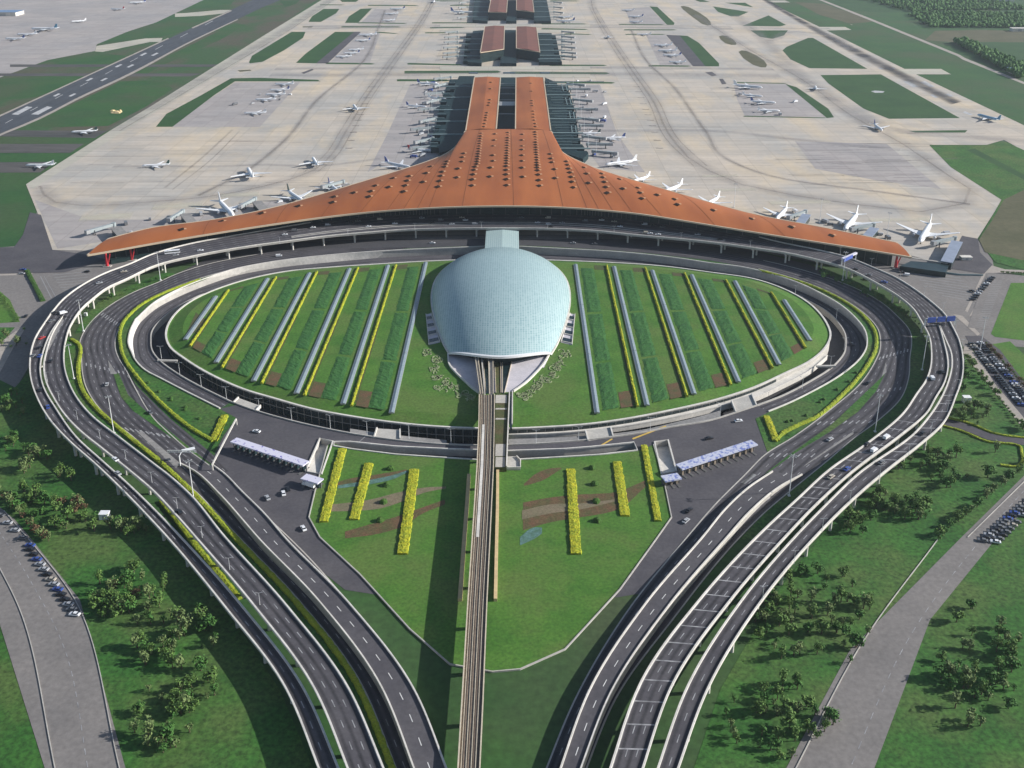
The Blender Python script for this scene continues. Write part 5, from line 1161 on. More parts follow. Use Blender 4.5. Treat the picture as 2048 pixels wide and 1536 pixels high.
# concourses beyond
def concourse(name, label, left, right, annexes, ribs_):
    t = thing(name, label, 'concourse', at(*left[0], 0))
    for q4 in (left, right): slab(q4, (21,21), parent=t, m='roof_far', crown=1.5)
    for a_ in annexes: b = MB(); b.prism(P(a_, 7), 0, 7); b.build('hall', M['hall_dark'], t)
    b = MB(); b.prism(P([left[0], left[1], left[2], left[3]], 20.5), 0, 19.2); b.prism(P([right[0], right[1], right[2], right[3]], 20.5), 0, 19.2); b.build('glazing', M['facade_glass'], t)
    for (x0,y0,x1,y1,w_) in ribs_: b = MB(); b.bar(at(x0,y0,8), at(x1,y1,8), w_, 1.2); b.build('rib', M['pier_green'], t)
    return t
concourse('concourse_building', 'middle concourse with two brown red roof slabs beyond the taxiways', [(960.7,105),(969.6,53),(1009,52),(1007.7,98)], [(1032.7,96.5),(1032.7,53),(1073,54.6),(1079.7,104)],
          [teeth([(933,62),(926,124)], 10, 5) + [(963,126),(969,60)],[(1010,60),(1032,60),(1033,126),(1000,126)],[(1078,124),(1074,66)] + teeth([(1110,66),(1118,104),(1124,124)], -10, 5)],
          [(910,y,962,y,4.5) for y in (66,78,88,100,112)] + [(1076,y,1130,y,4.5) for y in (70,80,90,101,111,118)])
concourse('concourse_building', 'farthest concourse at the top edge with two brown roof slabs', [(977,24),(984,-12),(1016,-12),(1013,25)], [(1033,20),(1033,-12),(1064,-12),(1068,24)],
          [[(950,-8),(980,-8),(975,42),(945,40)],[(1015,0),(1033,0),(1033,42),(1012,42)],[(1066,-8),(1092,-8),(1102,42),(1068,42)]],
          [(932,y,978,y,5) for y in (4,14,24,34)] + [(1068,y,1112,y,5) for y in (4,14,24,34)])
# taxiway bridges over the rail cut
for y, h, lab in ((136,3.2,'northern pale taxiway bridge crossing the rail cut beyond the spine'),(151.5,3.0,'southern pale taxiway bridge crossing the rail cut beyond the spine'),(51.5,2.2,'pale taxiway bridge just beyond the middle concourse'),(62,2.2,'narrow pale taxiway bridge behind the middle concourse')):
    b = MB(); b.prism(P([(880,y-h),(1180,y-h),(1180,y+h),(880,y+h)], .6), 0, .62); tag(b.build('taxiway_bridge', M['apron_pale']), lab, 'bridge')
b = MB()
for x0, x1, y in ((938,956,145.5),(1007,1030,145.5),(1080,1100,145.5),(1087,1106,164)): gq(b, [(x0,y-1.6),(x1,y-1.6),(x1,y+1.6),(x0,y+1.6)], .66)
struct('rail_cut', b, M['glass_dark'])
ORD = 'first second third fourth fifth sixth seventh eighth ninth tenth eleventh twelfth thirteenth fourteenth fifteenth sixteenth seventeenth eighteenth nineteenth twentieth'.split()
ORD += ['twenty-'+o for o in ORD[:9]] + ['thirtieth'] + ['thirty-'+o for o in ORD[:9]] + ['fortieth']
# ---------------------------------------------------------------- airliners
for nm, c_ in (('fin_blue',(.06,.10,.30)),('fin_red',(.55,.05,.05)),('fin_white',(.78,.79,.80)),('fin_dark',(.05,.10,.09)),('fin_teal',(.10,.28,.42))): mat(nm, c_, rough=.4, space='obj', spec=.5)
mat('body_blue', (.30,.50,.66), rough=.35, space='obj', spec=.5)
mat('body_white', (.80,.81,.83), rough=.35, space='obj', spec=.5)
mat('engine_grey', (.45,.47,.50), rough=.35, metal=.4, space='obj')
PROTO = {}
def airliner(fin, body='body_white'):
    k = (fin, body)
    if k in PROTO: return PROTO[k]
    t = thing('airliner', 'airliner', 'airliner')
    n = 12; prof = [(30,.15,-.5),(29.2,1.0,-.35),(27.5,1.9,-.15),(25,2.6,0),(21,2.9,0),(-12,2.9,0),(-18,2.6,.35),(-24,1.7,1.0),(-28.5,.8,1.6),(-30,.25,1.9)]
    vs = []; 
    for y, r, dz in prof:
        for i in range(n): a_ = 2*math.pi*i/n; vs.append((r*math.cos(a_), y, 4.8+dz+r*math.sin(a_)))
    fs = [(j*n+i, j*n+(i+1)%n, (j+1)*n+(i+1)%n, (j+1)*n+i) for j in range(len(prof)-1) for i in range(n)] + [tuple(range(n))[::-1], tuple(range((len(prof)-1)*n, len(prof)*n))]
    b = MB(); b.add(vs, fs); b.build('fuselage', M[body], t, smooth=True, local=True)
    b = MB()
    for s in (-1,1): b.add([(s*2.92,20,5.6),(s*2.92,-14,5.6),(s*2.86,-14,6.1),(s*2.86,20,6.1)], [(0,1,2,3)])
    b.add([(-1.5,27.4,6.1),(1.5,27.4,6.1),(1.2,25.8,6.95),(-1.2,25.8,6.95)], [(0,1,2,3)]); b.build('cabin_windows', M['glass_dark'], t, local=True)
    def surf(name, pts, th, m):                # thick flying surface from an outline
        b = MB(); k = len(pts); top = [Vector(p)+Vector((0,0,th/2)) for p in pts]; bot = [Vector(p)-Vector((0,0,th/2)) for p in pts]
        b.add(top+bot, [tuple(range(k)), tuple(range(k, 2*k))[::-1]] + [(i,(i+1)%k,k+(i+1)%k,k+i) for i in range(k)]); return b.build(name, m, t, local=True)
    for s in (-1,1):
        wg = surf('wing', [(s*2.2,9,3.4),(s*11,2.2,4.0),(s*29,-11.5,5.6),(s*29.6,-14,5.7),(s*11,-5.2,4.0),(s*2.2,-5.6,3.4)], .55, M['metal_white'])
        surf('tailplane', [(s*1.0,-22,6.3),(s*10,-28,7.1),(s*10,-30,7.1),(s*1.0,-27.5,6.3)], .35, M['metal_white'])
        b = MB(); b.tube((s*9.6,7.5,2.6),(s*9.6,2.2,2.6),1.45,1.2,10); b.bar((s*9.6,4,3.6),(s*9.6,1.5,4.0),.4,.9); b.build('engine', M['engine_grey'], wg, local=True)
        b = MB(); b.tube((s*3.4,-3,0),(s*3.4,-3,3),.35,.35,6); b.tube((s*3.9,-3.8,.7),(s*2.9,-3.8,.7),.7,.7,8); b.tube((s*3.9,-2.2,.7),(s*2.9,-2.2,.7),.7,.7,8); b.build('main_gear', M['tyre'], t, local=True)
    b = MB(); b.tube((0,23,0),(0,23,2.4),.25,.25,6); b.tube((-.5,23,.55),(.5,23,.55),.55,.55,8); b.build('nose_gear', M['tyre'], t, local=True)
    b = MB(); f = [(-21,7.3),(-26.5,15.4),(-30.2,15.6),(-28.6,7.2)]
    b.add([(.28,y,z) for y, z in f] + [(-.28,y,z) for y, z in f], [(0,1,2,3),(7,6,5,4)] + [(i,(i+1)%4,4+(i+1)%4,4+i) for i in range(4)]); b.build('tail_fin', M[fin], t, local=True)
    PROTO[k] = [t, False]; return PROTO[k]
def plane(nose, tail, fin, where, body='body_white', L_=None, z=4.5, word='white'):
    pr = airliner(fin, body); a_, c_ = at(*nose, z), at(*tail, z); d = a_-c_; d.z = 0
    ln = L_ or max(34, min(66, d.length)); mid = (a_+c_)/2; mid.z = .3; rz = math.atan2(-d.x, d.y)
    tc = {'fin_blue':'blue','fin_red':'red','fin_white':'white','fin_dark':'dark','fin_teal':'teal'}[fin]
    lab = '%s airliner with %s tail %s' % (word, tc, where)
    s = ln/60.0
    if not pr[1]:
        o = pr[0]; o.location = mid; o.rotation_euler = (0,0,rz); o.scale = (s,)*3; pr[1] = True; o['label'] = lab
    else: o = dup(pr[0], mid, rz, lab, scale=s)
    o['group'] = 'airliners on the apron'; return o
W_, B_, R_, D_, T_ = 'fin_white','fin_blue','fin_red','fin_dark','fin_teal'
for a_ in [((470,436),(435,400),W_,'nose-in at the west wing, biggest on that side',60),((496,336),(506,356),W_,'seen from behind on the west apron',50),((624,312),(637,333),W_,'taxiing away on the strip left of the spine',44),((704,205),(718,224),W_,'taxiing away level with the middle of the spine, left',44),
           ((288,329),(335,327),D_,'standing alone in the middle of the west apron',None),((142,262),(195,260),D_,'on the dark taxiway beside the west runway threshold',None),((51,328),(109,328),W_,'on the dark taxiway at the left edge',None),
           ((608,404),(574,381),D_,'nose-in at the west wing, second from the spine side',50),((678,382),(656,364),B_,'nose-in behind the west wing near the roof edge',40),((822,334),(769,323.5),B_,'parked just west of the roof shoulder',None),
           ((868,299),(815,297),R_,'parked at the west gates of the spine',None),((853,212),(812,209),B_,'at the third west gate of the spine',None),((891,196),(858,193),W_,'at the second west gate of the spine',None),((878,167),(834,165),B_,'at the farthest west gate of the spine',None),
           ((1210,328.6),(1274,320.7),W_,'parked just east of the roof shoulder, long one',None),((1266,360),(1299,350),W_,'nose-in behind the east wing nearest the spine',None),((1330,381),(1361,369),W_,'nose-in behind the east wing, second from the spine',42),((1412,407),(1433,396),W_,'nose-in behind the east wing, third from the spine',42),
           ((1198,275),(1251,273.5),B_,'parked at the east gates of the spine, longest',None),((1160,265),(1195,264.5),D_,'half hidden at the east gates of the spine',None),((1550,440),(1576,413),W_,'nose-in at the middle of the east wing',46),((1684,466),(1719,424),W_,'nose-in at the east wing, second from the tip',58),((1836,490),(1864,444),W_,'nose-in beyond the east wing tip',62),
           ((1764,259),(1748,247),B_,'taxiing toward the camera on the east taxiway',40),((1630,168),(1634,181),W_,'taxiing away near the east green islands',36),
           ((1525,175),(1466,170),W_,'rearmost on the east remote stands, longest',None),((1525,190.5),(1485,188),W_,'second on the east remote stands',None),((1552,204),(1500,201.5),B_,'third on the east remote stands',None),((1560,219.5),(1515,219),W_,'nearest on the east remote stands',None),
           ((551,166),(586,166.5),W_,'rearmost on the west remote stands',None),((540,178),(578,177.5),B_,'second on the west remote stands',None),((535,187),(566,187),W_,'third on the west remote stands',None),((510,197),(552,197),W_,'fourth on the west remote stands',None),((490,224),(530,223.5),W_,'nearest on the west remote stands',None),
           ((672,111.5),(702,111),W_,'nearest beside the west middle island',None),((690,104.5),(716,104),B_,'second beside the west middle island',None),((700,98),(723,97.5),W_,'third beside the west middle island',None),((713,79.5),(738,79),B_,'fourth beside the west middle island',None),((716,69),(754,68.5),W_,'rearmost beside the west middle island',None),
           ((779,17),(810,17),B_,'rearmost in the far west row',None),((769,26.5),(797,26),W_,'second in the far west row',None),((766,39.5),(789,39),W_,'nearest in the far west row',None),((947,25.5),(901,24),B_,'at the west gates of the farthest concourse',None),
           ((1307,89),(1345,89.5),W_,'rearmost beside the east middle island',None),((1315,100),(1355,100.5),W_,'second beside the east middle island',None),((1325,109),(1363,109.5),B_,'third beside the east middle island',None),((1340,122),(1370,122.5),W_,'nearest beside the east middle island',None),((1276,67),(1300,67.5),W_,'parked alone behind the east middle stands',None),
           ((1243,19),(1269,19.5),W_,'rearmost in the far east row',None),((1256,32),(1287,32.5),B_,'second in the far east row',None),((1259,42),(1284,42.5),W_,'nearest in the far east row',None),((1115,33),(1147,33.5),W_,'at the nearer east gate of the farthest concourse',None),((1112,41),(1150,41.5),B_,'at the nearest east gate of the farthest concourse',None),((1214,68),(1221,77),W_,'taxiing on the strip east of the middle concourse',36),
           ((865,6),(871,-2),W_,'taxiing at the top edge left of the concourses',36),((61,58),(117,58.5),T_,'longest on the cargo apron at the upper left',None),((33,68),(74,68),W_,'second on the cargo apron at the upper left',None),((10,76.5),(50,76.5),B_,'nearest on the cargo apron at the upper left',None),((221,17),(249,17.5),R_,'standing apart on the cargo apron',None),((142,42),(173,40),W_,'small in the middle of the cargo apron',None),((257,5),(292,4),B_,'at the top edge of the cargo apron',None)]:
    plane(a_[0], a_[1], a_[2], a_[3], L_=a_[4])
plane((1955,228), (2001,240), T_, 'turning at the end of the east runway', body='body_blue', word='pale blue')

# ---------------------------------------------------------------- boarding bridges and wing piers
mat('bridge_grey', (.30,.34,.35), rough=.5, space='obj', fine=(.3,.12)); mat('pier_roof', (.26,.30,.38), rough=.5, fine=(.2,.1), space='obj')
def jet_proto():
    t = thing('boarding_bridge', 'boarding bridge', 'boarding bridge')
    b = MB(); b.tube((0,0,0),(0,0,4),.9,.9,10); b.tube((0,0,3.6),(0,0,7.2),2.2,2.2,12); b.build('rotunda', M['bridge_grey'], t, local=True)
    b = MB(); b.box((0,9,3.9), 2.6, 16, 2.9); b.box((0,22,3.6), 3.1, 14, 3.3); b.build('tunnel', M['bridge_grey'], t, local=True)
    b = MB(); b.box((0,30,3.5), 4.6, 4.4, 3.7, taper=.9); b.build('cab', M['metal_grey'], t, local=True)
    for s in (-1,1): b = MB(); b.box((s*1.7,23,0), .5, .6, 5.4); b.tube((s*2.1,23,.6),(s*1.3,23,.6),.6,.6,8); b.build('drive_leg', M['tyre'], t, local=True)
    return t
jb = jet_proto(); first = [True]
def jet(px, py, tx, ty, lab, s=1.0):
    a_, c_ = at(px, py, 0), at(tx, ty, 0); d = c_-a_; rz = math.atan2(-d.x, d.y); a_.z = .3
    if first[0]: first[0] = False; o = jb; o.location = a_; o.rotation_euler = (0,0,rz); o.scale = (s,)*3; o['label'] = lab
    else: o = dup(jb, a_, rz, lab, scale=s)
    o['group'] = 'boarding bridges'
NUM = ['farthest','second','third','fourth','fifth','sixth','seventh','eighth','ninth','tenth']
for i, (x, y) in enumerate(((902,160),(893,173),(886,191),(880,205),(877,222),(872,243),(866,262),(866,284),(868,300))):
    jet(x, y+1, x-30, y+4+(i%2)*4, 'grey boarding bridge on the west side of the spine, %s from the far end' % NUM[i], 1.05)
for i, (x, y) in enumerate(((1135,173),(1141,184),(1147,205),(1152,225),(1156,243),(1160,258),(1166,280),(1175,296),(1186,310))):
    jet(x, y+1, x+30, y+4-(i%2)*3, 'grey boarding bridge on the east side of the spine, %s from the far end' % NUM[i], 1.05)
for i, y in enumerate((66,76,86,97,108,116)):
    jet(915+0*i, y+2, 890, y+4, 'grey boarding bridge west of the middle concourse, %s from the far end' % NUM[i]); jet(1124, y+2, 1150, y+4, 'grey boarding bridge east of the middle concourse, %s from the far end' % NUM[i])
for i, y in enumerate((8,18,28,38)):
    jet(936, y, 915, y+2, 'grey boarding bridge west of the farthest concourse, %s from the far end' % NUM[i]); jet(1108, y, 1128, y+2, 'grey boarding bridge east of the farthest concourse, %s from the far end' % NUM[i])
for i, (p1, p2, w_, j) in enumerate((((252,478),(232,455),9,(205,462)),((388,450),(370,428),9,(345,442)),((532,424),(514,403),9,(498,410)),((700,380),(690,368),8,(672,372)),((1597,450),(1613,429),8,(1585,438)),((1733,474),(1749,456),8,(1715,462)),((1893,524),(1914,483),9,(1868,492)))):
    a_, c_ = at(*p1, 7), at(*p2, 7); d = (c_-a_).normalized(); nn = Vector((-d.y,d.x,0))*w_/2
    t = thing('wing_pier', '%s pier building reaching onto the apron %s' % (('short grey' if i != 6 else 'long blue grey'), ['nearest the west tip','second from the west tip','third from the west tip','near the west roof shoulder','at the middle of the east wing','near the east wing tip','beyond the east wing tip'][i]), 'pier building', Vector((a_.x,a_.y,0)), 'pier buildings of the terminal wings')
    b = MB(); b.prism([a_+nn, a_-nn, c_-nn, c_+nn], 0, 6.6); b.build('wall', M['facade_glass'], t)
    b = MB(); b.prism([a_+nn*1.15, a_-nn*1.15, c_-nn*1.15+d, c_+nn*1.15+d], 6.6, 7.2); b.build('roof', M['pier_roof'] if i > 3 else M['concrete_grey'], t)
    jet(p2[0]-(3 if i < 6 else 6), p2[1]+4, j[0], j[1]+4, 'grey boarding bridge at the pier building %s' % ['nearest the west tip','second from the west tip','third from the west tip','near the west roof shoulder','at the middle of the east wing','near the east wing tip','beyond the east wing tip'][i])
# long glazed gallery beyond the east tip
t = thing('glazed_gallery', 'low green glazed gallery running east from the terminal wing tip', 'gallery', at(1800, 530, 0))
b = MB(); b.prism(P([(1822,522),(1898,528),(1892,545),(1800,532)], 5), 0, 5); b.build('hall', M['facade_glass'], t)
b = MB(); b.wall(P([(1822,516),(1896,527)], 5.5), .6, 2); b.build('roof_edge', M['concrete'], t)
t = thing('fence', 'low green barrier closing the parking lanes beyond the east wing tip', 'fence', at(1890, 545, 0))
b = MB(); b.wall(P([(1870,544),(1920,551),(1966,552)], 0), 1.6, .5); b.build('panel', M['pier_green'], t)

# ---------------------------------------------------------------- service vehicles on the apron, cars
CARM = {'white':(.75,.76,.78),'silver':(.38,.39,.41),'black':(.02,.02,.025),'blue':(.04,.08,.30),'red':(.40,.04,.04),'grey':(.15,.155,.165),'beige':(.42,.38,.32)}
for k, c_ in CARM.items(): mat('paint_car_'+k, c_, rough=.3, space='obj', spec=.5)
mat('car_glass', (.015,.02,.025), rough=.15, spec=.6); mat('orange', (.62,.22,.05), space='obj')
CARP = {}
def extr(b, prof, hw, mi=0):                  # side profile (y,z) extruded over the width
    n = len(prof); b.add([(-hw,y,z) for y, z in prof] + [(hw,y,z) for y, z in prof], [tuple(range(n)), tuple(range(n,2*n))[::-1]] + [(i,n+i,n+(i+1)%n,(i+1)%n) for i in range(n)], mi)
def car_proto(kind, col):
    if (kind, col) in CARP: return CARP[(kind, col)]
    t = thing({'sedan':'car','van':'van','bus':'bus','truck':'truck'}[kind], kind, kind); m = M['paint_car_'+col]; b = MB(); g = MB()
    if kind == 'sedan':
        extr(b, [(-2.4,.35),(-2.4,.9),(-1.7,1.0),(1.0,1.0),(2.2,.82),(2.4,.6),(2.4,.35)], .95); extr(g, [(-1.75,1.0),(-1.2,1.38),(.3,1.40),(1.1,1.0)], .82)
        b.box((0,-.45,1.40), 1.45, 1.5, .06); wh = ((-1.5,.33),(1.5,.33)); hw = .9
    elif kind == 'van':
        extr(b, [(-2.5,.4),(-2.5,2.0),(1.2,2.0),(2.0,1.2),(2.5,1.0),(2.5,.4)], .98); extr(g, [(1.25,1.95),(2.02,1.22),(2.0,1.18),(1.2,1.5)], .99); wh = ((-1.6,.36),(1.7,.36)); hw = .95
    elif kind == 'bus':
        extr(b, [(-6,.5),(-6,3.0),(5.8,3.0),(6,.5)], 1.27); extr(g, [(-5.8,1.6),(-5.8,2.5),(5.9,2.5),(5.95,1.6)], 1.30); b.box((0,-2,3.0), 1.8, 2.4, .3); wh = ((-3.6,.5),(4.0,.5)); hw = 1.2
    else:
        extr(b, [(-4,.9),(-4,3.2),(1.6,3.2),(1.6,.9)], 1.2); extr(b, [(1.9,.6),(1.9,2.6),(3.2,2.6),(3.8,1.5),(3.8,.6)], 1.15); extr(g, [(3.22,2.5),(3.82,1.6),(3.7,1.5),(3.0,2.4)], 1.17); wh = ((-2.4,.5),(2.8,.5)); hw = 1.1
    b.build('body', m, t, local=True); g.build('window', M['car_glass'], t, local=True)
    for y, r in wh:
        for s in (-1,1): w2 = MB(); w2.tube((s*hw,y,r),(s*(hw-.25),y,r),r,r,10); w2.build('wheel', M['tyre'], t, local=True)
    CARP[(kind, col)] = [t, False]; return CARP[(kind, col)]
def car(x, y, z, ang, kind, col, where, group='vehicles on the roads', s=1.15):
    pr = car_proto(kind, col); p = at(x, y, z + .1); lab = '%s %s %s' % (col, {'sedan':'car'}.get(kind, kind), where)
    rz = R(ang)
    if not pr[1]: o = pr[0]; pr[1] = True; o.location = p; o.rotation_euler = (0,0,rz); o['label'] = lab; o.scale = (s,)*3
    else: o = dup(pr[0], p, rz, lab, scale=s)
    o['group'] = group
    kk = {'sedan':'car','van':'van','bus':'bus','truck':'truck'}[kind]; o['category'] = kk
Zv = 10.6
for c_ in [(127,627,Zv,-45,'van','white','on the west viaduct just before the roads split'),(111,626,Zv,-45,'sedan','black','beside the white van on the west viaduct'),(104,643,Zv,-40,'sedan','grey','left of the gore on the west viaduct'),(84,677,Zv,-25,'sedan','red','on the outer lanes of the west viaduct'),(80,696,Zv,-10,'sedan','black','below the red car on the west viaduct'),(66,713,Zv,0,'sedan','grey','at the leftmost bend of the west viaduct'),(80,713,Zv,0,'sedan','blue','at the leftmost bend beside a grey car'),(102,723,Zv,5,'sedan','black','on the inner lanes of the west viaduct bend'),
   (81,781,Zv-.2,20,'sedan','black','on the outer deck just below the west bend'),(96,815,Zv-.6,28,'sedan','blue','on the outer west deck beside the trees'),(236,948,Zv-1.8,45,'sedan','silver','in the shade on the outer west deck'),(231,920,Zv,45,'sedan','white','at the left edge of the inner west deck'),(358,1025,Zv,42,'sedan','black','near the lower end of the inner west deck'),
   (199,567,Zv,-62,'sedan','silver','on the west viaduct near the parking lanes'),(248,544,Zv,-65,'sedan','beige','on the west viaduct above the green island'),(345,507,Zv,-72,'bus','white','on the west viaduct behind the terminal tip'),(352,511,Zv,-72,'sedan','silver','beside the white bus on the west viaduct'),(401,502,Zv,-75,'sedan','white','on the west viaduct right of the bus'),
   (1710,539,Zv,60,'sedan','black','on the east viaduct near the sign gantry'),(1737,551,Zv,57,'sedan','grey','second on the east viaduct from the sign gantry'),(1768,565,Zv,52,'sedan','blue','third on the east viaduct from the sign gantry'),(1884,745,Zv,0,'sedan','black','left of the gap on the east viaduct bend'),(1864,758,Zv,-5,'van','white','at the inner parapet of the east viaduct bend'),
   (1845,868,Zv,-45,'sedan','black','on the outer east deck among the speed stripes'),(1773,876,Zv,-48,'van','white','on the striped inner east deck, highest of its group'),(1734,890,Zv,-50,'sedan','black','on the striped inner east deck above a white van'),(1748,902,Zv,-48,'van','white','on the striped inner east deck beside the divider'),(1694,939,Zv,-48,'sedan','blue','on the striped inner east deck'),(1662,955,Zv,-48,'sedan','beige','on the striped inner east deck below the blue car'),(1763,926,Zv,-48,'sedan','grey','alone on the outer east deck'),
   (1704,689,-4.8,0,'sedan','black','on the sunken road at its east bend'),(1736,767,.2,-40,'sedan','black','on the inner lanes of the east ring road'),
   (513,864,.2,70,'sedan','white','on the plaza behind the west toll gate'),(567,988,.2,20,'sedan','white','on the plaza below the west toll gate'),(576,979,.2,20,'sedan','black','beside a white car below the west toll gate'),(618,973,.2,60,'truck','white','by the small ramp gate on the west plaza'),(607,1058,.2,30,'sedan','white','at the lower left corner of the front garden'),(535,997,.2,30,'sedan','silver','alone in the lower west plaza'),
   (1477,843,.2,-75,'sedan','white','on the plaza near the east ring lawn'),(1418,878,.2,-70,'sedan','black','on the plaza behind the east toll gate'),(1378,1022,.2,-40,'sedan','black','on the plaza below the east toll gate'),(1372,1043,.2,-40,'sedan','silver','lowest on the east plaza'),
   (174,544,.2,80,'sedan','black','on the pavement between west wing tip and viaduct'),(52,633,.2,10,'sedan','black','on the grey road at the left edge'),(46,540,.2,80,'sedan','blue','at the top of the left parking road'),(44,548,.2,80,'sedan','silver','just below the blue car on the left road'),
   (1803,545,.2,70,'sedan','black','near the red column of the east wing'),(1812,551,.2,70,'van','white','near the east viaduct on the waiting lanes'),(1829,543,.2,75,'sedan','silver','right of the east wing column on the pavement'),(1944,583,.2,20,'sedan','black','between the lanes at the far right car park'),(1710,551,.2,60,'sedan','grey','under the east viaduct edge on the lower road'),(1732,559,.2,60,'sedan','black','second under the east viaduct edge'),
   (558,513,.2,-80,'van','white','on the lower road in front of the west pillars'),(865,487,.2,-88,'sedan','white','on the lower road left of the dome'),(1146,487,.2,88,'sedan','silver','on the lower road right of the dome'),(1189,489,.2,88,'sedan','grey','second on the lower road right of the dome'),(300,826,.2,38,'sedan','grey','on the west slip road'),(214,770,.2,15,'sedan','silver','on the west ring road'),(1660,880,.2,-50,'sedan','silver','on the outer lanes of the east ring road')]: car(*c_)
for i, (x, y) in enumerate([(626,456),(656,451),(702,445),(716,443),(737,454),(760,440),(790,448),(844,437),(865,446),(882,441),(904,449),(924,436),(931,441),(950,449),(1023,444),(1043,436),(1075,446),(1096,437),(1097,449),(1124,447),(1101,455),(1170,443),(1203,441),(1228,444),(1240,454),(1289,450),(1306,452),(1325,455),(1300,468),(1290,467),(1316,470),(1395,470),(1440,480),(590,462),(570,470)]):
    car(x, y, ZC+.1, -86 + (x-1020)*-.02 if x < 1020 else 86, ('sedan','van','sedan','sedan')[i%4], ('white','silver','black','grey','white','beige')[i%6], 'at the terminal kerb, %s from the west' % ORD[sorted([626,656,702,716,737,760,790,844,865,882,904,924,931,950,1023,1043,1075,1096,1097,1124,1101,1170,1203,1228,1240,1289,1306,1325,1300,1290,1316,1395,1440,590,570]).index(x)], 'cars at the terminal drop-off kerb')
random.seed(5)
cols = ['black','silver','black','grey','blue','black','grey','grey','white','silver','beige','black']
def lot(x0, y0, x1, y1, n, ang, where, group, jx=0):
    for i in range(n):
        if random.random() < .12: continue
        t = i/(n-1); c_ = random.choice(cols)
        car(x0+(x1-x0)*t+random.uniform(-.5,.5), y0+(y1-y0)*t, .2, ang+random.uniform(-2,2), 'sedan', c_, where + ', %s down' % ORD[i], group)
lot(1943,689,2046,815,30,62,'in the inner row of the right edge car park','cars in the inner row of the right car park')
lot(1960,687,2060,805,28,62,'in the outer row of the right edge car park','cars in the outer row of the right car park')
lot(1945,600,1984,556,12,80,'parked in the small car park north of the viaduct bend','cars in the small upper right car park')
lot(2060,1000,1965,1082,16,70,'parked along the road in the lower right corner','cars along the lower right road')
lot(2052,1025,1990,1085,10,70,'parked in the second row in the lower right corner','cars in the lower right second row')
lot(0,1032,60,1092,9,80,'parked in the lower left corner beside the bushes','cars in the lower left corner')
lot(60,1100,150,1230,14,80,'parked along the lane at the lower left','cars along the lower left lane')
for i in range(30):                           # baggage tugs and trucks at the gates
    side = random.choice((-1,1)); y = random.uniform(162,330)
    x = (random.uniform(830,880) - (y-160)*.12 if side < 0 else random.uniform(1150,1215) + (y-160)*.22)
    car(x, y, .3, random.uniform(0,180), random.choice(('truck','van')), random.choice(('white','silver','blue')), 'working at the gates %s of the spine, %s' % ('west' if side < 0 else 'east', 'far end' if y < 200 else 'near end' if y > 285 else 'upper part' if y < 240 else 'lower part'), 'service vehicles at the %s gates' % ('west' if side < 0 else 'east'), 1.2)
for ii, (x, y) in enumerate(((252,449),(262,466),(300,440),(402,430),(420,420),(560,405),(1590,425),(1650,445),(1660,450),(1740,452),(1760,470),(1775,478),(1878,480),(1890,470),(505,208),(520,190),(560,200),(580,190),(470,210),(1505,210),(1560,230),(1590,205),(1480,190))):
    car(x, y, .3, random.uniform(0,180), random.choice(('truck','van')), random.choice(('white','silver','grey')), '%s' % ('on the remote stands of the %s apron, %s side' % ('west' if x < 1000 else 'east', 'left' if x < 540 or 1000 < x < 1520 else 'right') if y < 240 else 'behind the %s wing, %s from the left' % ('west' if x < 1000 else 'east', ORD[ii % 14])), 'service vehicles on the %s apron' % ('west' if x < 1000 else 'east'), 1.2)

# ---------------------------------------------------------------- lamps, gantries, toll gates, huts
def mast_proto(h, name, cat):
    t = thing(name, cat, cat); b = MB(); b.tube((0,0,0),(0,0,h),.34,.16,8); b.box((0,0,0),1.4,1.4,.8); b.build('pole', M['metal_white'], t, local=True)
    for i in range(6): a_ = i*math.pi/3; b = MB(); b.bar((0,0,h),(1.6*math.cos(a_),1.6*math.sin(a_),h-.1),.18); b.box((1.8*math.cos(a_),1.8*math.sin(a_),h-.3),.9,.5,.35,rz=a_); b.build('lamp_head', M['metal_grey'], t, local=True)
    return t
mp0 = mast_proto(27, 'lamp_mast', 'lamp mast'); f0 = [True]
for x, y, lab in ((167,663,'at the north tip of the west gore lawn'),(148,758,'on the narrow lawn inside the west bend'),(228,867,'on the lime hedge beside the west ring road'),(388,1003,'on the lime hedge near the lower west ramp'),(321,561,'on the east tip of the west green island'),(1685,561,'on the shrub island under the east viaduct'),(1844,740,'on the lawn inside the east bend'),(1750,864,'between east ring road and viaduct'),(1578,992,'beside the lower east ring road'),(1639,447,'on the apron behind the middle of the east wing'),(1773,477,'on the apron behind the east wing tip'),(1468,415,'on the apron behind the inner east wing'),(1960,700,'at the head of the right car park')):
    p = at(x, y, .2)
    if f0[0]: f0[0] = False; o = mp0; o.location = p; o['label'] = 'tall pale lamp mast ' + lab
    else: o = dup(mp0, p, 0, 'tall pale lamp mast ' + lab)
    o['group'] = 'tall lamp masts'
GL = [(884,176),(874,200),(864,225),(858,250),(857,276),(1146,178),(1153,197),(1158,215),(1162,236),(1168,262),(1176,288),(1192,312)]
for i, (x, y) in enumerate(GL):
    o = dup(mp0, at(x, y, .3), 0, 'apron floodlight mast %s of the spine, %s from the far end' % (('west', ORD[i]) if x < 1000 else ('east', ORD[i-5])), scale=.8); o['group'] = 'floodlight masts at the gates'
def lamp_proto(h=10):
    t = thing('street_lamp', 'lamp', 'street lamp'); b = MB(); b.tube((0,0,0),(0,0,h),.16,.09,6); b.bar((0,0,h),(1.9,0,h+.4),.12); b.bar((0,0,h),(-1.9,0,h+.4),.12); b.build('pole', M['metal_white'], t, local=True)
    for s in (-1,1): b = MB(); b.box((s*2.1,0,h+.3),.9,.4,.2); b.build('lamp_head', M['metal_grey'], t, local=True)
    return t
lp0 = lamp_proto(); f1 = [True]
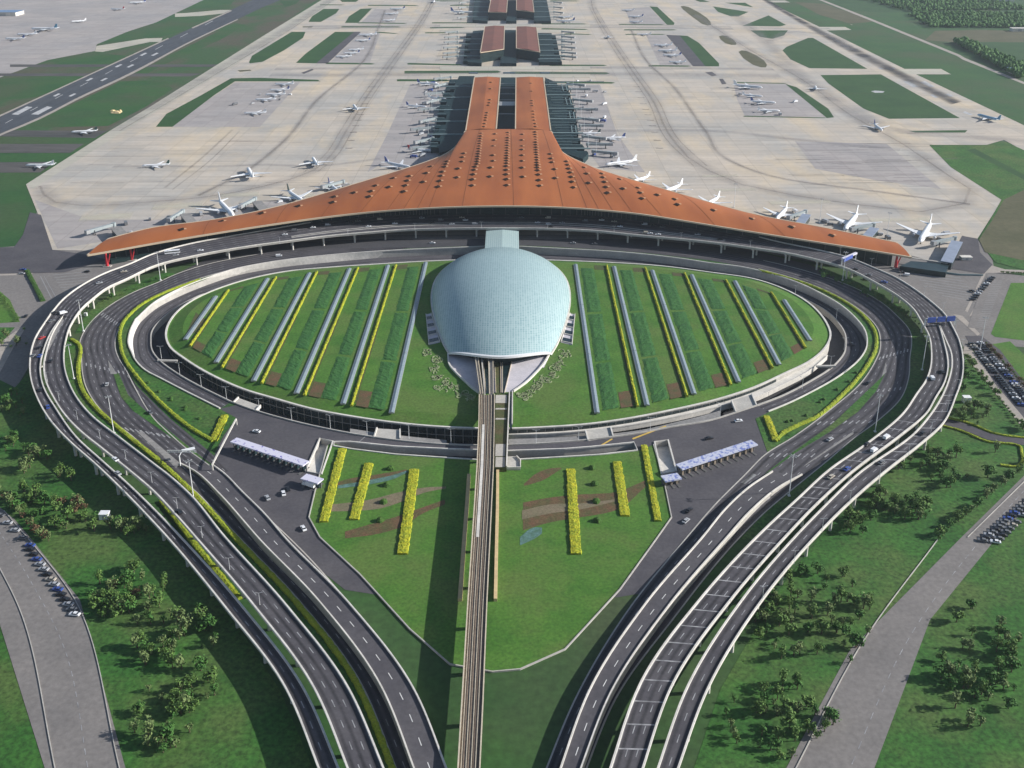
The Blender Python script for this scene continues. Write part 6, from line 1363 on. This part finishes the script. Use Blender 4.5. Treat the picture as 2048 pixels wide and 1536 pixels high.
def lamp(x, y, z, lab, group, rz=0, s=1):
    p = at(x, y, z)
    if f1[0]: f1[0] = False; o = lp0; o.location = p; o.rotation_euler = (0,0,rz); o['label'] = lab; o.scale = (s,)*3
    else: o = dup(lp0, p, rz, lab, scale=s)
    o['group'] = group
TLM = [(323,717,-2),(360,751,-1),(403,775,-.3),(453.5,800,0),(519,824,.2),(583.7,843,.2),(661,857.6,.2),(734.5,870,.2),(818,877,.2),(902,886,.2),(1072,888,.2),(1157,882,.2),(1300,863,.2),(1440,833,.2),(1604,779,-1.8),(1660,737,-4),(1688,700,-4.6),(1672,640,-5.8),(1590,592,-6)]
for i, (x, y, z) in enumerate(TLM): lamp(x, y, z, 'slim street lamp on the trench kerb round the oval, %s from the west' % ORD[i], 'street lamps along the trench')
def along(pts, every, z, grp, fmt, s=1, s0=.3):
    c = curve(P(pts, z)); T = length(c); n = int(T/every); c2 = curve(P(pts, z), n=max(n,2)+1)
    for i, p in enumerate(c2):
        q_ = proj(p)
        if q_[1] > 1520: continue
        lamp(q_[0], q_[1], z, fmt % ORD[i], grp, random.uniform(0,.2), s)
along([(1680,511),(1749,537),(1820,572),(1890,630),(1926,721),(1912,790),(1844,886),(1707,998),(1525,1200)], 34, Z+.3, 'street lamps on the east viaduct', 'slim street lamp on the outer parapet of the east viaduct, %s from the north', .8)
along([(95,763),(122,806),(182,863),(264,930),(330,990),(400,1070),(520,1210)], 32, Z+.3, 'street lamps on the west viaduct', 'slim street lamp between the two west decks, %s from the north', .7)
along([(1790,490,)]*0 + [(560,488),(700,471),(860,459),(1020,457.5),(1180,462),(1340,477),(1500,496)], 62, ZC+.3, 'street lamps on the front viaduct', 'slim street lamp on the front parapet of the viaduct, %s from the west', .7)
# apron floodlight masts are part of the gates
t = thing('sign_gantry', 'blue overhead sign gantry spanning the east viaduct before it splits', 'sign gantry', at(1850, 645, Z))
a_, c_ = at(1849,654,Z), at(1909,650,Z)
b = MB(); b.bar(a_, a_+Vector((0,0,6.5)), .8); b.build('post', M['metal_white'], t); b = MB(); b.bar(c_, c_+Vector((0,0,6.5)), .8); b.build('post', M['metal_white'], t)
b = MB(); b.bar(a_+Vector((0,0,6.5)), c_+Vector((0,0,6.5)), 1.6, 1.4); b.build('beam', M['metal_grey'], t)
for k in range(3): b = MB(); p0 = a_.lerp(c_, .05+k*.32)+Vector((0,-1.2,6.2)); p1 = a_.lerp(c_, .05+k*.32+.27)+Vector((0,-1.2,6.2)); b.bar(p0, p1, .4, 4.2); b.build('sign_panel', M['blue_paint'], t)
t = thing('sign_gantry', 'short pale sign gantry with a blue panel across the east viaduct behind the wing', 'sign gantry', at(1684, 526, Z))
a_, c_ = at(1683,531,Z), at(1711,519,Z)
b = MB(); b.bar(a_, a_+Vector((0,0,6)), .8); b.build('post', M['metal_white'], t); b = MB(); b.bar(c_, c_+Vector((0,0,6)), .8); b.build('post', M['metal_white'], t)
b = MB(); b.bar(a_+Vector((0,0,6.3)), c_+Vector((0,0,6.3)), 2.2, 1.6); b.build('beam', M['canopy_white'], t)
b = MB(); b.bar(a_+Vector((1,-2,5.6)), a_.lerp(c_,.7)+Vector((0,-2,5.6)), .4, 3.2); b.build('sign_panel', M['blue_paint'], t)
t = thing('sign_gantry', 'pale cantilever sign gantry with a hatched lattice arm on the west gore', 'sign gantry', at(361, 932, 0))
p = at(361,932,.2); b = MB(); b.tube(p, p+Vector((0,0,7)), .4, .4, 8); b.build('post', M['metal_white'], t)
b = MB(); 
for k in range(14):
    x0 = -9+k*1.3; b.bar(p+Vector((x0,5-x0*.0,6.8)), p+Vector((x0+.7,5,8.0)), .16)
b.bar(p+Vector((-9,5,6.8)), p+Vector((9,5,6.8)), .3); b.bar(p+Vector((-9,5,8)), p+Vector((9,5,8)), .3); b.bar(p+Vector((0,0,6.8)), p+Vector((0,5,7.2)), .3); b.build('lattice_arm', M['metal_white'], t)
b = MB(); b.bar(p+Vector((0,5.6,7.4)), p+Vector((7,9,7.4)), 2.6, .4); b.build('sign_panel', M['metal_white'], t)
t = thing('barrier_gantry', 'pale beam gantry spanning the slip road at the west toll plaza', 'barrier', at(424, 930, 0))
a_, c_ = at(424,930,4.5), at(472,838,4.5); b = MB(); b.bar(a_, c_, .9, .7); b.build('beam', M['concrete_white'], t)
for q_ in (a_, c_): b = MB(); b.bar(q_, Vector((q_.x,q_.y,0)), .8); b.build('post', M['concrete_white'], t)
def mottled(name, c1, c2, lo, hi):
    m = mat(name, c1, col2=c2, scale=.45, lo=lo, hi=hi, rough=.5, detail=3); return m
mottled('toll_roof_a', (.60,.59,.70), (.16,.14,.42), .60, .66); mottled('toll_roof_b', (.50,.52,.62), (.16,.20,.46), .50, .60)
def toll(p0, p1, w_, z, m, lab, nb_, cat='toll gate'):
    a_, c_ = at(*p0, z), at(*p1, z); d = (c_-a_).normalized(); nn = Vector((-d.y,d.x,0)); L_ = (c_-a_).length
    t = thing('toll_gate', lab, cat, Vector((a_.x,a_.y,0)))
    b = MB(); b.prism([a_-nn*w_/2, c_-nn*w_/2, c_+nn*w_/2, a_+nn*w_/2], z-.9, z); b.build('canopy', M[m], t)
    for k in range(nb_+1):
        p = a_.lerp(c_, k/nb_); p.z = 0; b = MB(); b.box((p.x,p.y,.1), .7, .7, z-1, rz=math.atan2(d.y,d.x)); b.build('column', M['concrete_dark'], t)
        if k < nb_:
            q_ = a_.lerp(c_, (k+.5)/nb_); b = MB(); b.box((q_.x,q_.y,.12), 1.6, w_*1.6, .25, rz=math.atan2(d.y,d.x)); b.build('lane_island', M['concrete_dark'], t)  # islands and west booths coloured dark to stand in for canopy shade
            b = MB(); b.box((q_.x,q_.y,.37), 1.3, 2.4, 2.4, rz=math.atan2(d.y,d.x)); b.build('toll_booth', M['rail_bed' if 'b' == m[-1] else 'hall_dark'], t)
toll((467,879), (612,926.5), 6.0, 6.2, 'toll_roof_a', 'long toll gate on the west plaza with a white canopy marked in violet', 12)
toll((1358,933.5), (1509,884), 6.5, 6.2, 'toll_roof_b', 'long toll gate on the east plaza with a mottled blue canopy', 12)
toll((607,952), (641,962), 6.0, 5, 'toll_roof_a', 'small white toll canopy at the foot of the west ramp', 3); toll((1326,957), (1359,951), 6.5, 5, 'toll_roof_b', 'small blue toll canopy at the foot of the east ramp', 3)
def hut(x, y, w_, d_, h, lab, m='metal_white', roof=None, name='hut', cat='hut', z=.1):
    p = at(x, y, z); t = thing(name, lab, cat, p); b = MB(); b.box(p, w_, d_, h); b.build('wall', M[m], t)
    b = MB(); b.box(p+Vector((0,0,h)), w_*1.06, d_*1.06, .3); b.build('roof', M[roof or m], t)
    b = MB(); b.box(p+Vector((0,-d_/2-.03,.2)), w_*.25, .1, h*.7); b.build('door', M['metal_grey'], t); return t
hut(210,1036,5,4,3.4,'small white hut on the south west lawn among the trees'); hut(1932,804,5,4,4,'small white hut on the lawn right of the east viaduct'); hut(172,632,2.2,1.6,2.6,'white cabinet under the edge of the west viaduct')
hut(1931,519,10,6,3,'low white kiosk on the service yard beyond the east wing','concrete_white',name='kiosk',cat='kiosk')
for x, y, w_, d_, h, m, lab in ((14,30,70,50,10,'roof_blue','blue roofed hangar at the upper left edge'),(2012,2,40,22,8,'concrete_white','white farm building at the top right'),(2036,62,34,18,7,'concrete_white','low white shed beyond the perimeter road'),(2040,146,38,26,8,'roof_blue','blue roofed shed behind the tree belt at the right edge'),(228,222,0,0,0,'','')):
    if w_: hut(x, y, w_, d_, h, lab, 'concrete_white', m, 'shed', 'shed')
t = thing('excavation', 'pale heap of earth on the grass between west runway and apron', 'earth heap', at(233, 224, 0)); b = MB()
for i in range(9): p = at(233+random.uniform(-9,9), 224+random.uniform(-3,3), .2); b.box(p, random.uniform(4,9), random.uniform(4,9), random.uniform(1,2.5), rz=random.uniform(0,3), taper=.4)
b.build('earth', M['sand'], t)

# ---------------------------------------------------------------- trees
def tree_proto(seed, h, cw, leafm, dens=230, trunk=.32, name='tree', cat='tree'):
    rnd = random.Random(seed); t = thing(name, cat, cat); b = MB(); b.tube((0,0,0),(0,0,h*.55),trunk,trunk*.5,6)
    for i in range(5):
        a_ = i*1.3+rnd.random(); b.tube((0,0,h*(.28+.05*i)),(math.cos(a_)*cw*.35,math.sin(a_)*cw*.35,h*(.5+.07*i)),trunk*.4,.05,5)
    b.build('trunk', M['trunk'], t, local=True)
    b = MB(); cl = [(rnd.uniform(-.33,.33)*cw, rnd.uniform(-.33,.33)*cw, h*rnd.uniform(.42,.88), cw*rnd.uniform(.16,.30)) for _ in range(11)] + [(0,0,h*.68,cw*.3)]
    for i in range(dens):
        cx, cy, cz, r = rnd.choice(cl); v = Vector((rnd.gauss(0,1), rnd.gauss(0,1), rnd.gauss(0,1))).normalized()*r*rnd.uniform(.6,1.1)
        p = Vector((cx,cy,cz))+v; s = rnd.uniform(.35,.75)*cw/5.5
        nrm = (v.normalized()+Vector((rnd.uniform(-.6,.6),rnd.uniform(-.6,.6),rnd.uniform(-.2,.8)))).normalized(); x = nrm.orthogonal().normalized(); y = nrm.cross(x)
        a_ = rnd.uniform(0,6.3); x2 = x*math.cos(a_)+y*math.sin(a_); y2 = nrm.cross(x2)
        b.add([p+x2*s, p+y2*s*.8, p-x2*s, p-y2*s*.7+nrm*s*.3], [(0,1,2,3)])
    b.build('crown', M[leafm], t, local=True); return t
TP = [[tree_proto(1, 7.5, 6.2, 'leaf_a'), 'round dark green tree'], [tree_proto(2, 8.5, 5.0, 'leaf_b'), 'tall narrow mid green tree'], [tree_proto(3, 6.5, 6.4, 'leaf_b'), 'spreading mid green tree'], [tree_proto(4, 7.8, 5.6, 'leaf_c', 150), 'thin pale olive tree'], [tree_proto(5, 4.2, 5.2, 'leaf_red', 160), 'low russet tree'], [tree_proto(6, 3.0, 3.6, 'leaf_b', 110, .12, 'shrub', 'shrub'), 'small leafy shrub'],[tree_proto(7, 6.2, 4.0, 'leaf_a', 150), 'slim young dark tree'],[tree_proto(8, 5.6, 4.6, 'leaf_c', 120), 'airy pale young tree']]
used = [False]*8
def RK(t): return ['at its far end','in its far quarter','before its middle','at its middle','past its middle','in its last quarter','at its last end'][min(6, int(t*7))]
def tree(x, y, k, where, group, s=1.0, z=.1):
    p = at(x, y, z); lab = ('big ' if s > 1.08 else 'little ' if s < .82 else '') + TP[k][1] + ' ' + where; rz = random.uniform(0, 6.28)
    if not used[k]: used[k] = True; o = TP[k][0]; o.location = p; o.rotation_euler = (0,0,rz); o.scale = (s,)*3; o['label'] = lab
    else: o = dup(TP[k][0], p, rz, lab, scale=(s*random.uniform(.9,1.1), s*random.uniform(.9,1.1), s))
    o['group'] = group; o['category'] = 'shrub' if k == 5 else 'tree'
random.seed(99)
WD = {}
def wood_tree(x, y, k, s):                   # a tree of the wood south of the photograph's lower edge
    p = at(x, y, .1); c, sn = math.cos(random.uniform(0, 6.28))*s, math.sin(random.uniform(0, 6.28))*s
    t = random.uniform(0, 6.28); c, sn = math.cos(t)*s, math.sin(t)*s
    for ch in TP[k][0].children:
        mn = ch.data.materials[0].name; b = WD.setdefault(mn, MB())
        b.add([(p.x+v.co.x*c-v.co.y*sn, p.y+v.co.x*sn+v.co.y*c, p.z+v.co.z*s) for v in ch.data.vertices], [tuple(f.vertices) for f in ch.data.polygons])
def grove(cx, cy, rx, ry, n, kinds, where, group, s=(.7,1.25)):
    far = cy > 1100; n = int(n*(1.9 if far else 1.45)); s = (s[0]*.8, s[1]*.92)
    for i in range(n):
        a_, r = random.uniform(0,6.28), math.sqrt(random.random()); dx, dy = r*math.cos(a_), r*math.sin(a_); k_ = random.choice(tuple(kinds)+(6,7)) if 4 not in kinds else random.choice(kinds); s_ = random.uniform(*s)
        if far: wood_tree(cx+rx*dx, cy+ry*dy, k_, s_); continue
        pos = 'at its centre' if r < .3 else ('far ' if dy < -.45 else 'near ' if dy > .45 else '') + ('left' if dx < 0 else 'right') + ' side'
        tree(cx+rx*dx, cy+ry*dy, k_, where + ', ' + pos, group, s_)
grove(28,815,26,30,7,(0,2,0),'by the shaded left edge','trees at the left edge'); grove(20,885,18,22,5,(3,1,2),'on the sunlit west lawn','trees on the west lawn')
grove(60,920,38,28,11,(3,1,3,0),'in the west grove','trees of the west grove'); grove(70,1010,50,34,14,(0,2,1,3),'in the south west grove','trees of the south west grove')
grove(150,1008,32,18,11,(4,4,3),'left of the white hut','russet trees left of the hut'); grove(160,1052,50,16,8,(2,0,1),'in front of the south west hut','trees in front of the hut'); grove(255,1062,44,14,10,(2,3,1,0),'right of the south west hut','trees right of the hut')
grove(130,955,20,10,4,(1,3),'above the russet grove','trees above the russet grove')
grove(260,1190,80,60,18,(0,1,2,3,4),'south of the white hut at the lower left','trees at the lower left'); grove(360,1320,90,110,28,(0,1,2,3),'in the wood between west lane and viaduct','trees of the lower west wood'); grove(330,1450,70,60,12,(0,2,3),'in the bottom left wood','trees of the bottom left wood')
for i in range(20): t_ = i/19; tree(0+t_*95+random.uniform(-3,3), 985+t_*100+random.uniform(-4,4), random.choice((4,5,3,5)), 'beside the lower left road, %s' % RK(t_), 'roadside row at the lower left', random.uniform(.7,1.0))
grove(1715,1052,34,22,8,(0,2,1),'by the lower end of the east viaduct','trees by the lower east viaduct'); grove(1760,1005,34,20,10,(0,1,2,0),'in the south east grove','trees of the south east grove'); grove(1822,1022,44,24,12,(1,2,3,0),'in the grove near the south east road','trees near the south east road')
grove(1845,925,60,24,14,(2,3,1,2),'in the upper south east grove','trees of the upper south east grove'); grove(1900,955,40,22,9,(1,2,0),'in the middle of the south east lawn','trees of the south east lawn'); grove(1940,835,40,20,11,(3,2,1),'below the white hut at the right','trees below the right hut'); grove(1925,770,16,16,5,(0,2),'between the right hut and the viaduct','trees by the right hut')
tree(1975,955,0,'standing alone near the right edge','lone trees of the south east lawn',1.25); tree(1912,915,1,'standing alone beside the small lane','lone trees of the south east lawn',1.2); tree(1990,905,3,'standing near the curled hedge','lone trees of the south east lawn',1.0)
grove(1640,1240,130,100,36,(0,1,2,3),'in the lower east wood beside the viaduct','trees of the lower east wood'); grove(1560,1440,110,80,22,(0,1,2),'in the bottom east wood','trees of the bottom east wood'); grove(1960,1340,80,130,28,(0,2,3,1),'in the bottom right wood','trees of the bottom right wood')
for i in range(30): t_ = i/29; tree(2056-t_*180+random.uniform(-4,4), 926+t_*150+random.uniform(-4,4), random.choice((0,5,3,2)), 'along the south east road, %s' % RK(t_), 'tree row along the south east road', random.uniform(.6,.95))
for i in range(30): t_ = i/29; tree(1929+t_*120+random.uniform(-1.5,1.5), 713+t_*150+random.uniform(-2,2), random.choice((5,5,2)), 'beside the beige path at the right, %s' % RK(t_), 'shrub row beside the right path', random.uniform(.6,.9))
for i in range(22): t_ = i/21; tree(1972+t_*76+random.uniform(-1.5,1.5), 690+t_*82+random.uniform(-2,2), random.choice((5,4)), 'right of the narrow car park, %s' % RK(t_), 'shrubs right of the narrow car park', random.uniform(.6,.9))
for i in range(30): t_ = i/29; x = 1645+t_*195; y = 546+t_*62+t_*t_*38; tree(x-random.uniform(0,14), y+random.uniform(-2,8), random.choice((0,2,5,5)), 'on the shrub island under the east viaduct', 'shrubs under the east viaduct', random.uniform(.5,.85))
for i in range(16): t_ = i/15; tree(335-t_*170+random.uniform(-4,4), 557+t_*70-t_*(1-t_)*26+random.uniform(-3,3), random.choice((0,5,5)), 'under the west viaduct, %s' % RK(t_), 'shrubs under the west viaduct', random.uniform(.5,.8))
for i in range(16): t_ = i/15; tree(2+t_*36+random.uniform(-2,2), 590+t_*52, 5, 'in the row round the left lawn, %s' % RK(t_), 'shrubs round the left lawn', random.uniform(.6,.85))
for i in range(10): tree(random.uniform(0,60), random.uniform(652,700), random.choice((5,3)), 'below the left lawn, %s' % ORD[i], 'shrubs below the left lawn', .8)
for i in range(10): tree(2002+i*5, 546+i*.3, 5, 'above the right lawn, %s along' % ORD[i], 'shrubs above the right lawn', .7)
wd = thing('woodland', 'wood of mixed green trees along the roads at the bottom of the picture', 'woodland', (0, 380, 0)); wd['kind'] = 'stuff'
for mn, b_ in WD.items(): o = b_.build('trunks' if mn == 'trunk' else 'foliage', M[mn], wd); o['kind'] = 'stuff'
# woods beyond the east fields
def woods(name, quads, n, label, seed, hh=(7,13)):
    rnd = random.Random(seed); b = MB()
    for q_ in quads:
        for i in range(n):
            u, v = rnd.random(), rnd.random(); x = (q_[0][0]*(1-u)+q_[1][0]*u)*(1-v)+(q_[3][0]*(1-u)+q_[2][0]*u)*v; y = (q_[0][1]*(1-u)+q_[1][1]*u)*(1-v)+(q_[3][1]*(1-u)+q_[2][1]*u)*v
            p = at(x, y, 0); r = rnd.uniform(3,6.5); h = rnd.uniform(*hh); k = 6; vs = []
            for z, f in ((h*.2,.7),(h*.55,1.0),(h*.85,.6)):
                for j in range(k): a_ = j*6.283/k+rnd.random()*.5; rr = r*f*rnd.uniform(.75,1.2); vs.append((p.x+rr*math.cos(a_), p.y+rr*math.sin(a_), z*rnd.uniform(.9,1.1)))
            vs.append((p.x,p.y,h)); b.add(vs, [(l*k+j, l*k+(j+1)%k, (l+1)*k+(j+1)%k, (l+1)*k+j) for l in range(2) for j in range(k)] + [(2*k+j, 2*k+(j+1)%k, 3*k) for j in range(k)])
    o = b.build(name, M['leaf_a']); return tag(o, label, 'woodland', None, 'stuff')
woods('woodland', [[(1700,-6),(1960,-6),(2060,20),(1820,24)],[(1808,26),(2060,30),(2060,56),(1860,56)]], 900, 'dark woodland blocks beyond the east perimeter road', 4)
woods('tree_belt', [[(1908,86),(1925,84),(2060,140),(2040,160)]], 420, 'dark tree belt running to the right edge beyond the perimeter road', 5, (9,16))

# ---------------------------------------------------------------- haze
b = MB(); X0, X1, Y0, Y1, Z0, Z1 = -14500, 14500, -800, 16500, -13, 345
b.add([(x,y,z) for z in (Z0,Z1) for x, y in ((X0,Y0),(X1,Y0),(X1,Y1),(X0,Y1))], [(3,2,1,0),(4,5,6,7),(0,1,5,4),(1,2,6,5),(2,3,7,6),(3,0,4,7)])
hm = bpy.data.materials.new('haze'); hm.use_nodes = True; nt_ = hm.node_tree; nt_.nodes.remove(nt_.nodes['Principled BSDF']); pv = nt_.nodes.new('ShaderNodeVolumePrincipled')
pv.inputs['Color'].default_value = (.74,.84,.97,1); pv.inputs['Density'].default_value = .000036; pv.inputs['Anisotropy'].default_value = .2
nt_.links.new(pv.outputs[0], nt_.nodes['Material Output'].inputs['Volume'])
tag(b.build('haze', hm), 'thin pale blue haze over the whole airport', 'haze', None, 'stuff')
# prototypes that were never placed must not be left behind
for reg in (PROTO, CARP):
    for k, v in reg.items():
        if not v[1]:
            for c_ in list(v[0].children): bpy.data.objects.remove(c_)
            bpy.data.objects.remove(v[0])
